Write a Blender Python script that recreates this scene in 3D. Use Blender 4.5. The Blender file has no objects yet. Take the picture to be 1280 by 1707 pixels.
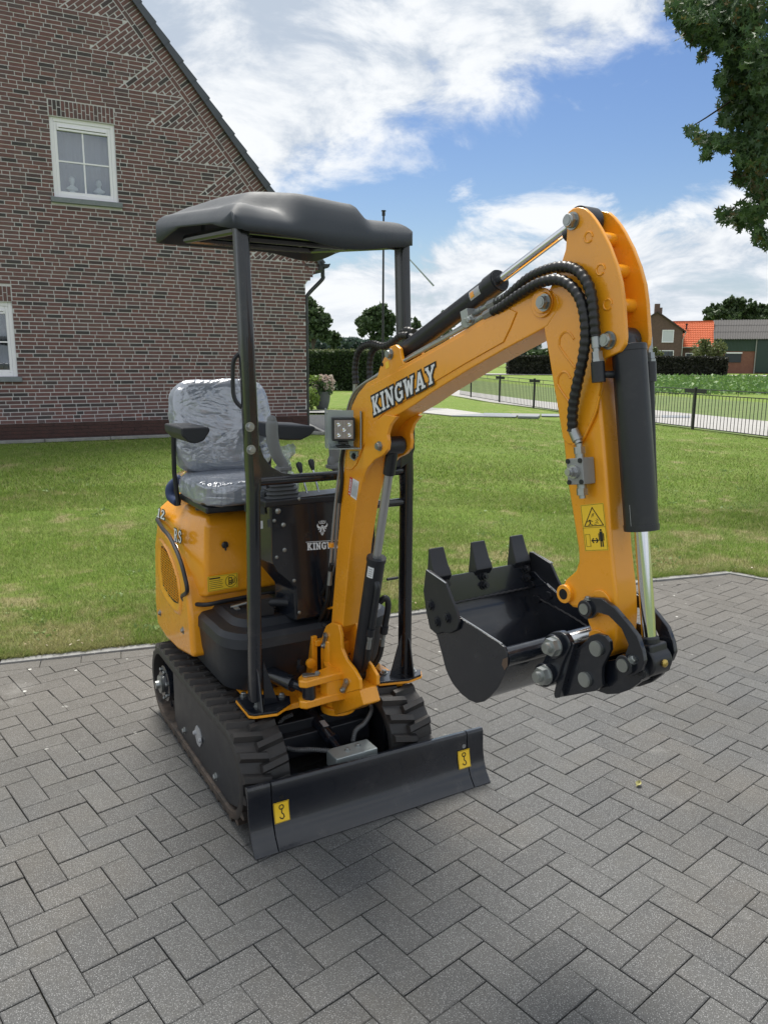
import bpy, math, random
import numpy as np
from mathutils import Vector, Matrix, noise
random.seed(7); np.random.seed(7)
rad = math.radians
SC = bpy.context.scene
COL = SC.collection

# ------------------------------------------------------------------ camera
FPX, PITCH, ROLL, HCAM = 1290.0, rad(11.0), rad(0.35), 1.66
c_f = np.array([0, math.cos(PITCH), -math.sin(PITCH)])
c_r = np.array([1.0, 0, 0]); c_u = np.cross(c_r, c_f)
c_r2 = math.cos(ROLL)*c_r + math.sin(ROLL)*c_u
c_u2 = -math.sin(ROLL)*c_r + math.cos(ROLL)*c_u
CAM = np.array([0, 0, HCAM])
cam = bpy.data.cameras.new('camera'); camo = bpy.data.objects.new('camera', cam); COL.objects.link(camo)
cam.sensor_fit = 'HORIZONTAL'; cam.sensor_width = 36.0; cam.lens = 36.0*FPX/1280.0
cam.clip_start = 0.05; cam.clip_end = 3000
Mx = Matrix.Identity(4)
for i in range(3):
    Mx[i][0] = c_r2[i]; Mx[i][1] = c_u2[i]; Mx[i][2] = -c_f[i]; Mx[i][3] = CAM[i]
camo.matrix_world = Mx
SC.camera = camo

# ------------------------------------------------------------------ world, sun, exposure
SUN_AZ = np.array([-0.25, 0.968]); SUN_EL = rad(66)
SUNV = np.array([SUN_AZ[0]*math.cos(SUN_EL), SUN_AZ[1]*math.cos(SUN_EL), math.sin(SUN_EL)])
SUNV /= np.linalg.norm(SUNV)
world = bpy.data.worlds.new('World'); SC.world = world; world.use_nodes = True
wn = world.node_tree.nodes; wl = world.node_tree.links; wn.clear()
def ray(px, py):
    d = c_f + ((px-640)/FPX)*c_r2 + ((853.5-py)/FPX)*c_u2
    return d/np.linalg.norm(d)
def wnode(t, **k):
    n = wn.new(t)
    for a, b in k.items(): setattr(n, a, b)
    return n
def wmath(op, a, b=None, clamp=False):
    n = wnode('ShaderNodeMath', operation=op, use_clamp=clamp)
    for i, x in enumerate((a, b)):
        if x is None: continue
        if isinstance(x, (int, float)): n.inputs[i].default_value = x
        else: wl.new(x, n.inputs[i])
    return n.outputs[0]
def wrange(x, a, b, c=0.0, d=1.0, smooth=True):
    n = wnode('ShaderNodeMapRange', interpolation_type='SMOOTHSTEP' if smooth else 'LINEAR')
    wl.new(x, n.inputs[0])
    for i, v in enumerate((a, b, c, d)): n.inputs[i+1].default_value = v
    return n.outputs[0]
sky = wnode('ShaderNodeTexSky', sky_type='NISHITA', sun_disc=False, sun_elevation=SUN_EL,
            sun_rotation=math.atan2(SUN_AZ[0], SUN_AZ[1]), air_density=1.15, dust_density=0.6, ozone_density=1.6)
tc = wnode('ShaderNodeTexCoord')
sep = wnode('ShaderNodeSeparateXYZ'); wl.new(tc.outputs['Generated'], sep.inputs[0])
zc = wmath('MAXIMUM', sep.outputs[2], 0.03)
zz = wmath('ADD', zc, 0.10)
cx = wmath('DIVIDE', sep.outputs[0], zz); cy = wmath('DIVIDE', sep.outputs[1], zz)
cmb = wnode('ShaderNodeCombineXYZ'); wl.new(cx, cmb.inputs[0]); wl.new(cy, cmb.inputs[1])
def wnoise(scale, det, rough, vec, off=(0, 0, 0), dist=0.0, sc=(1, 1, 1)):
    mp = wnode('ShaderNodeMapping'); wl.new(vec, mp.inputs[0]); mp.inputs['Location'].default_value = off
    mp.inputs['Scale'].default_value = sc
    n = wnode('ShaderNodeTexNoise'); wl.new(mp.outputs[0], n.inputs['Vector'])
    n.inputs['Scale'].default_value = scale; n.inputs['Detail'].default_value = det
    n.inputs['Roughness'].default_value = rough; n.inputs['Distortion'].default_value = dist
    return n.outputs['Fac']
n_big = wnoise(0.9, 9, 0.60, cmb.outputs[0], (3.1, 1.7, 0), 0.25)
n_str = wnoise(2.6, 10, 0.62, cmb.outputs[0], (0.4, 5.2, 0), 0.5, (1.0, 0.55, 1))
n_sph = wnoise(6.5, 10, 0.62, tc.outputs['Generated'], (2.0, 0.3, 0.9), 0.35, (1, 1, 2.0))
# upper cloud deck: one great circle through two picture directions bounds it
q0, q1 = ray(455, 318), ray(1120, 25)
pn = np.cross(q1, q0); pn /= np.linalg.norm(pn)
if pn @ ray(300, 0) < 0: pn = -pn
dt = wnode('ShaderNodeVectorMath', operation='DOT_PRODUCT'); wl.new(tc.outputs['Generated'], dt.inputs[0])
dt.inputs[1].default_value = tuple(pn)
jit = wmath('MULTIPLY', wmath('SUBTRACT', n_str, 0.5), 0.11)
jit2 = wmath('MULTIPLY', wmath('SUBTRACT', n_sph, 0.5), 0.24)
deck = wrange(wmath('ADD', wmath('ADD', dt.outputs['Value'], jit), jit2), -0.035, 0.040)
# lower bank of cloud near the horizon
low = wmath('ADD', wmath('MULTIPLY', wmath('SUBTRACT', n_sph, 0.5), 0.36), wmath('MULTIPLY', sep.outputs[2], -1.0))
low = wmath('ADD', low, wmath('MULTIPLY', sep.outputs[0], 0.10))
low = wrange(low, -0.165, -0.100)
gap = wrange(n_sph, 0.36, 0.50)
low = wmath('MULTIPLY', low, wmath('ADD', wmath('MULTIPLY', gap, 0.35), 0.65))
wis = wmath('MULTIPLY', wrange(n_big, 0.78, 0.92), 0.2)
cov = wmath('MAXIMUM', wmath('MAXIMUM', deck, low), wis, clamp=True)
shade = wrange(wmath('ADD', wmath('MULTIPLY', n_big, 0.15), wmath('MULTIPLY', n_sph, 0.85)), 0.38, 0.58)
cr = wnode('ShaderNodeMix', data_type='RGBA'); wl.new(shade, cr.inputs[0])
cr.inputs[6].default_value = (0.50, 0.575, 0.68, 1); cr.inputs[7].default_value = (0.90, 0.925, 0.95, 1)
bg1 = wnode('ShaderNodeBackground'); hs = wnode('ShaderNodeHueSaturation'); hs.inputs['Saturation'].default_value = 1.25; hs.inputs['Hue'].default_value = 0.512; wl.new(sky.outputs[0], hs.inputs['Color']); wl.new(hs.outputs[0], bg1.inputs[0]); bg1.inputs[1].default_value = 0.062
bg2 = wnode('ShaderNodeBackground'); wl.new(cr.outputs[2], bg2.inputs[0]); bg2.inputs[1].default_value = 0.60
mx = wnode('ShaderNodeMixShader'); wl.new(cov, mx.inputs[0]); wl.new(bg1.outputs[0], mx.inputs[1]); wl.new(bg2.outputs[0], mx.inputs[2])
wo = wnode('ShaderNodeOutputWorld'); wl.new(mx.outputs[0], wo.inputs[0])
sl = bpy.data.lights.new('sun', 'SUN'); sl.energy = 3.3; sl.angle = rad(22.0); sl.color = (1.0, 0.955, 0.88)
so = bpy.data.objects.new('sun', sl); COL.objects.link(so)
so.rotation_euler = Vector(SUNV.tolist()).to_track_quat('Z', 'Y').to_euler()
so.location = (-6, 8, 14)
vs = SC.view_settings; vs.view_transform = 'Standard'; vs.look = 'None'; vs.gamma = 1.0; vs.use_curve_mapping = False
vs.exposure = 0.84
SC.cycles.max_bounces = 8; SC.cycles.transparent_max_bounces = 12; SC.cycles.use_denoising = True

# ------------------------------------------------------------------ helpers: picture ray -> place
def hit_plane(px, py, p, n):
    d = ray(px, py); p = np.array(p, float); n = np.array(n, float)
    return CAM + d*(((p-CAM) @ n)/(d @ n))
HA = rad(28.0); HN = np.array([-math.sin(HA), math.cos(HA), 0]); HT = np.array([math.cos(HA), math.sin(HA), 0]); HD = 13.9
def sstep(x): x = np.clip(x, 0, 1); return x*x*(3-2*x)
def ground_z(x, y):
    nd = -math.sin(HA)*x + math.cos(HA)*y
    a = 0.35*sstep((nd-5.2)/(13.2-5.2))*(1-sstep((x-0.5)/6.0))
    b = 0.5*sstep((y-45)/45.0)
    return a + b*(1-a/0.35*0.7)
def hit_ground(px, py, dz=0.0):
    d = ray(px, py); t = 1.0; prev = t
    while t < 900:
        P = CAM + d*t
        if P[2] < ground_z(P[0], P[1]) + dz: break
        prev = t; t *= 1.01
    a, b = prev, t
    for _ in range(40):
        m = (a+b)/2; P = CAM+d*m
        if P[2] < ground_z(P[0], P[1])+dz: b = m
        else: a = m
    return CAM+d*b
def at_depth(px, py, Y):
    d = ray(px, py); return CAM+d*(Y/d[1])
def project(P):
    P = np.atleast_2d(np.array(P, float))-CAM; z = P @ c_f
    return np.stack([640+FPX*(P @ c_r2)/z, 853.5-FPX*(P @ c_u2)/z, z], 1)

# ------------------------------------------------------------------ mesh builder
def nrm(v):
    v = np.array(v, float); l = np.linalg.norm(v); return v/l if l > 1e-12 else v
def frame_of(d):
    d = nrm(d); a = np.array([0, 0, 1.0]) if abs(d[2]) < 0.9 else np.array([1.0, 0, 0])
    x = nrm(np.cross(a, d)); y = np.cross(d, x); return x, y, d
class MB:
    def __init__(s): s.v = []; s.f = []; s.mi = []; s.cur = 0
    def add(s, vs, fs):
        b = len(s.v); s.v.extend([tuple(map(float, p)) for p in vs])
        for f in fs: s.f.append(tuple(b+i for i in f)); s.mi.append(s.cur)
        return s
    def box(s, c, size, ax=None):
        c = np.array(c, float); ax = ax or (np.array([1, 0, 0.]), np.array([0, 1, 0.]), np.array([0, 0, 1.]))
        h = [np.array(a, float)*k/2 for a, k in zip(ax, size)]
        vs = [c+i*h[0]+j*h[1]+k*h[2] for k in (-1, 1) for j in (-1, 1) for i in (-1, 1)]
        return s.add(vs, [(0, 2, 3, 1), (4, 5, 7, 6), (0, 1, 5, 4), (2, 6, 7, 3), (0, 4, 6, 2), (1, 3, 7, 5)])
    def prism(s, lo, hi):
        n = len(lo)
        return s.add(list(lo)+list(hi), [tuple(range(n))[::-1], tuple(range(n, 2*n))] +
                     [(i, (i+1) % n, n+(i+1) % n, n+i) for i in range(n)])
    def cyl(s, p0, p1, r, seg=16, r2=None, cap=True):
        p0 = np.array(p0, float); p1 = np.array(p1, float); r2 = r if r2 is None else r2
        x, y, d = frame_of(p1-p0); vs = []
        for p, q in ((p0, r), (p1, r2)):
            for i in range(seg):
                a = 2*math.pi*i/seg; vs.append(p+x*math.cos(a)*q+y*math.sin(a)*q)
        fs = [(i, (i+1) % seg, seg+(i+1) % seg, seg+i) for i in range(seg)]
        if cap: fs += [tuple(range(seg))[::-1], tuple(range(seg, 2*seg))]
        return s.add(vs, fs)
    def lathe(s, prof, o, d, seg=20):
        x, y, d = frame_of(d); o = np.array(o, float); vs = []; fs = []
        for r, h in prof:
            for i in range(seg):
                a = 2*math.pi*i/seg; vs.append(o+d*h+x*math.cos(a)*r+y*math.sin(a)*r)
        n = len(prof)
        for k in range(n-1):
            for i in range(seg):
                fs.append((k*seg+i, k*seg+(i+1) % seg, (k+1)*seg+(i+1) % seg, (k+1)*seg+i))
        fs += [tuple(range(seg))[::-1], tuple(range((n-1)*seg, n*seg))]
        return s.add(vs, fs)
    def tube(s, pts, r, seg=8, rfun=None, cap=True):
        pts = [np.array(p, float) for p in pts]; n = len(pts); vs = []; fs = []
        t = [nrm(pts[min(i+1, n-1)]-pts[max(i-1, 0)]) for i in range(n)]
        x, y, _ = frame_of(t[0])
        for i in range(n):
            x = nrm(x - t[i]*(x @ t[i])); y = np.cross(t[i], x)
            rr = r if rfun is None else rfun(i)
            for k in range(seg):
                a = 2*math.pi*k/seg; vs.append(pts[i]+x*math.cos(a)*rr+y*math.sin(a)*rr)
        for i in range(n-1):
            for k in range(seg): fs.append((i*seg+k, i*seg+(k+1) % seg, (i+1)*seg+(k+1) % seg, (i+1)*seg+k))
        if cap: fs += [tuple(range(seg))[::-1], tuple(range((n-1)*seg, n*seg))]
        return s.add(vs, fs)
    def bolt(s, p, d, r=0.011, h=0.008, washer=True):
        p = np.array(p, float); d = nrm(d)
        if washer: s.cyl(p, p+d*0.002, r*1.45, 16); p = p+d*0.002
        s.cyl(p, p+d*h*0.8, r*1.05, 6); s.cyl(p+d*h*0.8, p+d*h, r*1.0, 6, r2=r*0.8)
        s.cyl(p+d*h, p+d*(h+0.0008), r*0.45, 10)
        return s
    def grid(s, P):
        n, m = len(P), len(P[0]); vs = [p for row in P for p in row]
        return s.add(vs, [(i*m+j, (i+1)*m+j, (i+1)*m+j+1, i*m+j+1) for i in range(n-1) for j in range(m-1)])
    def sphere(s, c, r, n=8, m=12, sc=(1, 1, 1)):
        c = np.array(c, float); vs = [c+np.array([0, 0, r*sc[2]])]
        for i in range(1, n):
            for j in range(m):
                a, b = math.pi*i/n, 2*math.pi*j/m
                vs.append(c+np.array([math.sin(a)*math.cos(b)*sc[0], math.sin(a)*math.sin(b)*sc[1], math.cos(a)*sc[2]])*r)
        vs.append(c-np.array([0, 0, r*sc[2]])); L = len(vs)-1
        fs = [(0, 1+j, 1+(j+1) % m) for j in range(m)]
        for i in range(n-2):
            for j in range(m): fs.append((1+i*m+j, 1+(i+1)*m+j, 1+(i+1)*m+(j+1) % m, 1+i*m+(j+1) % m))
        fs += [(1+(n-2)*m+j, L, 1+(n-2)*m+(j+1) % m) for j in range(m)]
        return s.add(vs, fs)
    def build(s, name, mats, parent=None, bevel=0.0, seg=2, angle=35, smooth=True, sub=0, loc=None):
        me = bpy.data.meshes.new(name); me.from_pydata(s.v, [], s.f)
        mats = mats if isinstance(mats, (list, tuple)) else [mats]
        for m in mats: me.materials.append(m)
        if len(mats) > 1: me.polygons.foreach_set('material_index', s.mi)
        if smooth:
            me.polygons.foreach_set('use_smooth', [True]*len(s.f))
            if not bevel: me.set_sharp_from_angle(angle=rad(angle))
        me.validate(); me.update()
        o = bpy.data.objects.new(name, me); COL.objects.link(o)
        if parent: o.parent = parent
        if loc is not None: o.location = loc
        if sub:
            m = o.modifiers.new('sub', 'SUBSURF'); m.levels = sub; m.render_levels = sub
        if bevel:
            m = o.modifiers.new('bevel', 'BEVEL'); m.width = bevel; m.segments = seg; m.limit_method = 'ANGLE'
            m.angle_limit = rad(30); m.harden_normals = True; m.miter_outer = 'MITER_ARC'
        return o
def recalc(o):
    import bmesh
    b = bmesh.new(); b.from_mesh(o.data); bmesh.ops.recalc_face_normals(b, faces=b.faces); b.to_mesh(o.data); b.free(); return o
def spline(pts, n=8):
    pts = [np.array(p, float) for p in pts]; P = [2*pts[0]-pts[1]]+pts+[2*pts[-1]-pts[-2]]; out = []
    for i in range(1, len(P)-2):
        for k in range(n):
            t = k/n; a, b, c, d = P[i-1], P[i], P[i+1], P[i+2]
            out.append(0.5*((2*b)+(-a+c)*t+(2*a-5*b+4*c-d)*t*t+(-a+3*b-3*c+d)*t**3))
    out.append(pts[-1]); return out
def resample(pts, step):
    pts = [np.array(p) for p in pts]; out = [pts[0]]; acc = 0
    for a, b in zip(pts[:-1], pts[1:]):
        L = np.linalg.norm(b-a)
        while acc+L >= step:
            t = (step-acc)/L; a = a+(b-a)*t; out.append(a); L = np.linalg.norm(b-a); acc = 0
        acc += L
    out.append(pts[-1]); return out
def empty(name, loc, rz=0, label=None, cat=None, group=None):
    o = bpy.data.objects.new(name, None); COL.objects.link(o); o.location = [float(c) for c in loc]; o.rotation_euler = (0, 0, rz)
    tag(o, label, cat, group); return o
def tag(o, label=None, cat=None, group=None, kind=None):
    if label: o['label'] = label
    if cat: o['category'] = cat
    if group: o['group'] = group
    if kind: o['kind'] = kind
    return o
def np_mesh(name, V, F, mat, k=3, parent=None, tint=None):
    me = bpy.data.meshes.new(name); V = np.asarray(V, np.float32); F = np.asarray(F, np.int32)
    me.vertices.add(len(V)); me.vertices.foreach_set('co', V.ravel())
    me.loops.add(F.size); me.loops.foreach_set('vertex_index', F.ravel())
    me.polygons.add(len(F)); me.polygons.foreach_set('loop_start', np.arange(0, F.size, k, dtype=np.int32))
    me.polygons.foreach_set('loop_total', np.full(len(F), k, dtype=np.int32))
    me.update(calc_edges=True)
    if tint is not None:
        a = me.attributes.new('tint', 'FLOAT', 'FACE'); a.data.foreach_set('value', np.asarray(tint, np.float32))
    me.materials.append(mat)
    o = bpy.data.objects.new(name, me); COL.objects.link(o)
    if parent: o.parent = parent
    return o

# ------------------------------------------------------------------ materials
class NT:
    def __init__(s, name):
        s.m = bpy.data.materials.new(name); s.m.use_nodes = True; s.n = s.m.node_tree.nodes; s.l = s.m.node_tree.links
        s.b = s.n['Principled BSDF']; s._pos = None
    def node(s, t, **k):
        n = s.n.new(t)
        for a, b in k.items(): setattr(n, a, b)
        return n
    def put(s, inp, v):
        if isinstance(v, (int, float, tuple)): inp.default_value = v
        else: s.l.new(v, inp)
    def pos(s, obj=False):
        if obj: return s.node('ShaderNodeTexCoord').outputs['Object']
        if s._pos is None: s._pos = s.node('ShaderNodeNewGeometry').outputs['Position']
        return s._pos
    def noise(s, scale, det=4, rough=0.55, vec=None, dist=0, sc=None):
        n = s.node('ShaderNodeTexNoise'); v = vec or s.pos()
        if sc:
            mp = s.node('ShaderNodeMapping'); s.l.new(v, mp.inputs[0]); mp.inputs['Scale'].default_value = sc; v = mp.outputs[0]
        s.l.new(v, n.inputs['Vector'])
        n.inputs['Scale'].default_value = scale; n.inputs['Detail'].default_value = det; n.inputs['Roughness'].default_value = rough
        n.inputs['Distortion'].default_value = dist
        return n.outputs['Fac']
    def vor(s, scale, vec=None, feature='F1', out='Distance', rnd=1.0, dim='3D'):
        n = s.node('ShaderNodeTexVoronoi', feature=feature, voronoi_dimensions=dim); s.l.new(vec or s.pos(), n.inputs['Vector'])
        n.inputs['Scale'].default_value = scale; n.inputs['Randomness'].default_value = rnd
        return n.outputs[out]
    def rng(s, x, a, b, c=0.0, d=1.0, sm=False):
        n = s.node('ShaderNodeMapRange', interpolation_type='SMOOTHSTEP' if sm else 'LINEAR'); s.l.new(x, n.inputs[0])
        for i, v in enumerate((a, b, c, d)): n.inputs[i+1].default_value = v
        return n.outputs[0]
    def math(s, op, a, b=None, clamp=False):
        n = s.node('ShaderNodeMath', operation=op, use_clamp=clamp); s.put(n.inputs[0], a)
        if b is not None: s.put(n.inputs[1], b)
        return n.outputs[0]
    def mix(s, f, a, b, mode='MIX'):
        n = s.node('ShaderNodeMix', data_type='RGBA', blend_type=mode); s.put(n.inputs[0], f)
        for i, c in ((6, a), (7, b)):
            if isinstance(c, tuple): n.inputs[i].default_value = (*c[:3], 1)
            else: s.l.new(c, n.inputs[i])
        return n.outputs[2]
    def ramp(s, f, stops):
        n = s.node('ShaderNodeValToRGB'); s.l.new(f, n.inputs[0]); e = n.color_ramp.elements
        while len(e) < len(stops): e.new(0.5)
        for i, (p, c) in enumerate(stops): e[i].position = p; e[i].color = (*c, 1)
        return n.outputs[0]
    def bump(s, h, strength=0.3, dist=0.002, normal=None):
        n = s.node('ShaderNodeBump'); n.inputs['Strength'].default_value = strength; n.inputs['Distance'].default_value = dist
        s.l.new(h, n.inputs['Height'])
        if normal: s.l.new(normal, n.inputs['Normal'])
        s.l.new(n.outputs[0], s.b.inputs['Normal']); return n.outputs[0]
    def set(s, **k):
        mp = dict(color='Base Color', rough='Roughness', metal='Metallic', spec='Specular IOR Level', coat='Coat Weight',
                  coatr='Coat Roughness', alpha='Alpha', trans='Transmission Weight', sheen='Sheen Weight', sub='Subsurface Weight')
        for a, v in k.items():
            i = s.b.inputs[mp[a]]
            if isinstance(v, tuple): i.default_value = (*v[:3], 1)
            elif isinstance(v, (int, float)): i.default_value = v
            else: s.l.new(v, i)
        return s
def paint(name, col, rough=0.35, coat=0.3, var=0.06, bump=0.08, scale=60, dust=0.0, metal=0.0, dcol=(0.23, 0.21, 0.19)):
    t = NT(name); v = t.pos(True)
    n = t.noise(6, 5, 0.6, v); n2 = t.noise(scale, 3, 0.6, v)
    c2 = tuple(min(1, x*(1-var*2.2)) for x in col); c3 = tuple(min(1, x*(1+var)) for x in col)
    c = t.mix(n, c2, c3)
    if dust:
        d = t.rng(t.noise(14, 8, 0.7, v), 0.50, 0.78, 0, dust, True); c = t.mix(d, c, dcol)
    t.set(color=c, rough=t.rng(n, 0.3, 0.7, rough*0.85, min(1, rough*1.2)), metal=metal, coat=coat, coatr=0.08)
    if bump: t.bump(n2, bump, 0.001)
    return t.m
M = {}
M['orange'] = paint('orange_paint', (0.90, 0.365, 0.014), 0.27, 0.55, 0.06, 0.22, 70, dust=0.07, dcol=(.42, .27, .12))
M['black'] = paint('black_paint', (0.0095, 0.0120, 0.0190), 0.24, 0.45, 0.2, 0.15, 150, dust=0.10)
M['satin'] = paint('satin_black', (0.012, 0.0140, 0.0195), 0.42, 0.1, 0.2, 0.15, 200, dust=0.06)
M['plastic'] = paint('moulded_plastic', (0.017, 0.0200, 0.027), 0.50, 0.0, 0.15, 0.35, 420, dust=0.06)
M['canopy'] = paint('canopy_plastic', (0.036, 0.044, 0.056), 0.58, 0.0, 0.12, 0.45, 500, dust=0.05)
M['rubber'] = paint('rubber', (0.022, 0.022, 0.023), 0.62, 0.0, 0.3, 0.4, 90, dust=0.30, dcol=(0.11, 0.092, 0.075))
M['rubber_dusty'] = paint('dusty_rubber', (0.035, 0.030, 0.027), 0.75, 0.0, 0.3, 0.4, 60, dust=0.75, dcol=(0.16, 0.115, 0.085))
M['hose'] = paint('hose_rubber', (0.013, 0.013, 0.014), 0.38, 0.0, 0.2, 0.1)
M['grey'] = paint('grey_plastic', (0.20, 0.21, 0.215), 0.55, 0.0, 0.08, 0.2, 300)
M['boot'] = paint('grey_rubber_boot', (0.085, 0.09, 0.095), 0.6, 0.0, 0.1, 0.1)
M['zinc'] = paint('zinc', (0.42, 0.44, 0.435), 0.36, 0.0, 0.25, 0.15, 40, metal=0.9)
M['galv'] = paint('galvanised', (0.42, 0.47, 0.47), 0.45, 0.0, 0.2, 0.1, 30, metal=0.55)
M['steel'] = paint('bright_steel', (0.62, 0.63, 0.64), 0.25, 0.0, 0.1, 0.05, metal=1.0)
M['chrome'] = paint('chrome', (0.74, 0.75, 0.78), 0.10, 0.0, 0.03, 0.0, metal=1.0)
M['dullrod'] = paint('dull_rod', (0.46, 0.47, 0.48), 0.30, 0.0, 0.05, 0.0, metal=0.8)
M['brass'] = paint('brass', (0.55, 0.40, 0.12), 0.35, 0.0, metal=0.9)
M['white'] = paint('white_print', (0.78, 0.80, 0.82), 0.45, 0.1, 0.03, 0.0)
M['ink'] = paint('black_print', (0.012, 0.012, 0.012), 0.5, 0.0, 0.1, 0.0)
M['yellow'] = paint('yellow_sticker', (0.93, 0.60, 0.03), 0.40, 0.2, 0.03, 0.0)
M['red'] = paint('red_sticker', (0.62, 0.025, 0.02), 0.4, 0.2, 0.03, 0.0)
M['silver'] = paint('silver_sticker', (0.45, 0.46, 0.48), 0.4, 0.0, 0.05, 0.0, metal=0.4)
M['weld'] = paint('black_weld', (0.03, 0.03, 0.033), 0.45, 0.0, 0.2, 0.6, 200)
M['woodtan'] = paint('tan_seat_base', (0.34, 0.17, 0.08), 0.6, 0.0)
M['dark'] = paint('hollow_shade', (0.006, 0.006, 0.006), 0.8, 0.0)  # near-black colour stands in for shade inside holes and hollows
M['bluecloth'] = paint('blue_belt', (0.03, 0.05, 0.12), 0.7, 0.0)
def film():
    t = NT('plastic_film'); v = t.pos(True)
    n = t.noise(2.6, 3, 0.5, v, 2.2, (1, 1.4, 0.6)); r = t.math('ABSOLUTE', t.math('SUBTRACT', n, 0.5))
    n2 = t.noise(6.5, 2, 0.5, v, 2.0, (1, .55, 1.2)); r2 = t.math('ABSOLUTE', t.math('SUBTRACT', n2, 0.5))
    h = t.math('ADD', t.math('MULTIPLY', r, 2.0), t.math('MULTIPLY', r2, 0.9))
    bn_ = t.node('ShaderNodeBump'); bn_.inputs['Strength'].default_value = 1.0; bn_.inputs['Distance'].default_value = 0.018; t.l.new(h, bn_.inputs['Height'])
    tr = t.node('ShaderNodeBsdfTransparent'); tr.inputs[0].default_value = (.86, .88, .92, 1)
    gl = t.node('ShaderNodeBsdfGlossy'); gl.inputs['Roughness'].default_value = 0.25; gl.inputs['Color'].default_value = (.95, .97, 1, 1); t.l.new(bn_.outputs[0], gl.inputs['Normal'])
    df = t.node('ShaderNodeBsdfDiffuse'); df.inputs[0].default_value = (.42, .46, .54, 1); pass
    m1 = t.node('ShaderNodeMixShader'); m1.inputs[0].default_value = 0.34; t.l.new(df.outputs[0], m1.inputs[1]); t.l.new(gl.outputs[0], m1.inputs[2])
    m2 = t.node('ShaderNodeMixShader'); m2.inputs[0].default_value = 0.66; t.l.new(tr.outputs[0], m2.inputs[1]); t.l.new(m1.outputs[0], m2.inputs[2])
    t.l.new(m2.outputs[0], t.n['Material Output'].inputs[0]); return t.m
M['film'] = film()
def glass(name, tint=(0.93, 0.95, 0.97), fac=0.05):
    m = bpy.data.materials.new(name); m.use_nodes = True; n = m.node_tree.nodes; l = m.node_tree.links; n.clear()
    o = n.new('ShaderNodeOutputMaterial'); a = n.new('ShaderNodeBsdfTransparent'); g = n.new('ShaderNodeBsdfGlossy')
    g.inputs['Roughness'].default_value = 0.02; g.inputs['Color'].default_value = (0.9, 0.95, 1, 1)
    a.inputs['Color'].default_value = (*tint, 1)
    f = n.new('ShaderNodeFresnel'); f.inputs[0].default_value = 1.6
    ma = n.new('ShaderNodeMath'); ma.operation = 'ADD'; ma.inputs[1].default_value = fac; ma.use_clamp = True; l.new(f.outputs[0], ma.inputs[0])
    mi = n.new('ShaderNodeMixShader'); l.new(ma.outputs[0], mi.inputs[0]); l.new(a.outputs[0], mi.inputs[1]); l.new(g.outputs[0], mi.inputs[2])
    l.new(mi.outputs[0], o.inputs[0]); return m
M['glass'] = glass('window_glass')

def tinted(t):
    oi = t.node('ShaderNodeObjectInfo'); at = t.node('ShaderNodeAttribute', attribute_name='tint')
    return t.math('FRACT', t.math('ADD', oi.outputs['Random'], at.outputs['Fac']))
def mat_paver():
    t = NT('concrete_paver'); r = tinted(t); p = t.pos()
    base = t.ramp(r, [(0.0, (0.090, 0.0915, 0.092)), (0.3, (0.102, 0.103, 0.1025)), (0.7, (0.109, 0.110, 0.109)), (1.0, (0.122, 0.1225, 0.120))])
    n = t.noise(1.1, 5, 0.6); warm = t.rng(n, 0.45, 0.72, 0, 0.55, True)
    # the far side near the lawn is browner and paler with lichen
    sp = t.node('ShaderNodeSeparateXYZ'); t.l.new(p, sp.inputs[0])
    far = t.rng(t.math('ADD', t.math('MULTIPLY', sp.outputs[0], -0.40), sp.outputs[1]), 2.9, 4.4, 0.0, 0.72, True)
    c = t.mix(t.math('MAXIMUM', warm, far), base, t.mix(0.45, base, (0.21, 0.175, 0.13)))
    grit = t.noise(260, 3, 0.75); c = t.mix(t.rng(grit, 0.40, 0.66, 0.0, 0.75), c, (0.030, 0.031, 0.033))
    fl = t.vor(210); c = t.mix(t.rng(fl, 0.06, 0.34, 0.68, 0.0), c, (0.44, 0.445, 0.45))
    c = t.mix(t.rng(t.noise(.9, 6, .68), .45, .68, 0, .30, True), c, (0.062, 0.060, 0.054)); c = t.mix(t.rng(t.noise(2.3, 6, .7), .58, .74, 0, .30, True), c, (0.27, 0.265, 0.25)); st = t.noise(9, 6, 0.65); c = t.mix(t.rng(st, 0.5, 0.75, 0, 0.35, True), c, (0.09, 0.088, 0.08))
    li = t.vor(7.0, dim='2D'); lim = t.rng(t.math('ADD', li, t.math('ADD', t.math('MULTIPLY', t.noise(60, 3, 0.6), 0.10), t.math('MULTIPLY', t.noise(5, 2, 0.5), 0.34))), 0.215, 0.245, 1.0, 0.0)
    pick = t.rng(t.vor(7.0, out='Color', dim='2D'), 0.50, 0.54)
    lm = t.math('MULTIPLY', t.math('MULTIPLY', lim, pick), t.math('ADD', t.math('MULTIPLY', far, 1.15), 0.04), True)
    c = t.mix(lm, c, (0.52, 0.52, 0.49))
    t.set(color=c, rough=0.86, spec=0.35)
    t.bump(t.math('ADD', t.math('MULTIPLY', grit, 0.7), t.math('MULTIPLY', t.noise(90, 4, 0.6), 0.7)), 0.55, 0.0016); return t.m
def mat_simple(name, c1, c2, scale=8, rough=0.9, bump=0.4, bd=0.004, fine=None, det=6):
    t = NT(name); n = t.noise(scale, det, 0.65); c = t.mix(t.rng(n, 0.3, 0.7), c1, c2)
    h = n
    if fine:
        f = t.noise(fine, 3, 0.7); c = t.mix(t.rng(f, 0.3, 0.7, 0, 0.5), c, tuple(x*0.45 for x in c1)); h = f
    t.set(color=c, rough=rough); t.bump(h, bump, bd); return t.m
M['paver'] = mat_paver()
M['joint'] = mat_simple('joint_sand', (0.022, 0.024, 0.017), (0.15, 0.14, 0.10), 16, fine=300)
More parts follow.
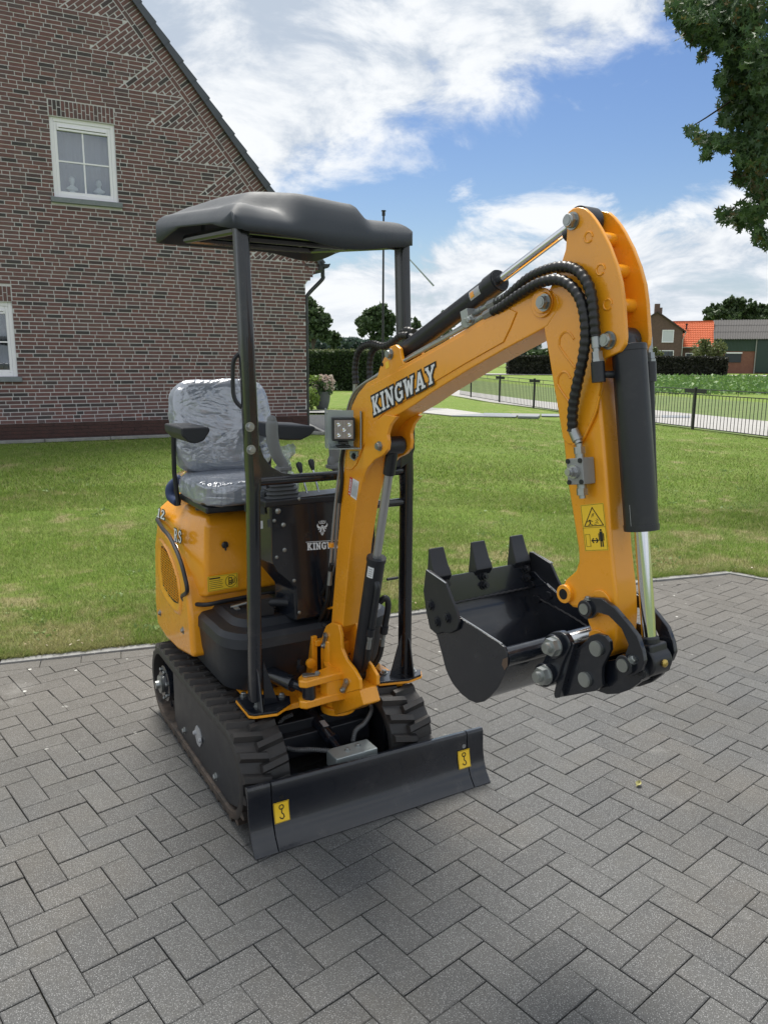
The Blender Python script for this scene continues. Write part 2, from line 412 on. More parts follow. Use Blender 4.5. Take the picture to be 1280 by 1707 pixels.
def mat_kerb():
    t = NT('kerb_concrete'); n = t.noise(7, 7, 0.7); f = t.noise(260, 3, 0.7)
    c = t.mix(t.rng(n, 0.3, 0.7), (0.20, 0.20, 0.195), (0.33, 0.33, 0.32)); c = t.mix(t.rng(f, 0.4, 0.7, 0, 0.4), c, (0.1, 0.1, 0.1))
    t.set(color=c, rough=0.9); t.bump(f, 0.5, 0.002); return t.m
M['kerb'] = mat_kerb()
def mat_brick():
    t = NT('red_brown_brick'); r = tinted(t)
    c = t.ramp(r, [(0.0, (0.052, 0.045, 0.048)), (0.10, (0.066, 0.050, 0.053)), (0.17, (0.155, 0.080, 0.080)), (0.45, (0.190, 0.088, 0.084)),
                   (0.70, (0.165, 0.088, 0.086)), (0.86, (0.210, 0.094, 0.084)), (0.92, (0.110, 0.075, 0.080)), (1.0, (0.150, 0.088, 0.088))])
    n = t.noise(18, 6, 0.65); c = t.mix(t.rng(n, 0.35, 0.75, 0, 0.5), c, (0.06, 0.05, 0.05))
    n2 = t.noise(3, 5, 0.6); c = t.mix(t.rng(n2, 0.45, 0.8, 0, 0.15), c, (0.26, 0.22, 0.21))
    t.set(color=c, rough=0.82); t.bump(t.noise(70, 5, 0.65), 0.6, 0.004); return t.m
M['brick'] = mat_brick()
M['plinth'] = mat_simple('plinth_brick', (0.058, 0.033, 0.030), (0.105, 0.050, 0.042), 9, fine=80)
M['mortar'] = mat_simple('mortar', (0.62, 0.60, 0.62), (0.74, 0.72, 0.74), 14, fine=200)
M['mortar_dark'] = mat_simple('dark_mortar', (0.05, 0.045, 0.042), (0.08, 0.07, 0.065), 14)
M['stone'] = mat_simple('blue_stone', (0.19, 0.21, 0.235), (0.27, 0.29, 0.31), 12, 0.7, 0.2, 0.002, 150)
M['frame'] = paint('white_window_frame', (0.88, 0.86, 0.92), 0.4, 0.1, 0.02, 0.0)
M['tile'] = paint('slate_tile', (0.075, 0.085, 0.11), 0.45, 0.0, 0.15, 0.3, 30)
M['gutter'] = paint('dark_gutter', (0.03, 0.034, 0.038), 0.4, 0.1)
M['blind'] = paint('pale_blind', (0.50, 0.52, 0.58), 0.8, 0.0, 0.03)
M['plaster'] = paint('white_plaster', (0.80, 0.82, 0.82), 0.7, 0.0, 0.03)
M['gravel'] = mat_simple('dark_gravel', (0.035, 0.038, 0.046), (0.10, 0.105, 0.115), 60, 0.9, 1.0, 0.02, 150)
M['soil'] = mat_simple('soil', (0.05, 0.04, 0.028), (0.10, 0.085, 0.06), 20, 0.95, 0.8, 0.01, 120)

def grass_colour(t):
    p = t.pos()
    n1 = t.noise(0.85, 6, 0.66); n2 = t.noise(3.2, 5, 0.65); n3 = t.noise(26, 4, 0.7)
    c = t.mix(t.rng(n2, 0.3, 0.7), (0.140, 0.235, 0.030), (0.225, 0.315, 0.055))
    c = t.mix(t.rng(n3, 0.42, 0.7, 0, 0.5), c, (0.07, 0.11, 0.022))
    # mowing passes
    sp = t.node('ShaderNodeSeparateXYZ'); t.l.new(p, sp.inputs[0])
    u = t.math('ADD', t.math('MULTIPLY', sp.outputs[0], 0.38*11), t.math('MULTIPLY', sp.outputs[1], -0.92*11))
    s = t.math('SINE', t.math('ADD', t.math('MULTIPLY', u, 0.52), t.math('MULTIPLY', n1, 3.5)))
    c = t.mix(t.rng(s, -0.6, 0.9, 0, 0.34), c, (0.20, 0.255, 0.07))
    # dry, yellowed patches, most of them near the kerb
    kd = t.math('ADD', t.math('MULTIPLY', sp.outputs[0], -0.40), sp.outputs[1])
    near = t.rng(kd, 5.2, 8.0, 0.065, 0.0, True)
    dry = t.math('ADD', t.math('ADD', t.math('MULTIPLY', n1, 0.55), t.math('MULTIPLY', n2, 0.45)), near)
    c = t.mix(t.rng(dry, 0.525, 0.64, 0, 0.80, True), c, (0.40, 0.335, 0.19))
    return c, n3
def mat_lawn():
    t = NT('lawn_turf'); c, n3 = grass_colour(t); f = t.noise(110, 3, 0.7, sc=(1, 1, 1))
    c = t.mix(t.rng(f, 0.35, 0.7, 0.0, 0.5), c, (0.035, 0.048, 0.014)); t.set(color=c, rough=0.9, spec=0.2)
    t.bump(t.math('ADD', f, n3), 0.9, 0.02); return t.m
def mat_blade():
    t = NT('grass_blade'); c, n3 = grass_colour(t); at = t.node('ShaderNodeAttribute', attribute_name='tint').outputs['Fac']
    c = t.mix(t.rng(at, 0, 1, 0, 0.6), c, (0.30, 0.39, 0.10)); c = t.mix(t.rng(at, .0, .3, .75, 0), c, (0.03, 0.055, 0.012)); c = t.mix(t.rng(at, 0.86, 0.92, 0, 0.8), c, (0.40, 0.35, 0.19))
    t.set(color=c, rough=0.55, spec=0.3)
    tr = t.node('ShaderNodeBsdfTranslucent'); t.l.new(c, tr.inputs[0]); ms = t.node('ShaderNodeMixShader'); ms.inputs[0].default_value = 0.35
    t.l.new(t.b.outputs[0], ms.inputs[1]); t.l.new(tr.outputs[0], ms.inputs[2]); t.l.new(ms.outputs[0], t.n['Material Output'].inputs[0]); return t.m
M['lawn'] = mat_lawn(); M['blade'] = mat_blade()
def mat_leaf(name, a, b, dry=None, rough=0.5, tr_=0.3):
    t = NT(name); r = tinted(t); n = t.noise(1.4, 3, 0.6)
    c = t.mix(r, a, b); c = t.mix(t.rng(n, 0.35, 0.65, 0, 0.4), c, tuple(x*0.6 for x in a))
    if dry: c = t.mix(t.rng(r, 0.93, 0.97, 0, 0.8), c, dry)
    t.set(color=c, rough=rough, spec=0.35)
    tr = t.node('ShaderNodeBsdfTranslucent'); t.l.new(c, tr.inputs[0]); ms = t.node('ShaderNodeMixShader'); ms.inputs[0].default_value = tr_
    t.l.new(t.b.outputs[0], ms.inputs[1]); t.l.new(tr.outputs[0], ms.inputs[2]); t.l.new(ms.outputs[0], t.n['Material Output'].inputs[0]); return t.m
M['leaf_gum'] = mat_leaf('sweetgum_leaf', (0.036, 0.078, 0.034), (0.105, 0.175, 0.06), (0.16, 0.10, 0.035))
M['leaf_gum_dry'] = mat_leaf('sweetgum_leaf_turning', (0.10, 0.075, 0.028), (0.06, 0.08, 0.03))
M['leaf_tree'] = mat_leaf('tree_leaf', (0.048, 0.085, 0.038), (0.10, 0.15, 0.06))
M['leaf_hazed'] = mat_leaf('hazed_tree_leaf', (0.060, 0.095, 0.085), (0.085, 0.125, 0.105))  # blue haze of distance is mixed into this leaf colour
M['leaf_hedge'] = mat_leaf('hedge_leaf', (0.034, 0.062, 0.024), (0.070, 0.110, 0.038))
M['leaf_hedge_dark'] = mat_leaf('dark_hedge_leaf', (0.026, 0.030, 0.022), (0.050, 0.048, 0.034))
M['leaf_hedge_top'] = mat_leaf('hedge_top_leaf', (0.11, 0.14, 0.05), (0.17, 0.19, 0.075))
M['leaf_crop'] = mat_leaf('crop_leaf', (0.10, 0.20, 0.055), (0.17, 0.28, 0.08))
M['leaf_bright'] = mat_leaf('bright_shrub_leaf', (0.13, 0.22, 0.04), (0.22, 0.30, 0.06))
M['petal'] = mat_leaf('hydrangea_petal', (0.62, 0.46, 0.42), (0.74, 0.70, 0.62), None, 0.6, 0.2)
M['bark'] = mat_simple('bark', (0.05, 0.042, 0.033), (0.12, 0.10, 0.08), 10, 0.9, 0.8, 0.02, 60)
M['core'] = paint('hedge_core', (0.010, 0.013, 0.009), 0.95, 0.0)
M['field'] = mat_simple('meadow', (0.075, 0.12, 0.03), (0.14, 0.19, 0.055), 0.5, 0.95, 0.4, 0.03, 9)
M['verge'] = mat_simple('road_verge', (0.085, 0.14, 0.03), (0.16, 0.20, 0.06), 1.2, 0.95, 0.5, 0.03, 14)
M['road'] = mat_simple('pale_asphalt', (0.34, 0.33, 0.315), (0.42, 0.41, 0.39), 2.5, 0.9, 0.4, 0.005, 45)
M['concrete'] = mat_simple('pale_concrete', (0.36, 0.355, 0.34), (0.46, 0.45, 0.43), 3.0, 0.9, 0.3, 0.004, 80)
M['ironblack'] = paint('fence_black', (0.018, 0.019, 0.021), 0.45, 0.1)
M['pot'] = mat_simple('grey_pot', (0.11, 0.12, 0.13), (0.16, 0.17, 0.18), 8, 0.7, 0.2, 0.003, 120)

# ================================================================== GROUND AND SETTING
g = MB(); g.add([(-1500, -400, -0.55), (1500, -400, -0.55), (1500, 1800, -0.55), (-1500, 1800, -0.55)], [(0, 1, 2, 3)])
far_g = g.build('ground', M['field'], smooth=False); tag(far_g, kind='structure')
KP = [hit_plane(*q, (0, 0, 0), (0, 0, 1))[:2] for q in [(0, 1105), (265, 1077), (560, 1040), (860, 1000), (1090, 968), (1215, 955.5)]]
d0 = nrm(KP[1]-KP[0]); KP = [KP[0]-d0*5.5]+KP
kd2 = nrm(hit_plane(1280, 965, (0, 0, 0), (0, 0, 1))[:2]-KP[-1]); KP2 = [KP[-1], KP[-1]+nrm(kd2+np.array([0.05, -0.25]))*7.0]
KPALL = KP+[KP2[1]]
def kerb_sd(x, y):
    """signed distance to the kerb polyline, positive on the lawn side"""
    best = None
    for a, b in zip(KPALL[:-1], KPALL[1:]):
        d = b-a; L2 = d@d; t = np.clip(((x-a[0])*d[0]+(y-a[1])*d[1])/L2, 0, 1)
        ex = x-(a[0]+t*d[0]); ey = y-(a[1]+t*d[1]); dist = np.hypot(ex, ey)
        sg = np.sign(d[0]*(y-a[1])-d[1]*(x-a[0])); val = np.where(sg == 0, 1, sg)*dist
        best = val if best is None else np.where(np.abs(val) < np.abs(best)-1e-9, val, best)
    return best
# terrain sheet (lawn) : fine near, coarser far
xs = np.concatenate([np.arange(-60, -14, 3.0), np.arange(-14, 16, 0.2), np.arange(16, 60, 2.0), np.arange(60, 400, 20)])
ys = np.concatenate([np.arange(-8, 2, 1.0), np.arange(2, 22, 0.16), np.arange(22, 60, 1.0), np.arange(60, 140, 4), np.arange(140, 800, 30)])
XX, YY = np.meshgrid(xs, ys, indexing='ij')
ZZ = ground_z(XX, YY); sd = kerb_sd(XX, YY)
wob = np.array([[noise.noise((x*0.6, y*0.6, 0)) for y in ys] for x in xs])*0.012
ZZ = ZZ + wob*(sd > 0.3) + 0.012
ZZ = np.where(sd < 0.02, -0.14, ZZ)
idx = np.arange(XX.size).reshape(XX.shape)
F = np.stack([idx[:-1, :-1], idx[1:, :-1], idx[1:, 1:], idx[:-1, 1:]], -1).reshape(-1, 4)
lawn = np_mesh('lawn', np.stack([XX, YY, ZZ], -1).reshape(-1, 3), F, M['lawn'], 4); tag(lawn, kind='structure')
for p in lawn.data.polygons: p.use_smooth = True

# driveway base
dr = MB()
poly = [(p[0], p[1]) for p in KPALL]+[(9, -3.5), (-7, -3.5)]
dr.add([(x, y, -0.012) for x, y in poly], [tuple(range(len(poly)))[::-1]])
drive = dr.build('driveway', M['joint'], smooth=False); recalc(drive); tag(drive, kind='structure')
# kerb stones
kroot = MB()
kb = kroot
def clip_half(poly, p, n):
    out = []
    for i in range(len(poly)):
        a, b = poly[i], poly[(i+1) % len(poly)]; da, db = (a-p)@n, (b-p)@n
        if da <= 0: out.append(a)
        if (da <= 0) != (db <= 0): out.append(a+(b-a)*(da/(da-db)))
    return out
pl_pts = []
for i in range(len(KPALL)-1):
    a, b = KPALL[i], KPALL[i+1]; L = np.linalg.norm(b-a); n = max(1, round(L/1.0))
    for k in range(n): pl_pts.append((a+(b-a)*k/n, a+(b-a)*(k+1)/n))
kerbo = MB()
for i in range(len(KPALL)-1):
    a, b = KPALL[i], KPALL[i+1]; t = nrm(b-a); nn = np.array([-t[1], t[0]])
    q = [a-nn*0.03, b-nn*0.03, b+nn*0.045, a+nn*0.045]
    kerbo.prism([(*p, -0.2) for p in q], [(*p, -0.035) for p in q])
kerb = kerbo.build('kerb', M['kerb'], smooth=False); tag(kerb, kind='structure')
for a, b in pl_pts:
    t = nrm(b-a); nn = np.array([-t[1], t[0]]); L = np.linalg.norm(b-a)
    s = MB(); dz = random.uniform(0, 0.008)
    s.box((0, 0, -0.030+dz), (L-0.005, 0.066, 0.08))
    o = s.build('kerb_stone', M['kerb'], kerb, bevel=0.005, seg=1)
    c = (a+b)/2 + nn*0.004; o.location = (c[0], c[1], 0); o.rotation_euler = (rad(random.uniform(-1, 1)), rad(random.uniform(-0.4, 0.4)), math.atan2(t[1], t[0])+rad(random.uniform(-0.4, 0.4)))

# pavers : herringbone 210 x 105
PA = 0.70225547; PO = np.array([-1.0991303, 2.17179757]); U = 0.105
ea = np.array([math.cos(PA), math.sin(PA)]); eb = np.array([math.sin(PA), -math.cos(PA)])
def seg_dist(c):
    best = (1e9, None, None)
    for a, b in zip(KPALL[:-1], KPALL[1:]):
        d = b-a; L = np.linalg.norm(d); t = d/L; u = np.clip((c-a)@t, 0, L); q = a+t*u; dd = np.linalg.norm(c-q)
        n = np.array([-t[1], t[0]]); sg = (c-a)@n
        if dd < best[0]: best = (dd, sg, (a, n))
    return best
BORD = 0.03+0.108
def paver_polys():
    out = []
    for s in range(-140, 140):
        for t in range(-60, 60):
            i, j = s, -s+4*t
            for (p0, w, h) in (((i, j), 2, 1), ((i, j+2), 1, 2)):
                c = PO+U*((p0[0]+w/2)*ea+(p0[1]+h/2)*eb)
                if not (-6.5 < c[0] < 8.5 and -3.2 < c[1] < 6.6): continue
                out.append((c, w*U, h*U))
    return out
def chamfer_box_np(poly, z0, z1, ch):
    """top + bevel ring + sides of a polygon prism"""
    n = len(poly); c = sum(poly)/n; P = np.array(poly)
    ins = []
    for k in range(n):
        a, b, d = P[k-1], P[k], P[(k+1) % n]
        e1, e2 = nrm(b-a), nrm(d-b); n1 = np.array([-e1[1], e1[0]]); n2 = np.array([-e2[1], e2[0]])
        bis = nrm(n1+n2); cs = max(0.35, bis@n1); ins.append(b+bis*(ch/cs))
    V = [(*p, z0) for p in P]+[(*p, z1-ch*0.8) for p in P]+[(*p, z1) for p in ins]
    Fc = [tuple(range(2*n, 3*n))]
    for k in range(n):
        m = (k+1) % n; Fc.append((n+k, n+m, 2*n+m, 2*n+k)); Fc.append((k, m, n+m, n+k))
    return V, Fc
pv = paver_polys(); full = []; clipped = []
kerb_far_ok = 0
for c, w, h in pv:
    dd, sg, seg = seg_dist(c)
    if sg > 0 and dd > 0.0: 
        if dd > 0.2: continue
    ea2, eb2 = ea*(w/2-0.0016), eb*(h/2-0.0016)
    P = [c-ea2+eb2, c+ea2+eb2, c+ea2-eb2, c-ea2-eb2]
    ar = sum(P[k][0]*P[(k+1)%4][1]-P[(k+1)%4][0]*P[k][1] for k in range(4))
    if ar < 0: P = P[::-1]
    if dd < 0.30:
        a, n = seg; inside = all((p-a)@n < -BORD for p in P)
        if not inside:
            Q = clip_half(P, a-n*BORD, n)
            if len(Q) >= 3:
                A2 = abs(sum(Q[k][0]*Q[(k+1) % len(Q)][1]-Q[(k+1) % len(Q)][0]*Q[k][1] for k in range(len(Q))))/2
                # drop slivers
                if A2 > 0.0012: clipped.append(Q)
            continue
    if sg > 0: continue
    full.append((c, w, h, P))
def vis_size(c):
    q = project([c[0], c[1], 0])[0]
    if q[2] < 0.3 or not (-20 < q[0] < 1300 and 0 < q[1] < 1740): return -1
    return q[1]
order = sorted(range(len(full)), key=lambda k: -vis_size(full[k][0])); pick = set(k for k in order[:298] if vis_size(full[k][0]) > 0)
def one_paver_mesh():
    m = MB(); hx, hy = U-0.0016, U/2-0.0016
    V, Fc = chamfer_box_np([np.array([-hx, -hy]), np.array([hx, -hy]), np.array([hx, hy]), np.array([-hx, hy])], -0.05, 0.0, 0.0026)
    m.add(V, Fc); me = bpy.data.meshes.new('paver'); me.from_pydata(m.v, [], m.f); me.materials.append(M['paver']); me.update(); return me
pme = one_paver_mesh(); aa = math.atan2(ea[1], ea[0])
for k in pick:
    c, w, h, P = full[k]; o = bpy.data.objects.new('paver', pme); COL.objects.link(o); o.parent = drive
    o.location = (c[0]+random.uniform(-1, 1)*0.0008, c[1]+random.uniform(-1, 1)*0.0008, random.uniform(-0.0015, 0.0012))
    o.rotation_euler = (random.gauss(0, 0.0045), random.gauss(0, 0.0045), aa+(0 if w > h else math.pi/2)+random.gauss(0, 0.004))
rest = MB(); tint = []
def add_paver(P):
    dz = random.uniform(-0.0015, 0.0012); tx, ty = random.gauss(0, 0.0045), random.gauss(0, 0.0045)
    P = [np.array(p) for p in P]
    V, Fc = chamfer_box_np(P, -0.05, 0.0, 0.0026); c = sum(P)/len(P)
    V = [(x, y, z+dz+(x-c[0])*tx+(y-c[1])*ty) for x, y, z in V]
    rest.add(V, Fc); r = random.random(); tint.extend([r]*len(Fc))
for k, (c, w, h, P) in enumerate(full):
    if k not in pick: add_paver(P)
for Q in clipped: add_paver(Q)
# stretcher course along the kerb
for i in range(len(KPALL)-1):
    a, b = KPALL[i], KPALL[i+1]; t = nrm(b-a); nn = np.array([-t[1], t[0]]); L = np.linalg.norm(b-a); n = max(1, int(round(L/0.2095)))
    for k in range(n):
        p, q = a+t*(L*k/n+0.0016), a+t*(L*(k+1)/n-0.0016)
        add_paver([p-nn*(BORD-0.002), q-nn*(BORD-0.002), q-nn*0.032, p-nn*0.032])
po = rest.build('paver_field', M['paver'], drive, smooth=False)
att = po.data.attributes.new('tint', 'FLOAT', 'FACE'); att.data.foreach_set('value', tint); tag(po, kind='stuff')

# grass blades
def make_grass():
    rs = np.random.RandomState(3); V = []; T = []
    def batch(n, r0, r1, hmin, hmax, w):
        r = np.sqrt(rs.uniform(0, 1, n))*(r1-r0)+r0 if False else r0*np.exp(rs.uniform(0, 1, n)*math.log(r1/r0))
        th = rs.uniform(rad(-33), rad(33), n); x = r*np.sin(th); y = r*np.cos(th)
        s = kerb_sd(x, y); nd = -math.sin(HA)*x+math.cos(HA)*y; ss = math.cos(HA)*x+math.sin(HA)*y
        ok = (s > 0.04) & ~((nd > 13.4) & (ss < 6.3)) & (nd < 30)
        x, y, s = x[ok], y[ok], s[ok]; k = len(x); z = ground_z(x, y)+0.006
        h = rs.uniform(hmin, hmax, k)*np.where(s < 0.16, 1.25, 1.0); ww = w*rs.uniform(0.6, 1.3, k)
        a = rs.uniform(0, 2*math.pi, k); lean = rs.normal(0, 0.55, (k, 2))*h[:, None]
        dx, dy = np.cos(a)*ww/2, np.sin(a)*ww/2
        b0 = np.stack([x-dx, y-dy, z], 1); b1 = np.stack([x+dx, y+dy, z], 1); tp = np.stack([x+lean[:, 0], y+lean[:, 1], z+h], 1)
        V.append(np.stack([b0, b1, tp], 1).reshape(-1, 3)); T.append(rs.uniform(0, 1, k))
    batch(420000, 4.0, 9.5, 0.018, 0.045, 0.0048)
    batch(260000, 8.5, 22.0, 0.020, 0.045, 0.010)
    # ragged overhanging edge along the kerb
    for a, b in zip(KPALL[:-1], KPALL[1:]):
        L = np.linalg.norm(b-a); n = int(L*4600); u = rs.uniform(0, 1, n); off = 0.034+np.abs(rs.normal(0, 0.03, n))-0.034*np.clip(np.sin(u*L*9.1+a[0]*3)*np.sin(u*L*23.7)+.35*np.sin(u*L*61), 0, 1)*rs.uniform(.4, 1, n)
        t = nrm(b-a); nn = np.array([-t[1], t[0]]); P = a+(b-a)*u[:, None]+nn*off[:, None]
        h = rs.uniform(0.02, 0.055, n); an = rs.uniform(0, 2*math.pi, n); w = 0.004*rs.uniform(0.7, 1.4, n)
        lean = rs.normal(0, 0.6, (n, 2))*h[:, None]-nn*h[:, None]*0.35
        z = np.full(n, 0.0)
        b0 = np.stack([P[:, 0]-np.cos(an)*w/2, P[:, 1]-np.sin(an)*w/2, z], 1); b1 = np.stack([P[:, 0]+np.cos(an)*w/2, P[:, 1]+np.sin(an)*w/2, z], 1)
        tp = np.stack([P[:, 0]+lean[:, 0], P[:, 1]+lean[:, 1], z+h], 1)
        V.append(np.stack([b0, b1, tp], 1).reshape(-1, 3)); T.append(rs.uniform(0, 1, n))
    V = np.concatenate(V); T = np.concatenate(T); F = np.arange(len(V)).reshape(-1, 3)
    return np_mesh('grass', V, F, M['blade'], 3, None, T)
tag(make_grass(), 'short mown green grass with dry straw patches', 'grass', kind='stuff')
_rs = np.random.RandomState(77); _w = []
for _ in range(150):
    a_ = _rs.uniform(rad(-30), rad(30)); r_ = 4.3*np.exp(_rs.uniform(0, 1)*1.3); x_, y_ = r_*math.sin(a_), r_*math.cos(a_)
    if float(kerb_sd(np.array(x_), np.array(y_))) < .12 or (-math.sin(HA)*x_+math.cos(HA)*y_) > 13: continue
    for _k in range(_rs.randint(5, 24)): ox, oy = _rs.normal(0, .05, 2); _w.append((x_+ox, y_+oy, float(ground_z(x_+ox, y_+oy))+_rs.uniform(.02, .045)))
WEEDS = _w
# fallen leaves and weeds scattered
def make_litter():
    rs = np.random.RandomState(5); V = []; Fq = []; T = []
    for a, b in zip(KPALL[:-1], KPALL[1:]):
        L = np.linalg.norm(b-a); t = nrm(b-a); nn = np.array([-t[1], t[0]])
        for _ in range(int(L*26)):
            p = a+(b-a)*rs.uniform()+nn*abs(rs.normal(0.05, 0.05)); s = rs.uniform(0.005, 0.013); an = rs.uniform(0, 6.28); z = rs.uniform(0.004, 0.02)
            e1 = np.array([math.cos(an), math.sin(an), rs.uniform(-.4, .4)])*s; e2 = np.array([-math.sin(an), math.cos(an), rs.uniform(-.4, .4)])*s*0.6
            c = np.array([p[0], p[1], z+0.03*(nn@(p-a) > 0.06)]); k = len(V); V += [c-e1, c+e2, c+e1, c-e2]; Fq.append((k, k+1, k+2, k+3)); T.append(rs.uniform())
    return np_mesh('leaf_litter', V, Fq, M['litter'], 4, None, T)
def mat_litter():
    t = NT('leaf_litter'); at = t.node('ShaderNodeAttribute', attribute_name='tint').outputs['Fac']
    t.set(color=t.ramp(at, [(0, (0.10, 0.07, 0.04)), (0.5, (0.22, 0.17, 0.10)), (1, (0.42, 0.38, 0.30))]), rough=0.8); return t.m
M['litter'] = mat_litter()
tag(make_litter(), 'brown dead leaf scraps along the kerb', 'leaf litter', kind='stuff')

# ================================================================== BRICK HOUSE
HP0 = HN*HD
def hw(s, z, o=0.0):
    """point on the gable plane: s along, z up, o out towards the drive"""
    p = HP0+HT*s-HN*o; return (p[0], p[1], z)
house = empty('brick_house', HP0, HA, 'dark red brick house gable with braided brickwork and slate verge tiles', 'house')
# house-local frame: x = s, y = into the house (HN), z
GZ, EZ, ES, SL = 0.35, 3.48, 6.0, 1.207      # ground, eave height, eave s, roof slope
RS = 0.1; RZ = EZ+(ES-RS)*SL
WX = 5.70
def zr(s): return EZ+(ES-s)*SL
def hbox(m, x0, x1, y0, y1, z0, z1): return m.box(((x0+x1)/2, (y0+y1)/2, (z0+z1)/2), (x1-x0, y1-y0, z1-z0))
WINS = [(1.455, 2.43, 4.19, 5.385), (-0.25, 0.72, 1.39, 2.55), (-0.25-0.6, 0.20-0.35, 4.19, 5.385)]
WINS[2] = (-0.90, 0.10-0.0, 4.19, 5.385)
# mortar wall with real openings
def in_win(s, z, pad=0):
    return any(a-pad < s < b+pad and c-pad < z < d+pad for a, b, c, d in WINS)
wall = MB()
sx = sorted(set([-5.5, WX]+[w[0] for w in WINS]+[w[1] for w in WINS])); zx = sorted(set([0.0, 3.06]+[w[2] for w in WINS[:2]]+[w[3] for w in WINS[:2]]+[GZ]))
for a, b in zip(sx[:-1], sx[1:]):
    for c, d in zip(zx[:-1], zx[1:]):
        if in_win((a+b)/2, (c+d)/2): continue
        P = clip_half([np.array(p, float) for p in ((a, c), (b, c), (b, d), (a, d))], np.array([ES, EZ]), np.array([SL, 1.0]))
        if len(P) > 2: wall.add([(p[0], 0, p[1]) for p in P], [tuple(range(len(P)))])
# above the highest opening row, follow the rake
TOPZ = zx[-1]
wall.add([(2*RS-ES+(TOPZ-EZ)/SL, 0, TOPZ), (ES-(TOPZ-EZ)/SL, 0, TOPZ), (RS, 0, RZ)], [(0, 1, 2)])
wall.add([(WX, 0, GZ-.4), (WX, 8, GZ-.4), (WX, 8, 3.4), (WX, 0, 3.4)], [(0, 1, 2, 3)])
# corbelled strip beyond the corner
wall.add([(WX, 0, 3.06), (ES, 0, 3.44), (ES, 0, EZ), (WX, 0, zr(WX))], [(0, 1, 2, 3)])
for a, b, c, d in WINS:   # reveals
    r = 0.09
    wall.add([(a, 0, c), (a, r, c), (a, r, d), (a, 0, d)], [(0, 1, 2, 3)]); wall.add([(b, 0, c), (b, 0, d), (b, r, d), (b, r, c)], [(0, 1, 2, 3)])
    wall.add([(a, 0, d), (a, r, d), (b, r, d), (b, 0, d)], [(0, 1, 2, 3)])
wallo = wall.build('gable_wall', M['mortar'], house, smooth=False)
# rooms behind the glass
for a, b, c, d in WINS:
    rm = MB()
    rm.add([(a-.5, .12, c-.1), (b+.5, .12, c-.1), (b+.5, 1.6, c-.1), (a-.5, 1.6, c-.1)], [(0, 1, 2, 3)])
    rm.add([(a-.5, 1.6, c-.1), (b+.5, 1.6, c-.1), (b+.5, 1.6, d+.3), (a-.5, 1.6, d+.3)], [(0, 1, 2, 3)])
    rm.add([(a-.5, .12, c-.1), (a-.5, 1.6, c-.1), (a-.5, 1.6, d+.3), (a-.5, .12, d+.3)], [(0, 1, 2, 3)])
    rm.add([(b+.5, .12, c-.1), (b+.5, .12, d+.3), (b+.5, 1.6, d+.3), (b+.5, 1.6, c-.1)], [(0, 1, 2, 3)])
    rm.add([(a-.5, .12, d+.3), (a-.5, 1.6, d+.3), (b+.5, 1.6, d+.3), (b+.5, .12, d+.3)], [(0, 1, 2, 3)])
    rm.build('room_interior', M['blind'], house, smooth=False)

# bricks: rectangles clipped by region polygons
CH, BH, JT = 0.0625, 0.0490, 0.0122
bricks = []     # list of polygons (s,z)
def clip_poly(P, cons):
    P = [np.array(p, float) for p in P]
    for p, n in cons:
        P = clip_half(P, np.array(p, float), np.array(n, float))
        if len(P) < 3: return None
    A = abs(sum(P[k][0]*P[(k+1) % len(P)][1]-P[(k+1) % len(P)][0]*P[k][1] for k in range(len(P))))/2
    return P if A > 0.0009 else None
ru = nrm([1, -SL]); rn = np.array([-ru[1], ru[0]]); rv = -rn            # along rake (down), inward
if rv[1] > 0: rv = -rv
R0 = np.array([ES, EZ])
def rake_pt(u, v): return R0+ru*u+rv*v       # u negative goes up
B1, B2 = 0.225, 0.30
VERGE = 0.03
# triangles: right angle on line v=B2, legs LT along rake
LT = CH*8/abs(ru[1]); base_z = 3.435
def z_on(v, u): return rake_pt(u, v)[1]
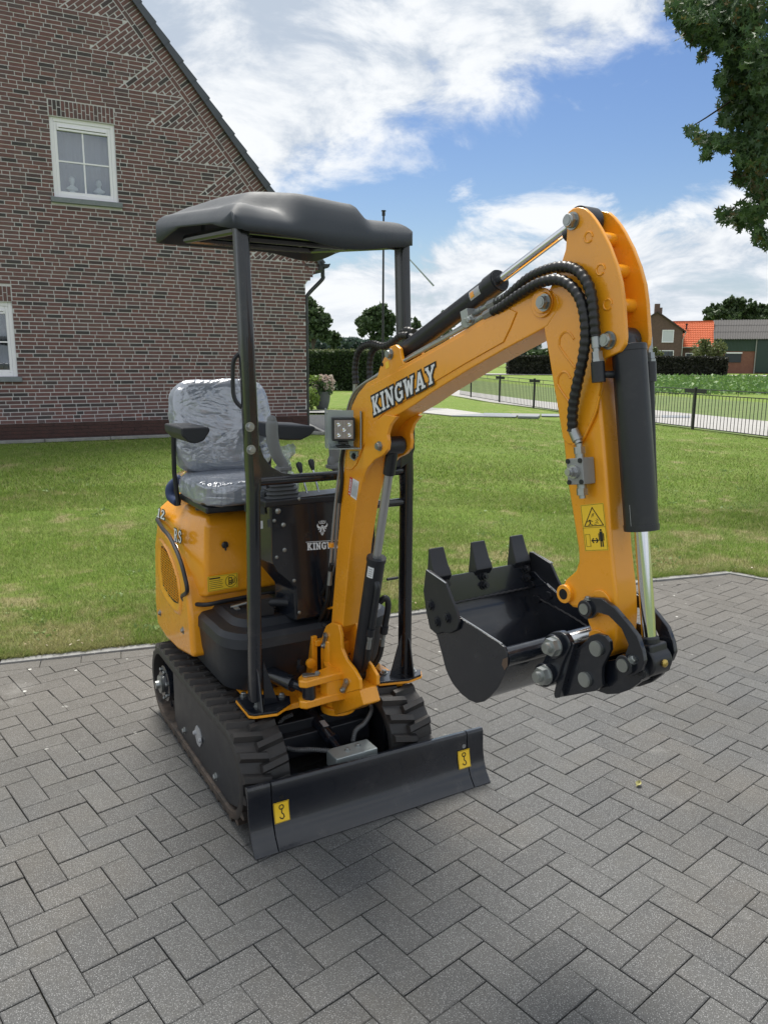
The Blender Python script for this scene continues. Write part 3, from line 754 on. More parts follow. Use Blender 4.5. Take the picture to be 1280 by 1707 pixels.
# vertices where line v=B2 crosses z = base_z + 8k courses
def u_at_z(z, v): return (z-R0[1]-rv[1]*v)/ru[1]
zb0 = GZ+0.29; nb = math.ceil((3.42-zb0)/CH); zt0 = zb0+nb*CH
tris = []
for k in range(-0, 9):
    zlo, zhi = zt0+8*k*CH, zt0+8*(k+1)*CH
    vlo, vhi = rake_pt(u_at_z(zlo, B2), B2), rake_pt(u_at_z(zhi, B2), B2)
    tris.append((zlo, zhi, vlo, vhi))
def left_limit(z):
    """half-plane keeping regular courses left of the tooth at height z"""
    for zlo, zhi, vlo, vhi in tris:
        if zlo <= z < zhi: return (vhi, rv, vlo)
    return None
zz_ = GZ+0.29; row = 0
rb = random.Random(11)
while zz_ < 8.7:
    z0, z1 = zz_, zz_+BH; zm = (z0+z1)/2
    smax = WX
    if zm > 3.06: smax = WX+min(ES-0.03-WX, math.ceil((zm-3.06)/CH)*0.052)
    x = -1.35+rb.uniform(0, 0.2)
    while x < smax:
        L = 0.21 if rb.random() > 0.22 else 0.10
        if row % 1 == 0 and smax-x < 0.33: L = min(L, max(0.06, smax-x)) if smax-x < 0.24 else L
        a, b = x, min(x+L, smax); x = b+JT
        if b-a < 0.03: break
        P = [(a, z0), (b, z0), (b, z1), (a, z1)]
        # cut by windows
        skip = False; pieces = [P]
        for (wa, wb, wc, wd) in WINS:
            top = wd+0.245; lo = wc-0.085
            if z1 > lo+0.01 and z0 < top-0.005:
                ex = 0.055 if zm < wc else 0.0
                new = []
                for Q in pieces:
                    q0, q1 = min(p[0] for p in Q), max(p[0] for p in Q)
                    if q1 <= wa-ex or q0 >= wb+ex: new.append(Q); continue
                    if q0 < wa-ex-0.02: new.append([(q0, z0), (wa-ex-(JT if zm > wd else 0.0), z0), (wa-ex-(JT if zm > wd else 0), z1), (q0, z1)])
                    if q1 > wb+ex+0.02: new.append([(wb+ex+(JT if zm > wd else 0), z0), (q1, z0), (q1, z1), (wb+ex+(JT if zm > wd else 0), z1)])
                pieces = new
        for Q in pieces:
            lim = left_limit(zm)
            if lim is not None:
                vhi, n_, vlo = lim
                # keep points on the inner side of the tooth's upper-left edge: edge runs from vhi along rv
                nn_ = np.array([-rv[1], rv[0]]); 
                if nn_@ru < 0: nn_ = -nn_
                Q = clip_poly(Q, [(vhi-nn_*JT, nn_)])
            elif zm >= tris[0][0]-0.001:
                Q = clip_poly(Q, [(rake_pt(0, B2+JT), -rv)])
            if Q is not None: bricks.append(Q)
    zz_ += CH; row += 1
# braided triangles
for zlo, zhi, vlo, vhi in tris:
    L = np.linalg.norm(vhi-vlo); n = max(1, int(round(L/CH))); pt = L/n
    for k in range(n):
        c0 = vhi+ru*(k*pt+JT*0.5); c1 = vhi+ru*((k+1)*pt-JT*0.5)
        v = 0.0 if k % 2 == 0 else -0.11
        while v < 1.2:
            a, b = max(v, 0)+JT, v+0.21
            if b > a+0.02:
                P = [c0+rv*a, c1+rv*a, c1+rv*b, c0+rv*b]
                Q = clip_poly(P, [((0, zlo+JT*0.3), (0, -1))])
                if Q is not None: bricks.append(Q)
                else: break
            v += 0.21+JT
# rake: long stretchers then soldiers
uu = u_at_z(EZ-0.02, B2); k = 0
uend = -7.0
u = -0.02
while u > uend:
    P = [rake_pt(u, B2-0.005), rake_pt(u-0.21, B2-0.005), rake_pt(u-0.21, B1+JT), rake_pt(u, B1+JT)]; Q = clip_poly(P, [((0, 3.06), (0, -1))])
    if Q: bricks.append(Q)
    u -= 0.21+JT
u = -0.02
while u > uend:
    P = [rake_pt(u, B1), rake_pt(u-BH, B1), rake_pt(u-BH, VERGE), rake_pt(u, VERGE)]; Q = clip_poly(P, [((0, zt0+0.0), (0, -1))])
    if Q: bricks.append(Q)
    u -= CH
# lintels of upright bricks, two staggered tiers
for wa, wb, wc, wd in WINS:
    n = int(round((wb-wa)/CH)); pt = (wb-wa)/n
    for k in range(n):
        a, b = wa+k*pt+JT/2, wa+(k+1)*pt-JT/2; h = 0.135 if k % 2 == 0 else 0.085
        bricks.append([np.array(p) for p in ((a, wd+0.012), (b, wd+0.012), (b, wd+h), (a, wd+h))])
        bricks.append([np.array(p) for p in ((a, wd+h+JT), (b, wd+h+JT), (b, wd+0.235), (a, wd+0.235))])
def brick_geo(P, proud):
    P = [np.array(p, float) for p in P]; n = len(P)
    ar = sum(P[k][0]*P[(k+1) % n][1]-P[(k+1) % n][0]*P[k][1] for k in range(n))
    if ar < 0: P = P[::-1]
    y = -proud
    V = [(p[0], 0.01, p[1]) for p in P]+[(p[0], y, p[1]) for p in P]
    Fc = [tuple(range(n, 2*n))]+[(k, (k+1) % n, n+(k+1) % n, n+k) for k in range(n)]
    return V, Fc
# single brick parts: lower left, where they show largest
def bsz(P):
    c = sum(np.array(p) for p in P)/len(P); q = project(hw(c[0], c[1]))[0]
    if not (0 < q[0] < 400 and 0 < q[1] < 740): return -1
    w = max(p[0] for p in P)-min(p[0] for p in P)
    return w*1000/q[2] if w > 0.19 and len(P) == 4 else -1
szs = [bsz(P) for P in bricks]; od = sorted(range(len(bricks)), key=lambda k: -szs[k]); bpick = set(k for k in od[:298] if szs[k] > 0)
bm0 = MB(); V, Fc = brick_geo([(-.105, -.025), (.105, -.025), (.105, .025), (-.105, .025)], 0.004); bm0.add(V, Fc)
bme = bpy.data.meshes.new('brick'); bme.from_pydata(bm0.v, [], bm0.f); bme.materials.append(M['brick'])
br = MB(); btint = []
for k, P in enumerate(bricks):
    P = [np.array(p, float) for p in P]; c = sum(P)/len(P); w = max(p[0] for p in P)-min(p[0] for p in P)
    if k in bpick:
        o = bpy.data.objects.new('brick', bme); COL.objects.link(o); o.parent = wallo
        o.location = (c[0], -random.uniform(-0.002, 0.002), c[1]+random.gauss(0, 0.0008)); o.scale = (w/0.21, 1, 1); o.rotation_euler = (random.gauss(0, 0.006), random.gauss(0, 0.004), random.gauss(0, 0.006))
    else:
        V, Fc = brick_geo(P, 0.004+random.uniform(-0.002, 0.002)); br.add(V, Fc); btint += [random.random()]*len(Fc)
# corner returns: bricks on the far side wall
z = GZ+0.29
while z < 3.3:
    y = 0.0
    for L in (0.10, 0.21):
        pass
    z += CH
bo = br.build('brickwork', M['brick'], wallo, smooth=False); tag(bo, kind='stuff')
att = bo.data.attributes.new('tint', 'FLOAT', 'FACE'); att.data.foreach_set('value', btint)
# plinth of darker bricks, slightly proud
pb = MB(); z = GZ-0.12; r = 0
while z < GZ+0.285:
    x = -1.4+(0.11 if r % 2 else 0)
    while x < WX+0.012:
        b = min(x+0.21, WX+0.012); 
        if b-x > 0.03: V, Fc = brick_geo([(x, z), (b, z), (b, z+0.052), (x, z+0.052)], 0.014+random.uniform(-.001, .001)); pb.add(V, Fc)
        x += 0.216
    z += 0.0585; r += 1
pbk = MB(); pbk.add([(-5.5, -0.006, -.2), (WX+.01, -0.006, -.2), (WX+.01, -0.006, GZ+0.286), (-5.5, -0.006, GZ+0.286)], [(0, 1, 2, 3)])
plb = pbk.build('plinth', M['mortar_dark'], house, smooth=False)
tag(pb.build('plinth_bricks', M['plinth'], plb, smooth=False), kind='stuff')
# verge tiles stepping down the rake
u = 0.06; k = 0
while u > -7.2:
    t = MB(); L = 0.345
    p0, p1 = rake_pt(u, 0), rake_pt(u-L, 0); out = -rv
    y0, y1 = -0.075, 0.22
    lift0, lift1 = 0.030, 0.004
    q = [p0+rv*0.065+out*lift0*0, p1+rv*0.065, p1+out*(0.035+lift1), p0+out*(0.035+lift0)]
    t.prism([(p[0], y0, p[1]) for p in q], [(p[0], y0+0.018, p[1]) for p in q])
    q2 = [p0+out*(0.018+lift0), p1+out*(0.018+lift1), p1+out*(0.035+lift1), p0+out*(0.035+lift0)]
    t.prism([(p[0], y0+0.018, p[1]) for p in q2], [(p[0], y1, p[1]) for p in q2])
    recalc(t.build('verge_tile', M['tile'], house, bevel=0.004, seg=1)); u -= L-0.018
# roof slopes
rf = MB()
o1 = 0.02
for sgn in (1, -1):
    sx_ = lambda s: s if sgn == 1 else 2*RS-s
    rf.prism([(sx_(ES+0.05), 0.0, EZ-0.06+o1), (sx_(RS), 0.0, RZ+o1), (sx_(RS), 0.0, RZ-0.12), (sx_(ES+0.05), 0.0, EZ-0.18)],
             [(sx_(ES+0.05), 9.0, EZ-0.06+o1), (sx_(RS), 9.0, RZ+o1), (sx_(RS), 9.0, RZ-0.12), (sx_(ES+0.05), 9.0, EZ-0.18)])
recalc(rf.build('roof', M['tile'], house, smooth=False))
# gutter and downpipe
gt = MB(); n = 12; pr = []
for i in range(n+1):
    a = math.pi+math.pi*i/n; pr.append((ES+0.10+0.075*math.cos(a), EZ-0.03+0.08*math.sin(a)))
pr2 = [(ES+0.10+0.068*math.cos(math.pi+math.pi*i/n), EZ-0.03+0.073*math.sin(math.pi+math.pi*i/n)) for i in range(n+1)][::-1]
q = pr+pr2
for y0, y1 in ((-0.07, 9.0),): gt.prism([(a, y0, b) for a, b in q], [(a, y1, b) for a, b in q])
gt.prism([(a, -0.075, b) for a, b in pr], [(a, -0.07, b) for a, b in pr])
gt.tube([(ES+.178, -0.07, EZ-.028), (ES+.178, 9, EZ-.028)], 0.010, 6)
gt.box((ES+0.00, 0.3, EZ-.07), (0.07, 0.75, 0.16))
recalc(gt.build('gutter', M['gutter'], house))
dp = MB(); dp.tube(spline([(ES+.10, 0.10, EZ-.10), (ES+.10, 0.10, EZ-.22), (ES+.085, 0.10, EZ-.30), (WX+.10, 0.10, 2.90), (WX+.055, 0.10, 2.76), (WX+.055, 0.10, 2.6)], 5)+[np.array((WX+.055, .10, GZ-.1))], 0.038, 12)
for z in (2.4, 1.4): dp.cyl((WX+.055, .10, z-.02), (WX+.055, .10, z+.02), .045, 12)
dp.build('downpipe', M['gutter'], house)
# windows
def window(wa, wb, wc, wd, vent=True, curtain=False):
    y = 0.035; f = MB()
    def bar(x0, x1, z0, z1, y0, y1): hbox(f, x0, x1, y0, y1, z0, z1)
    T = 0.062
    bar(wa, wa+T, wc, wd, y, y+.07); bar(wb-T, wb, wc, wd, y, y+.07); bar(wa+T, wb-T, wd-T, wd, y, y+.07); bar(wa+T, wb-T, wc, wc+T, y, y+.07)
    fo = f.build('window_frame', M['frame'], house, bevel=0.004, seg=1)
    f = MB(); S = 0.045; a, b, c, d = wa+T, wb-T, wc+T, wd-T
    bar(a, a+S, c, d, y+.012, y+.075); bar(b-S, b, c, d, y+.012, y+.075); bar(a+S, b-S, d-S, d, y+.012, y+.075); bar(a+S, b-S, c, c+S, y+.012, y+.075)
    f.build('sash', M['frame'], fo, bevel=0.005, seg=1)
    a, b, c, d = a+S, b-S, c+S, d-S
    if vent:
        f = MB(); bar(a, b, d-.075, d, y+.0, y+.06); bar(a+.02, b-.02, d-.035, d-.020, y-.012, y+.0)
        f.build('vent', M['frame'], fo, bevel=0.004, seg=1); f = MB(); bar(a+.03, b-.03, d-.042, d-.036, y-.003, y+.001); f.build('vent_slot', M['dark'], fo, smooth=False); d -= .075  # the slot is a solid near-black strip, its shade painted on
    f = MB(); mx_, mz_ = (a+b)/2, (c+d)/2; bar(mx_-.011, mx_+.011, c, d, y+.025, y+.06); bar(a, mx_-.011, mz_-.011, mz_+.011, y+.025, y+.06); bar(mx_+.011, b, mz_-.011, mz_+.011, y+.025, y+.06)
    f.build('glazing_bar', M['frame'], fo, smooth=False)
    for x0, x1 in ((a, mx_-.011), (mx_+.011, b)):
        for z0, z1 in ((c, mz_-.011), (mz_+.011, d)):
            g_ = MB(); hbox(g_, x0, x1, y+.040, y+.046, z0, z1); g_.build('pane', M['glass'], fo, smooth=False)
    s_ = MB(); hbox(s_, wa-.055 if wa > -.5 else wa-.055, wb+.055, -0.055, 0.10, wc-.082, wc-.002); s_.build('window_sill', M['stone'], house, bevel=0.005, seg=1)
    return (a, b, c, d)
w1 = window(*WINS[0]); w2 = window(*WINS[1]); w3 = window(*WINS[2])
cu = MB(); a, b, c, d = w2
P = [[(x, 0.20+0.02*math.sin(x*60), z) for z in (c-.05, d+.05)] for x in np.linspace(b-.20, b+.12, 40)]
cu.grid(P); cu.build('curtain', paint('grey_curtain', (0.13, 0.13, 0.14), 0.8, 0.0), house)
cu = MB(); P = [[(x, 0.30+0.012*math.sin(x*50), z) for z in (w1[2]-.1, w1[3]+.1)] for x in np.linspace(w1[0]-.1, w1[1]+.1, 90)]
cu.grid(P); cu.build('curtain', paint('blue_grey_blind', (.30, .32, .38), .8, 0), house)
# plaster busts on the inner sill of the upper window
def bust(s, dep, sc, lab, tilt=0.0):
    r = empty('bust', hw(s, WINS[0][2]+.105, -0.150), HA+tilt, lab, 'bust', 'white busts in the upstairs window')
    m = MB(); k = sc
    m.lathe([(.060*k, 0), (.066*k, .006*k), (.050*k, .022*k), (.030*k, .032*k), (.034*k, .040*k)], (0, 0, 0), (0, 0, 1), 20); m.build('pedestal', M['plaster'], r)
    m = MB()
    rings = [(.040, .034, .040, 0), (.095, .05, .050, .0), (.105, .052, .066, 0), (.085, .046, .092, 0), (.045, .034, .112, 0), (.029, .028, .130, 0), (.029, .030, .150, -.004), (.036, .042, .168, -.006),
             (.043, .050, .190, -.006), (.046, .054, .212, -.004), (.043, .052, .235, -.002), (.032, .040, .252, 0), (.012, .016, .262, 0)]
    P = []
    for (rx, ry, h, oy) in rings: P.append([(rx*k*math.cos(t), (ry*k*math.sin(t)+oy*k), h*k) for t in np.linspace(0, 2*math.pi, 21)])
    m.grid(P); m.sphere((0, -.053*k, .190*k), .010*k, 6, 8, (0.7, 1, 1.5)); m.sphere((.045*k, 0, .195*k), .011*k, 6, 8, (.5, 1, 1.4)); m.sphere((-.045*k, 0, .195*k), .011*k, 6, 8, (.5, 1, 1.4)); m.sphere((0, -.044*k, .165*k), .012*k, 6, 8)
    m.build('figure', M['plaster'], r, sub=1)
bust(1.75, 0, 0.98, 'white plaster bust in the lower left pane of the upstairs window', 0.3)
bust(2.16, 0, 0.92, 'white plaster bust in the lower right pane of the upstairs window', -0.2)

# gravel strip along the house and its edging
gs = MB()
def gz_h(s, o): p = hw(s, 0, o); return float(ground_z(p[0], p[1]))
S_ = np.linspace(-4, 5.75, 30)
gs.grid([[hw(s, gz_h(s, o)+0.035, o) for o in (0.0, 0.50)] for s in S_])
strip = gs.build('gravel_strip', M['gravel'], smooth=False); tag(strip, 'dark grey gravel strip along the foot of the brick wall', 'gravel', kind='stuff')
def slab_row(name, pts, w, h, mat, L=1.0, parent=None):
    par = parent
    for a, b in zip(pts[:-1], pts[1:]):
        a = np.array(a[:2], float); b = np.array(b[:2], float); D = np.linalg.norm(b-a); n = max(1, round(D/L)); t = nrm(b-a)
        for k in range(n):
            p, q = a+(b-a)*k/n, a+(b-a)*(k+1)/n; c = (p+q)/2; m = MB(); m.box((0, 0, 0), (D/n-0.008, w, h)); o = m.build(name, mat, par, bevel=0.005, seg=1)
            o.location = (c[0], c[1], float(ground_z(c[0], c[1]))+h/2-0.01+0.03); o.rotation_euler = (0, 0, math.atan2(t[1], t[0]))
edge = MB(); edge.add([(-3, 14, -.3), (-3, 14.1, -.3), (-2.9, 14, -.3)], [(0, 1, 2)]); edge = edge.build('gravel_edging', M['kerb'], smooth=False); tag(edge, kind='structure')
slab_row('edging_stone', [hw(-4, 0, 0.53), hw(5.0, 0, 0.53)], 0.06, 0.05, M['kerb'], 1.0, edge)
c1, c2, c3, c4 = hit_ground(480, 734)[:2], hit_ground(543, 729)[:2], hit_ground(540, 722)[:2], hit_ground(512, 701)[:2]
slab_row('edging_stone', [hw(5.0, 0, .53), tuple(hit_ground(541, 727)[:2]), tuple(hit_ground(556, 724)[:2])], 0.07, 0.05, M['kerb'], 1.0, edge)
slab_row('edging_stone', [tuple(hit_ground(512, 712)[:2]), tuple(hit_ground(541, 727)[:2])], 0.07, 0.06, M['kerb'], 1.0, edge)
bed = MB(); pp_ = [hit_ground(*q) for q in [(508, 722), (541, 727), (585, 716), (575, 694), (508, 694)]]
bed.add([(p[0], p[1], float(ground_z(p[0], p[1]))+0.04) for p in pp_], [(0, 1, 2, 3, 4)]); b_ = bed.build('gravel_bed', M['gravel'], smooth=False); recalc(b_); tag(b_, 'dark gravel bed beside the corner of the brick house', 'gravel', kind='stuff')

# ================================================================== LAWN PATHS
path = MB(); q = [hit_ground(*p) for p in [(512, 686.5), (570, 687.5), (575, 692), (512, 692)]]
path.add([(p[0], p[1], p[2]+0.066) for p in q], [(0, 1, 2, 3)]); pth = path.build('path', M['kerb'], smooth=False); recalc(pth); tag(pth, kind='structure')
def flat_slab(name, px, mat, parent, h=0.05, dz=0.02):
    P = [hit_ground(*p) for p in px]; m = MB(); m.prism([(p[0], p[1], p[2]+dz) for p in P], [(p[0], p[1], p[2]+dz+h) for p in P]); return recalc(m.build(name, mat, parent, bevel=0.004, seg=1))
flat_slab('slab', [(700, 690), (752, 695.5), (806, 692), (745, 683.5)], M['concrete'], pth, 0.03)
flat_slab('slab', [(640, 684), (700, 690), (745, 683.5), (690, 680)], M['kerb'], pth, 0.025)
flat_slab('slab', [(752, 696), (860, 697.5), (862, 692), (806, 692)], M['stone'], pth, 0.03)
for i, (a, b) in enumerate(((806, 850), (852, 900), (902, 950), (952, 1000), (1002, 1050), (1052, 1100), (1102, 1150))):
    f = lambda x, k: (691.5+(x-806)*0.016+k, )
    flat_slab('slab', [(a, 694.5+(a-806)*.012), (b, 694.5+(b-806)*.012), (b, 691+(b-806)*.012), (a, 691+(a-806)*.012)], M['kerb'] if i % 2 else M['stone'], pth, 0.03)
flat_slab('slab', [(862, 698.5), (896, 699), (900, 696.5), (866, 696)], M['stone'], pth, 0.06)

# ================================================================== ROAD, VERGES, FIELD
def strip_sheet(name, near, far, mat, dz, n=30):
    def lerp(pl, t):
        L = len(pl)-1; k = min(int(t*L), L-1); u = t*L-k; return pl[k]*(1-u)+pl[k+1]*u
    P = []
    for t in np.linspace(0, 1, n):
        a, b = lerp(near, t), lerp(far, t); P.append([(a[0]+(b[0]-a[0])*u, a[1]+(b[1]-a[1])*u, float(ground_z(a[0]+(b[0]-a[0])*u, a[1]+(b[1]-a[1])*u))+dz) for u in np.linspace(0, 1, 5)])
    m = MB(); m.grid(P); o = m.build(name, mat); recalc(o); return o
fp = [hit_ground(*q)[:2] for q in [(1154, 717.0), (889, 681.2), (837, 674.6), (793, 668.6)]]
fd = nrm(fp[1]-fp[0]); fa = fp[0]-fd*2*((np.linalg.norm(fp[1]-fp[0]))/3)
fn = np.array([fd[1], -fd[0]]); 
if fn[0] < 0: fn = -fn
rl = [fp[0]-fd*16, fp[0]-fd*3, fp[1], fp[3], fp[3]+fd*60]
near = [p+fn*0.35 for p in rl]; wR = 3.6
road = strip_sheet('road', near, [p+fn*(0.35+wR) for p in rl], M['road'], 0.035); tag(road, kind='structure')
vg = strip_sheet('verge', [p+fn*(0.30+wR) for p in rl], [p+fn*(9.5+wR) for p in rl], M['verge'], 0.028); tag(vg, kind='structure')
vg2 = strip_sheet('verge', [p+fn*0.10 for p in rl], [p+fn*0.42 for p in rl], M['verge'], 0.030); tag(vg2, kind='structure')
fr = MB(); P = [at_depth(x, y, Y) for x, y, Y in ((700, 626, 78), (1500, 626, 78), (1500, 626, 82), (700, 626, 82))]
P = [(p[0], p[1], float(ground_z(p[0], p[1]))+0.06) for p in P]
fr.add(P, [(0, 1, 2, 3)]); o = fr.build('road', M['concrete'], smooth=False); recalc(o); tag(o, kind='structure')

def leaf_cloud(name, pts, size, mat, parent=None, shape='quad', flat=0.0, tint=True, seed=1):
    rs = np.random.RandomState(seed); n = len(pts); pts = np.asarray(pts, float)
    a = rs.normal(0, 1, (n, 3)); a[:, 2] *= (1-flat); a /= np.linalg.norm(a, axis=1)[:, None]; b = rs.normal(0, 1, (n, 3)); b[:, 2] *= (1-flat)
    b -= a*(a*b).sum(1)[:, None]; b /= np.linalg.norm(b, axis=1)[:, None]; s = (size*rs.uniform(0.6, 1.3, n))[:, None]
    if shape == 'quad':
        V = np.stack([pts-a*s, pts+b*s*0.55, pts+a*s, pts-b*s*0.55], 1).reshape(-1, 3); F = np.arange(len(V)).reshape(-1, 4); k = 4; T = rs.uniform(0, 1, n)
    else:   # five-lobed star leaf: centre fan
        c = np.cross(a, b); out = [pts]; 
        for i in range(10):
            th = 2*math.pi*i/10; r = 1.0 if i % 2 == 0 else 0.40
            if i == 5: r = 0.25
            if i in (4, 6): r = 0.85
            out.append(pts+(a*math.cos(th)+b*math.sin(th))*s*r+c*s*0.10*(-1)**i)
        V = np.stack(out, 1).reshape(-1, 3); base = (np.arange(n)*11)[:, None]
        F = np.concatenate([np.concatenate([base, base+1+i, base+1+(i+1) % 10], 1) for i in range(10)]); k = 3; T = np.tile(rs.uniform(0, 1, n), 10)
    return np_mesh(name, V, F, mat, k, parent, T)
M['weed'] = mat_leaf('clover_leaf', (0.16, 0.26, 0.07), (0.30, 0.38, 0.14))
tag(leaf_cloud('lawn_weeds', WEEDS, .016, M['weed'], flat=-.0, seed=78), 'small pale clover and plantain leaves dotted through the lawn', 'weeds', kind='stuff')
# leafy crop rows in the field across the road
cr_pts = []
rs = np.random.RandomState(9)
A0, A1 = hit_ground(1095, 655)[:2], hit_ground(1330, 659)[:2]
for k in range(26000):
    u, v = rs.uniform(-0.5, 1.25), rs.uniform(0, 1)
    y0 = 30+v*v*46+0; 
    x = rs.uniform(14, 60); y = 42+v*32
    x = x*(y/60)
    r = (y*0.9+x*0.25) % 0.95
    if r > 0.72: continue
    cr_pts.append((x, y, float(0.5*sstep((y-45)/45))+rs.uniform(0.02, 0.42)*(1-abs(r-0.36)/0.7)))
o = leaf_cloud('crop_rows', cr_pts, 0.15, M['leaf_crop'], seed=4); tag(o, 'rows of low leafy green crop beyond the road', 'crop', kind='stuff')

# ================================================================== HEDGES
def hedge(name, p, q, width, h, mat, label, n, size, topmat=None, seed=3):
    p = np.array(p[:2], float); q = np.array(q[:2], float); L = np.linalg.norm(q-p); t = (q-p)/L; nn = np.array([-t[1], t[0]]); mid = (p+q)/2
    z0 = float(ground_z(*mid)); root = empty(name, (mid[0], mid[1], z0), math.atan2(t[1], t[0]), label, 'hedge'); rs = np.random.RandomState(seed)
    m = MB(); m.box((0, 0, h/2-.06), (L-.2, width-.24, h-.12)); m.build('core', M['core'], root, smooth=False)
    pts = []
    for _ in range(n):
        f = rs.choice(4, p=[.5, .28, .17, .05]); x = rs.uniform(-L/2, L/2); bx = 0.05*math.sin(x*1.7)+0.03*math.sin(x*5.1)
        if f == 0: pts.append((x, -width/2+bx+rs.normal(0, .03), rs.uniform(0, h)))
        elif f == 1: pts.append((x, rs.uniform(-width/2, width/2), h+0.3*bx+rs.normal(0, .03)))
        elif f == 2: pts.append((x, width/2+bx, rs.uniform(0, h)))
        else: pts.append((rs.choice([-1, 1])*L/2+rs.normal(0, .03), rs.uniform(-width/2, width/2), rs.uniform(0, h)))
    leaf_cloud('foliage', pts, size, mat, root, seed=seed)
    if topmat:
        pts = [(rs.uniform(-L/2, L/2), rs.uniform(-width/2, width/2), h+rs.normal(0.03, .04)) for _ in range(int(n*0.12))]
        leaf_cloud('top_shoots', pts, size, topmat, root, seed=seed+1)
    return root
hp = hit_ground(505, 650.5)
hedge('hedge', (hp[0]-3, hp[1]), (2.4, hp[1]), 0.9, (650.5-588)/FPX*hp[1], M['leaf_hedge'], 'tall clipped green hedge behind the flower pot with paler shoots on top', 26000, 0.055, M['leaf_hedge_top'])
a, b = at_depth(846, 624, 80), at_depth(1206, 624, 80)
hedge('hedge', a, b, 1.6, 30/FPX*80+0.0, M['leaf_hedge_dark'], 'long dark brownish hedge in front of the farmhouse across the field', 17000, 0.13, None, 8)
# low leafy shrub before the farmhouse hedge and behind it
def shrub(name, px, py, Y, w, h, mat, label, n, size, cat='shrub', seed=1, stem=True, z0=None):
    c = at_depth(px, py, Y); gz = float(ground_z(c[0], c[1])) if z0 is None else z0; r = empty(name, (c[0], c[1], gz), 0, label, cat); rs = np.random.RandomState(seed)
    lobes = [(rs.uniform(-.5, .5)*w*.6, rs.uniform(-.5, .5)*w*.5, h*rs.uniform(.45, .85), w*rs.uniform(.22, .36)) for _ in range(7)]
    pts = []
    for _ in range(n):
        l = lobes[rs.randint(7)]; d = nrm(rs.normal(0, 1, 3))*l[3]*rs.uniform(.6, 1.0); p = (l[0]+d[0], l[1]+d[1], max(0.05*h, l[2]+d[2]*1.0)); pts.append(p)
    leaf_cloud('foliage', pts, size, mat, r, seed=seed)
    m = MB()
    for l in lobes[:5]: m.tube([(0, 0, -0.05), (l[0]*.4, l[1]*.4, l[2]*.5), (l[0], l[1], l[2])], w*.02, 6)
    m.build('stem', M['bark'], r); return r
shrub('shrub', 520, 672, 20.2, 0.75, 0.62, M['leaf_bright'], 'bright yellow-green shrub between the house corner and the flower pot', 420, 0.05, seed=5)
shrub('shrub', 1182, 600, 84, 3.4, 3.4, M['leaf_hedge_top'], 'round reddish green shrub against the farmhouse extension wall', 1500, 0.16, seed=6)
shrub('shrub', 1093, 600, 84, 1.3, 3.2, M['leaf_hedge_top'], 'light green shrub at the left corner of the farmhouse', 700, 0.14, seed=7)
# young palm-like plant tied to a white stake
c = at_depth(1173, 600, 83); r = empty('young_tree', (c[0], c[1], float(ground_z(c[0], c[1]))), 0, 'young narrow tree tied to a white stake before the orange roof', 'tree')
m = MB(); m.cyl((.12, 0, 0), (.12, 0, 3.1), .035, 8); m.build('stake', M['frame'], r)
m = MB(); m.tube([(0, 0, 0), (.02, 0, 1.5), (0, 0, 3.0)], .04, 6); m.build('trunk', M['bark'], r)
rs = np.random.RandomState(2); leaf_cloud('crown', [(rs.normal(0, .26), rs.normal(0, .26), rs.uniform(2.2, 3.7)) for _ in range(380)], .17, M['leaf_hedge_top'], r, seed=2)

# ================================================================== FENCE
F0 = fp[0]-fd*4.0; span = np.linalg.norm(fp[1]-fp[0])/3
fence = empty('metal_fence', (F0[0], F0[1], float(ground_z(*F0))), math.atan2(fd[1], fd[0]), 'low black metal bar fence between the lawn and the pale road', 'fence')
Lf = 4.0+np.linalg.norm(fp[3]-fp[0])+4.2
def fz(x): p = F0+fd*x; return float(ground_z(*p))-float(ground_z(*F0))
pm_, bm_ = MB(), MB(); 
pm_.box((0, 0, .53), (.055, .055, 1.06)); pm_.box((0, 0, 1.068), (.07, .07, .016)); bm_.cyl((0, 0, .07), (0, 0, .90), .008, 6)
post0 = pm_.build('post', M['ironblack'], fence, bevel=.004, seg=1); post0.location = (4.0, 0, fz(4.0)); bar0 = bm_.build('bar', M['ironblack'], fence); bar0.location = (.06, 0, fz(.06))
def dupc(o, loc):
    c = o.copy(); COL.objects.link(c); c.location = loc; return c
for k in range(-1, 8):
    x = 4.0+k*span
    if k == 0 or x > Lf: continue
    dupc(post0, (x, 0, fz(x)))
x = .18
while x < Lf:
    dupc(bar0, (x, 0, fz(x))); x += .118
sh = MB(); sh.cyl((0, 0, .90), (0, 0, 1.03), .007, 6); s0 = sh.build('short_bar', M['ironblack'], fence); s0.location = (.6, 0, fz(.6))
for k in range(1, 26): dupc(s0, (.6+k*.95, 0, fz(.6+k*.95)))
for z, t in ((.08, .012), (.90, .012), (1.03, .012)):
    m = MB(); m.tube([(x, 0, z+fz(x)) for x in np.linspace(0, Lf, 30)], t, 6); m.build('rail', M['ironblack'], fence)
for k in range(-1, 8):
    x = 4.0+k*span
    for sg in (-1, 1):
        if 0 < x+sg*.22 < Lf: m = MB(); m.box((0, 0, 0), (.36, .02, .105)); o = m.build('top_panel', M['ironblack'], fence, smooth=False); o.location = (x+sg*.215, 0, 0.985+fz(x))

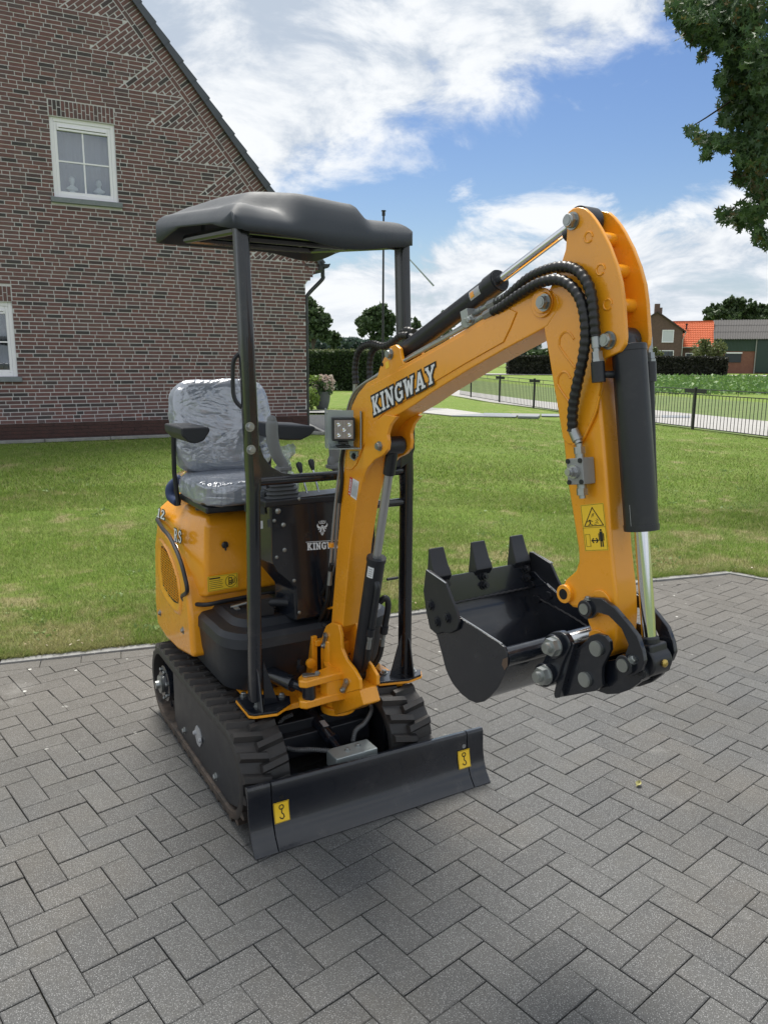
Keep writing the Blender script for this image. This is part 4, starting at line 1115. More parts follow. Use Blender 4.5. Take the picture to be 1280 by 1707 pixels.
# ================================================================== FARMHOUSE AND BARN
def fx(px, Y=95.): return at_depth(px, 600, Y)[0]
def fzz(py, px=1150, Y=95.): return at_depth(px, py, Y)[2]
YF = 95.; gzf = 0.5
brickfar = mat_simple('far_brick', (0.13, 0.085, 0.07), (0.19, 0.12, 0.10), 3, 0.9, 0.3, 0.02, 20)
brickred = mat_simple('barn_brick', (0.24, 0.10, 0.075), (0.30, 0.14, 0.10), 3, 0.9, 0.3, 0.02, 20)
tile_or = paint('orange_roof_tile', (0.56, 0.13, 0.045), 0.7, 0.0, 0.12, 0.3, 4)
green = paint('green_cladding', (0.035, 0.065, 0.050), 0.6, 0.0, 0.1, 0.0); fibro = paint('fibre_cement', (0.115, 0.11, 0.108), 0.8, 0.0, 0.15, 0.3, 4)
fh = empty('farmhouse', (fx(1090), YF, gzf), 0, 'brown brick farmhouse with a gable facing the road and a chimney', 'house')
X = lambda px: fx(px)-fx(1090)
W = X(1134.7); EH = fzz(550)-gzf; RH = fzz(521)-gzf
m = MB(); pr = [(-W, 0, 0), (W, 0, 0), (W, 0, EH), (0, 0, RH), (-W, 0, EH)]; m.prism(pr, [(a, 9, c) for a, b, c in pr]); recalc(m.build('wall', brickfar, fh, smooth=False))
m = MB()
for sg in (1, -1):
    a, b = (sg*(W+.35), EH-.30), (0, RH+.02); q = [a, b, (b[0], b[1]+.16), (a[0], a[1]+.16)]; m.prism([(p[0], -.25, p[1]) for p in q], [(p[0], 9.2, p[1]) for p in q])
roof = recalc(m.build('roof', paint('brown_roof', (0.06, 0.04, 0.035), .7, 0), fh, smooth=False))
m = MB(); m.box((X(1091), 1.6, RH+.35), (.62, .9, 1.5)); m.box((X(1096.5), 1.6, RH+.15), (.45, .8, 1.0)); m.build('chimney', brickfar, roof, smooth=False)
def fwin(root, x0, x1, z0, z1, y=-.03, mat=None, parts=1):
    f = MB(); T = .09
    f.box(((x0+x1)/2, y, z1-T/2), (x1-x0, .1, T)); f.box(((x0+x1)/2, y, z0+T/2), (x1-x0, .1, T)); f.box((x0+T/2, y, (z0+z1)/2), (T, .1, z1-z0-2*T)); f.box((x1-T/2, y, (z0+z1)/2), (T, .1, z1-z0-2*T))
    fo = f.build('window_frame', M['frame'], root, smooth=False); xs_ = np.linspace(x0+T, x1-T, parts+1)
    for a, b in zip(xs_[:-1], xs_[1:]): g_ = MB(); g_.box(((a+b)/2, y+.01, (z0+z1)/2), (b-a-(.06 if parts > 1 else 0), .04, z1-z0-2*T)); g_.build('pane', mat, fo, smooth=False)
shut = paint('roller_shutter', (0.60, 0.62, 0.68), .6, 0); dglass = paint('dark_window', (0.05, 0.06, 0.07), .12, .5)
fwin(fh, X(1100.5), X(1120), fzz(571)-gzf, fzz(550)-gzf, mat=shut); fwin(fh, X(1095), X(1122), fzz(603)-gzf, fzz(584)-gzf, mat=dglass, parts=3)
m = MB(); m.tube([(W+.30, -.25, EH-.30), (W+.25, -.1, EH-.6), (W+.05, -.1, EH-1.1), (W+.05, -.1, 0)], .06, 6); m.box((W+.32, 4, EH-.28), (.16, 8.5, .14)); m.build('downpipe', paint('pale_pipe', (.40, .40, .38), .6, 0), fh)
# extension
ex = empty('farmhouse_extension', (fx(1136), YF+1.0, gzf), 0, 'low brick extension with a bright orange tiled roof beside the farmhouse', 'house')
X2 = lambda px: fx(px)-fx(1136)
x0, x1 = X2(1120), X2(1190); eh = fzz(577)-gzf; rh = fzz(532.5)-gzf; dpt = 4.5
m = MB(); m.box(((x0+x1)/2, 4.5, eh/2), (x1-x0, 9, eh)); m.prism([(x1-.01, 0.0, eh), (x1-.01, 9.0, eh), (x1-.01, 4.5, rh-.1)], [(x1-.3, 0, eh), (x1-.3, 9, eh), (x1-.3, 4.5, rh-.1)]); recalc(m.build('wall', brickfar, ex, smooth=False))
m = MB(); n = 14
for i in range(n):     # tile courses as stepped strips
    t0, t1 = i/n, (i+1)/n; y0_, y1_ = -.3+4.8*t0, -.3+4.8*t1; z0_, z1_ = eh-.15+(rh-eh+.15)*t0, eh-.15+(rh-eh+.15)*t1
    k = 50; row_ = [[(x0+(x1+.25-x0)*j/k, y, z+.05*math.cos(j*math.pi)*0.8) for j in range(k+1)] for y, z in ((y0_, z0_+.09), (y1_, z1_+.01))]; m.grid(row_)
    m.grid([[(x0+(x1+.25-x0)*j/k, y0_, z0_+dz+.05*math.cos(j*math.pi)*.8) for j in range(k+1)] for dz in (0, .09)])
m.add([(x0, 4.5, rh), (x1+.25, 4.5, rh), (x1+.25, 9.3, eh-.15), (x0, 9.3, eh-.15)], [(0, 1, 2, 3)]); m.box(((x0+x1)/2, 4.5, rh+.04), (x1-x0+.3, .3, .14))
rfe = m.build('roof', tile_or, ex, smooth=False)
m = MB(); m.cyl((X2(1146), 3.0, rh-1.3), (X2(1146), 3.0, rh-.35), .09, 8); m.cyl((X2(1146), 3.0, rh-.45), (X2(1146), 3.0, rh-.3), .16, 8); m.build('vent_pipe', M['ironblack'], rfe)
fwin(ex, X2(1147), X2(1160), fzz(602)-gzf, fzz(588)-gzf, mat=dglass)
m = MB(); m.box(((x0+x1)/2, -.38, eh-.12), (x1-x0+.3, .14, .14)); m.build('gutter', paint('pale_gutter', (.35, .35, .33), .6, 0), ex, smooth=False)
# barn
bn = empty('barn', (fx(1193), YF+.5, gzf), 0, 'long farm barn with green cladding and a grey corrugated roof', 'barn')
X3 = lambda px: fx(px)-fx(1193)
x0, x1 = X3(1193), X3(1420); eh = fzz(562.5)-gzf; rh = fzz(529)-gzf; mh = fzz(584.5)-gzf
m = MB(); m.box(((x0+x1)/2, 5, mh/2), (x1-x0, 10, mh)); m.build('brick_wall', brickred, bn, smooth=False)
m = MB(); k = 200; m.grid([[(x0+(x1-x0)*j/k, -.05-.035*(j % 2), z) for j in range(k+1)] for z in (mh-.02, eh)]); m.box(((x0+x1)/2, 5, (mh+eh)/2), (x1-x0, 10, eh-mh-.01)); m.prism([(x0, .0, eh), (x0, 10, eh), (x0, 5, rh-.1)], [(x1, 0, eh), (x1, 10, eh), (x1, 5, rh-.1)]); recalc(m.build('cladding', green, bn, smooth=False))
m = MB(); k = 170; P = []
for y, z in ((-.5, eh-.15), (1.4, eh-.15+(rh-eh+.15)*.345), (1.4, eh-.10+(rh-eh+.15)*.345), (3.2, eh-.1+(rh-eh+.15)*.67), (3.2, eh-.05+(rh-eh+.15)*.67), (5, rh), (10.5, eh-.15)): P.append([(x0-.3+(x1-x0+.6)*j/k, y, z+.06*math.cos(j*math.pi)) for j in range(k+1)])
m.grid(P); m.build('roof', fibro, bn, smooth=False)
m = MB(); m.box(((X3(1210.6)+X3(1237.8))/2, -.02, (fzz(603.5)+fzz(588.5))/2-gzf), (X3(1237.8)-X3(1210.6), .1, fzz(588.5)-fzz(603.5))); wn_ = m.build('window', paint('dark_shutter', (.035, .04, .055), .6, 0), bn, smooth=False)
m = MB(); m.box(((X3(1210)+X3(1239))/2, -.04, fzz(587.6)-gzf), (X3(1239)-X3(1210), .16, .16)); m.build('lintel', M['frame'], wn_, smooth=False)
m = MB(); m.box(((X3(1262)+X3(1330))/2, -.12, (fzz(567)+fzz(620))/2-gzf), (X3(1330)-X3(1262), .1, fzz(567)-fzz(620))); m.build('door', paint('barn_door_green', (.018, .04, .036), .5, .1), bn, smooth=False)
m = MB(); m.cyl((X3(1260.5), -.16, 0), (X3(1260.5), -.16, eh), .07, 8); m.build('downpipe', paint('grey_pipe', (.33, .33, .32), .6, 0), bn)
m = MB(); m.box((x0-.12, .0, eh/2+.3), (.10, .10, eh-.6)); m.build('corner_post', paint('pale_green_trim', (.28, .36, .22), .6, 0), bn, smooth=False)

# ================================================================== TREES
def tree(name, label, px, Y, blobs, trunk, mat, n, size, seed=1, cat='tree', group=None, tr=.18):
    """blobs are lobes (dx, dz, r) in metres round the trunk base"""
    c = at_depth(px, 600, Y); gz = float(ground_z(c[0], c[1])); r = empty(name, (c[0], c[1], gz), 0, label, cat, group); rs = np.random.RandomState(seed)
    pts = []; tot = sum(b[2]**2 for b in blobs); bl = []
    for dx, dz, rr in blobs:
        dy = rs.normal(0, rr*.5); bl.append((dx, dy, dz, rr)); k = int(n*rr*rr/tot)
        cl = [nrm(rs.normal(0, 1, 3))*rr*rs.uniform(.25, 1.0) for _ in range(max(6, int(k/26)))]
        for _ in range(k):
            q = cl[rs.randint(len(cl))]; o = rs.normal(0, rr*.15, 3); pts.append((dx+q[0]+o[0], dy+q[1]+o[1], dz+q[2]*.85+o[2]*.8))
    leaf_cloud('crown', pts, size, mat, r, seed=seed)
    m = MB(); th = trunk; m.tube(spline([(0, 0, -.1), (.05, 0, th*.5), (0, 0, th)], 4), tr, 8, rfun=lambda i: tr*(1.15-.06*i))
    for dx, dy, dz, rr in bl:
        m.tube(spline([(0, 0, th*.8), (dx*.4, dy*.4, (th+dz)*.5), (dx, dy, dz)], 4), tr*.4, 6, rfun=lambda i: tr*.45*(1-.09*i))
    m.build('trunk', M['bark'], r); return r
s80 = 80/FPX
def lob(l, px0, Y, gy=620):   # (px,py,rpx) -> metres
    k = Y/FPX; return [((x-px0)*k, (gy-y)*k, q*k*1.12) for x, y, q in l]
tree('broad_tree', 'tall leafy tree right beside the house corner, cut by its downpipe', 522, 75, lob([(520, 508, 10), (528, 522, 13), (540, 530, 11), (515, 530, 12), (530, 546, 16), (516, 556, 13), (541, 555, 11), (508, 545, 12)], 522, 75), 3.0, M['leaf_tree'], 8200, .22, 11, group=None)
tree('round_tree', 'small rounded tree just right of the tall tree by the house', 557, 82, lob([(557, 560, 9), (550, 569, 8), (563, 570, 8), (557, 575, 9)], 557, 82), 1.8, M['leaf_tree'], 1700, .18, 12)
tree('broad_tree', 'broad dark tree behind the black garden pole', 625, 78, lob([(618, 524, 11), (635, 520, 11), (648, 534, 11), (603, 536, 10), (622, 540, 14), (642, 550, 12), (606, 552, 9), (632, 560, 12)], 625, 78), 2.6, M['leaf_tree'], 8200, .21, 13)
tree('young_tree', 'small tree seen between the canopy post and the boom cylinder', 690, 80, lob([(690, 533, 8), (685, 543, 8), (696, 545, 8), (690, 556, 11), (690, 570, 11)], 690, 80), 2.6, M['leaf_tree'], 1000, .18, 14)
tree('round_tree', 'small tree top peeping over the arm cylinder', 739, 84, lob([(739, 525, 6), (735, 535, 9), (744, 542, 11), (738, 556, 12), (742, 570, 12)], 739, 84), 3.4, M['leaf_tree'], 1000, .18, 15)
tree('broad_tree', 'wide tree behind the grey barn roof', 1225, 118, lob([(1175, 524, 8), (1190, 518, 9), (1205, 512, 10), (1222, 511, 10), (1240, 515, 9), (1258, 519, 9), (1275, 517, 10), (1292, 520, 10), (1210, 525, 12), (1250, 527, 12), (1182, 528, 9), (1275, 530, 12), (1195, 530, 13), (1225, 528, 14), (1240, 532, 14), (1262, 533, 13), (1210, 536, 13), (1285, 534, 13), (1178, 535, 10)], 1225, 118), 4.5, M['leaf_tree'], 13000, .28, 16)
# distant wood
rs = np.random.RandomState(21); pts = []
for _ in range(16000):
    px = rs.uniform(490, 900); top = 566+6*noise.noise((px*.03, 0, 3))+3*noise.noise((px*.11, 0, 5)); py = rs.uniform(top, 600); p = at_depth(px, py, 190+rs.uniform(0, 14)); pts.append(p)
o = leaf_cloud('far_wood', pts, .75, M['leaf_hazed'], seed=22); tag(o, 'haze-blue strip of distant woodland above the hedge', 'woodland', kind='stuff')
rs = np.random.RandomState(23); pts = []
for _ in range(9000):
    px = rs.uniform(880, 1120); top = 585+5*noise.noise((px*.05, 2, 3)); py = rs.uniform(top, 603); p = at_depth(px, py, 150+rs.uniform(0, 10)); pts.append(p)
o = leaf_cloud('far_wood', pts, .55, M['leaf_tree'], seed=24); tag(o, 'low green treetops just above the dark hedge', 'woodland', kind='stuff')
# sweetgum at the right, close to the camera: branches reach into the picture
def sweetgum():
    Yc = 11.0; base = at_depth(1480, 600, 12.0); gz = float(ground_z(base[0], base[1])); root = empty('sweetgum_tree', (base[0], base[1], gz), 0, 'sweetgum tree whose dark star-leaved branches hang in at the upper right', 'tree')
    rs = np.random.RandomState(31); k = Yc/FPX; B = np.array([base[0], base[1], gz])
    L = [(1205, 8, 46, 24, 300), (1160, 12, 22, 16, 110), (1255, 20, 40, 34, 320), (1140, 38, 14, 12, 60), (1160, 58, 24, 15, 150), (1186, 62, 20, 14, 110), (1171, 92, 8, 9, 26), (1212, 78, 18, 18, 110), (1240, 78, 26, 30, 200),
         (1268, 100, 26, 44, 300), (1222, 108, 16, 16, 90), (1199, 132, 9, 10, 30), (1222, 145, 20, 20, 130), (1250, 150, 26, 30, 220), (1212, 176, 14, 14, 70), (1206, 200, 9, 10, 34), (1235, 195, 24, 26, 200), (1265, 195, 22, 36, 240),
         (1152, 216, 8, 8, 24), (1166, 230, 12, 11, 56), (1183, 238, 14, 13, 80), (1203, 240, 14, 12, 84), (1178, 256, 8, 8, 26), (1226, 236, 18, 16, 120), (1256, 245, 26, 22, 220), (1236, 268, 14, 12, 66), (1270, 272, 20, 18, 140), (1233, 296, 13, 12, 62), (1257, 300, 18, 14, 110),
         (1275, 320, 12, 16, 70), (1259, 325, 12, 10, 46), (1206, 360, 10, 12, 42), (1222, 362, 15, 12, 78), (1246, 352, 16, 12, 90), (1240, 374, 16, 9, 64), (1271, 350, 12, 14, 70), (1266, 388, 12, 16, 80), (1276, 408, 7, 9, 24)]
    # the crown goes on to the right, outside the frame
    for _ in range(60): L.append((rs.uniform(1290, 1640), rs.uniform(-260, 400), rs.uniform(28, 50), rs.uniform(26, 46), 130))
    for _ in range(30): L.append((rs.uniform(1180, 1640), rs.uniform(-420, -20), rs.uniform(30, 50), rs.uniform(24, 40), 150))
    pts, dry = [], []; cs = []
    L += [(1128, 10, 16, 14, 90), (1145, 25, 22, 16, 120), (1175, 35, 30, 22, 200), (1200, 60, 26, 24, 180), (1150, 5, 26, 12, 120), (1220, 30, 44, 34, 300), (1225, 125, 24, 26, 160), (1245, 175, 30, 30, 240), (1262, 230, 20, 34, 200), (1262, 150, 22, 40, 240)]
    for x, y, a, b, n in L:
        Y = Yc+rs.uniform(-.9, .9) if x < 1290 else Yc+rs.uniform(-1.6, 2.6); cs.append(at_depth(x, y, Y)-B)
        for _ in range(int(n*(1.5 if x < 1290 else .8))):
            u = rs.normal(0, .55, 3); u = np.clip(u, -1.2, 1.2); p = at_depth(x+u[0]*a, y+u[1]*b, Y+u[2]*.5)-B
            (dry if (1225 < x < 1262 and 285 < y < 312 and rs.uniform() < .45) or (x == 1140 and rs.uniform() < .2) else pts).append(p)
    fr = [i for i, p in enumerate(pts) if (lambda q: 0 < q[0] < 1278 and 0 < q[1] < 420)(project(p+B)[0])]; fr.sort(key=lambda i: project(pts[i]+B)[0][2]); sel = set(fr[:290])
    lm_ = MB(); o_ = []
    for i in range(10):
        th = 2*math.pi*i/10; r_ = 1.0 if i % 2 == 0 else 0.40
        if i == 5: r_ = .25
        if i in (4, 6): r_ = .85
        o_.append((math.cos(th)*r_*.064, math.sin(th)*r_*.064, .007*(-1)**i))
    lm_.add([(0, 0, 0)]+o_, [(0, 1+i, 1+(i+1) % 10) for i in range(10)]); lme = bpy.data.meshes.new('leaf'); lme.from_pydata(lm_.v, [], lm_.f); lme.materials.append(M['leaf_gum'])
    for i in sel:
        o = bpy.data.objects.new('leaf', lme); COL.objects.link(o); o.parent = root; o.location = pts[i]; o.rotation_euler = rs.uniform(0, 6.28, 3); sc_ = rs.uniform(.75, 1.3); o.scale = (sc_, sc_, sc_)
    pts = [p for i, p in enumerate(pts) if i not in sel]
    tag(leaf_cloud('foliage', pts, .062, M['leaf_gum'], root, 'star', seed=32), kind='stuff'); leaf_cloud('turning_foliage', dry, .07, M['leaf_gum_dry'], root, 'star', seed=33)
    m = MB(); top = np.array([0.2, 0.3, 9.5]); m.tube(spline([(0, 0, -.2), (.05, .05, 3), (.1, .15, 6.5), tuple(top)], 6), .2, 10, rfun=lambda i: .22*(1-.045*i)); m.build('trunk', M['bark'], root)
    tips = [at_depth(*q)-B for q in [(1130, 30, 10.9), (1168, 92, 11), (1195, 135, 11), (1150, 212, 11), (1228, 296, 11), (1204, 360, 11), (1268, 405, 11), (1300, 60, 11.5), (1340, 250, 11.5), (1420, 380, 12)]]
    for i, t_ in enumerate(tips):
        h = max(2.2, t_[2]+.5); st = np.array([.08, .1, min(8.5, h+.6)]); mid = (st+t_)/2+np.array([0, 0, .55]); b = MB(); b.tube(spline([st, mid, t_], 8), .05, 7, rfun=lambda i: .055*(1-.055*i)); b.build('branch', M['bark'], root)
    return root
sweetgum()

# ================================================================== FLOWER POT
pp0 = hit_ground(537, 686.5); pz = 0.07
pot = empty('flower_pot', (pp0[0], pp0[1], float(pp0[2])+pz), 0, 'tapered grey planter standing on the path beside the house', 'planter')
kk = 1.0*pp0[1]/FPX
m = MB(); Hh = 29*kk; m.lathe([(8.5*kk, 0), (9.5*kk, .02), (12.6*kk, Hh*.45), (14.0*kk, Hh*.9), (14.4*kk, Hh), (13.0*kk, Hh), (12.4*kk, Hh*.86)], (0, 0, 0), (0, 0, 1), 32); m.build('vessel', M['pot'], pot)
m = MB(); m.cyl((0, 0, Hh*.84), (0, 0, Hh*.88), 12.4*kk, 24); m.build('soil', M['soil'], pot)
hy = empty('hydrangea', (pp0[0], pp0[1], float(pp0[2])+pz+Hh*.86), 0, 'cream and pink hydrangea blooming in the grey planter', 'plant'); rs = np.random.RandomState(41)
m = MB(); heads = [(-13, 16, -1), (-6, 20, 2), (0, 22, -2), (6, 27, 1), (12, 23, 0), (17, 20, 2), (8, 17, -5), (7, 11, -8), (-9, 12, -6), (14, 27, 5), (-2, 28, 5), (-16, 9, 2), (16, 10, 4)]
for x, z, y in heads: m.tube(spline([(0, 0, 0), (x*.3*kk, y*.3*kk, z*.55*kk), (x*kk, y*kk, z*kk)], 4), .006, 5)
m.build('stem', M['leaf_hedge'], hy)
leaf_cloud('foliage', [(rs.normal(0, 9)*kk, rs.normal(0, 7)*kk, rs.uniform(-1, 20)*kk) for _ in range(420)], .055, M['leaf_tree'], hy, seed=42)
leaf_cloud('young_foliage', [(rs.uniform(-20, 0)*kk, rs.normal(0, 6)*kk, rs.uniform(17, 30)*kk) for _ in range(110)], .05, M['leaf_bright'], hy, seed=43)
for x, z, y in heads:
    pts = [np.array([x*kk, y*kk, z*kk])+nrm(rs.normal(0, 1, 3))*rs.uniform(3.6, 4.8)*kk for _ in range(110)]; leaf_cloud('flower_head', pts, .022, M['petal'], hy, seed=int(50+x+z))

# ================================================================== GARDEN POLE
gp = at_depth(638, 600, 24.0); gz = float(ground_z(gp[0], gp[1])); pole = empty('garden_pole', (gp[0], gp[1], gz), 0, 'slim black pole standing on the lawn behind the excavator canopy', 'pole')
ph = at_depth(637.5, 352, 24.0)[2]-gz
m = MB(); m.cyl((0, 0, 0), (0, 0, ph), .035, 12, r2=.028); m.cyl((0, 0, ph), (0, 0, ph+.03), .07, 14); m.cyl((0, 0, ph-.12), (0, 0, ph-.02), .05, 12); m.cyl((0, 0, 0), (0, 0, .5), .055, 12); m.build('shaft', M['ironblack'], pole)
e0, e1 = at_depth(640, 385, 24.0), at_depth(723, 476, 23.7); e0 -= np.array(pole.location); e1 -= np.array(pole.location)
m = MB(); m.tube([(0, 0, e0[2]), tuple(e0+(e1-e0)*.5), tuple(e1)], .02, 6, rfun=lambda i: (.018, .018, .03)[i]); m.build('stay_rod', M['galv'], pole)

# ================================================================== EXCAVATOR
MA = rad(30.35); MF = np.array([math.sin(MA), -math.cos(MA), 0]); ML = np.array([math.cos(MA), math.sin(MA), 0]); MO = np.array([0.004, 2.594, 0.0])
for _o, _a in ((fh, 14), (ex, 20), (bn, 20)): _o.rotation_euler = (0, 0, -rad(_a)); _o.scale = (.94 if _a < 20 else .92, 1, 1)
exc = empty('mini_excavator', MO, math.atan2(MF[1], MF[0]), 'orange and black mini excavator with canopy, raised boom and bucket on the paved drive', 'excavator')
def w2m(P): P = np.array(P)-MO; return np.array([P@MF, P@ML, P[2]])
def pm(px, py, x=None, y=None, z=None):
    if z is not None: return w2m(hit_plane(px, py, (0, 0, z), (0, 0, 1)))
    if x is not None: return w2m(hit_plane(px, py, MO+x*MF, MF))
    return w2m(hit_plane(px, py, MO+y*ML, ML))
BAA = rad(3.0); bt = np.array([math.cos(BAA), math.sin(BAA), 0]); bn = np.array([-math.sin(BAA), math.cos(BAA), 0]); b0 = np.array([-0.30, 0, 0])
W_t = MF*bt[0]+ML*bt[1]; W_n = MF*bn[0]+ML*bn[1]; W_0 = MO+MF*b0[0]
def bp(px, py, off=0.0):
    P = hit_plane(px, py, W_0+W_n*off, W_n); return np.array([(P-W_0)@W_t, P[2]])
def bm(rz, off): return b0+bt*rz[0]+bn*off+np.array([0, 0, rz[1]])
def bprism(m, px, ref, o0, o1, rz=False):
    q = px if rz else [bp(x, y, ref) for x, y in px]
    return m.prism([bm(p, o0) for p in q], [bm(p, o1) for p in q])
SPLIT = {'bolt', 'edge_bolt', 'cutter_bolt', 'armrest_bracket', 'bucket_pin', 'socket_screw', 'wheel_bolt', 'hitch_pin', 'link_pin', 'weld_bead', 'weld_loop', 'roof_bolt', 'floor_rib', 'blade_arm', 'ram_pipe', 'pipe_fitting', 'hose_fitting', 'main_frame', 'pilot_lever', 'label_print', 'gusset', 'mounting_plate', 'hose_union', 'grip_cap'}
def split_mb(m):
    par = list(range(len(m.v)))
    def find(a):
        while par[a] != a: par[a] = par[par[a]]; a = par[a]
        return a
    for f in m.f:
        r0 = find(f[0])
        for i in f[1:]: par[find(i)] = r0
    comp = {}
    for i in range(len(m.v)): comp.setdefault(find(i), []).append(i)
    bb = [[np.min([m.v[i] for i in c], 0)-.001, np.max([m.v[i] for i in c], 0)+.001, set(c)] for c in comp.values()]
    ch = True
    while ch:
        ch = False
        for i in range(len(bb)):
            for j in range(i+1, len(bb)):
                if np.all(bb[i][0] < bb[j][1]) and np.all(bb[j][0] < bb[i][1]):
                    bb[i] = [np.minimum(bb[i][0], bb[j][0]), np.maximum(bb[i][1], bb[j][1]), bb[i][2] | bb[j][2]]; del bb[j]; ch = True; break
            if ch: break
    out = []
    for _, _, S in bb:
        k = MB(); mp = {v: n for n, v in enumerate(sorted(S))}; k.v = [m.v[i] for i in sorted(S)]; k.f = [tuple(mp[i] for i in f) for f in m.f if f[0] in S]; k.mi = [0]*len(k.f); out.append(k)
    return out
def fin(m, name, mat, parent=exc, bevel=0.0, seg=2, **k):
    if name in SPLIT:
        for q in split_mb(m): o = recalc(q.build(name, mat, parent, bevel=bevel, seg=seg, **k))
        return o
    return recalc(m.build(name, mat, parent, bevel=bevel, seg=seg, **k))
def rbox(m, x0, x1, y0, y1, z0, z1): return m.box(((x0+x1)/2, (y0+y1)/2, (z0+z1)/2), (abs(x1-x0), abs(y1-y0), abs(z1-z0)))

# ---- slab-serif lettering as flat strokes
GL = {
 'K': ([(.20, 0, .20, 1, .22), (.02, .07, .40, .07, .14), (.02, .93, .40, .93, .14), (.28, .42, .66, .90, .17), (.34, .56, .70, .10, .20), (.50, .93, .82, .93, .14), (.52, .07, .90, .07, .14)], .92),
 'I': ([(.23, 0, .23, 1, .22), (.03, .07, .43, .07, .14), (.03, .93, .43, .93, .14)], .46),
 'N': ([(.18, 0, .18, 1, .16), (.72, 0, .72, 1, .16), (.18, .95, .72, .05, .22), (.02, .07, .36, .07, .14), (.02, .93, .28, .93, .14), (.56, .93, .90, .93, .14)], .92),
 'G': ([(.74, .74, .55, .92, .18), (.60, .92, .36, .92, .17), (.36, .92, .16, .70, .20), (.17, .74, .17, .26, .22), (.16, .30, .36, .08, .20), (.34, .08, .60, .08, .17), (.56, .07, .76, .22, .18), (.74, .08, .74, .46, .20), (.50, .44, .86, .44, .15), (.76, .70, .76, 1.0, .12)], .88),
 'W': ([(.20, .95, .34, .03, .20), (.34, .03, .54, .85, .18), (.54, .85, .74, .03, .18), (.74, .03, .90, .95, .20), (.04, .93, .38, .93, .14), (.74, .93, 1.06, .93, .14)], 1.10),
 'A': ([(.18, .03, .44, .97, .19), (.44, .97, .74, .03, .22), (.26, .32, .64, .32, .14), (.0, .07, .36, .07, .14), (.54, .07, .94, .07, .14)], .94),
 'Y': ([(.44, 0, .44, .50, .22), (.16, .93, .44, .45, .20), (.74, .93, .44, .45, .18), (.02, .93, .34, .93, .14), (.56, .93, .88, .93, .14), (.26, .07, .62, .07, .14)], .90),
 'R': ([(.20, 0, .20, 1, .22), (.02, .07, .40, .07, .14), (.02, .93, .52, .93, .15), (.50, .93, .68, .78, .18), (.66, .80, .66, .66, .20), (.68, .66, .48, .50, .18), (.26, .50, .54, .50, .14), (.46, .48, .70, .07, .20), (.60, .07, .88, .07, .14)], .90),
 'S': ([(.70, .72, .58, .92, .16), (.62, .92, .30, .92, .17), (.32, .93, .14, .74, .18), (.15, .76, .34, .55, .18), (.30, .56, .56, .46, .18), (.54, .48, .70, .28, .18), (.70, .30, .54, .08, .18), (.58, .08, .26, .08, .17), (.26, .08, .12, .26, .16)], .82),
 'P': ([(.20, 0, .20, 1, .22), (.02, .07, .40, .07, .14), (.02, .93, .52, .93, .15), (.50, .93, .68, .76, .18), (.67, .80, .67, .62, .20), (.68, .64, .48, .46, .18), (.26, .46, .54, .46, .14)], .80),
 'T': ([(.40, 0, .40, 1, .20), (.05, .93, .75, .93, .14)], .80), 'E': ([(.18, 0, .18, 1, .2), (.1, .07, .66, .07, .14), (.1, .5, .55, .5, .13), (.1, .93, .66, .93, .14)], .72),
 'D': ([(.18, 0, .18, 1, .2), (.1, .07, .45, .07, .14), (.1, .93, .45, .93, .14), (.42, .93, .66, .65, .18), (.66, .7, .66, .3, .2), (.66, .35, .42, .07, .18)], .78),
 '1': ([(.28, 0, .28, 1, .22), (.08, .80, .26, .92, .14), (.06, .07, .50, .07, .14)], .52),
 '2': ([(.14, .72, .26, .90, .18), (.24, .92, .56, .92, .16), (.54, .92, .66, .72, .20), (.66, .76, .14, .12, .20), (.08, .08, .70, .08, .17), (.68, .05, .68, .26, .12)], .78),
 '.': ([(.12, .02, .12, .2, .2)], .26), ' ': ([], .4)}
def lettering(text, f, grow=0.0, lift=0.0, gap=.04, strip=None):
    """f(u,v,l) maps text coordinates (0..1 along, 0..1 up, lift) to a 3-D point"""
    tot = sum(GL[c][1]+gap for c in text); m = MB(); x = 0
    for ch in text:
        st, w = GL[ch]
        for i, (x0, y0, x1, y1, t) in enumerate(st):
            a, b = np.array([x0, y0]), np.array([x1, y1]); d = nrm(b-a); n = np.array([-d[1], d[0]])*(t/2+grow); a2, b2 = a-d*grow, b+d*grow
            q = [a2-n, b2-n, b2+n, a2+n]; P = [f((x+p[0])/tot, p[1], lift+i*0.00006) for p in q]; m.add(P, [(0, 1, 2, 3)])
        x += w+gap
    return m
def quad_map(c00, c10, c11, c01, nv):
    c00, c10, c11, c01 = map(np.array, (c00, c10, c11, c01))
    return lambda u, v, l: c00*(1-u)*(1-v)+c10*u*(1-v)+c11*u*v+c01*(1-u)*v+np.array(nv)*l

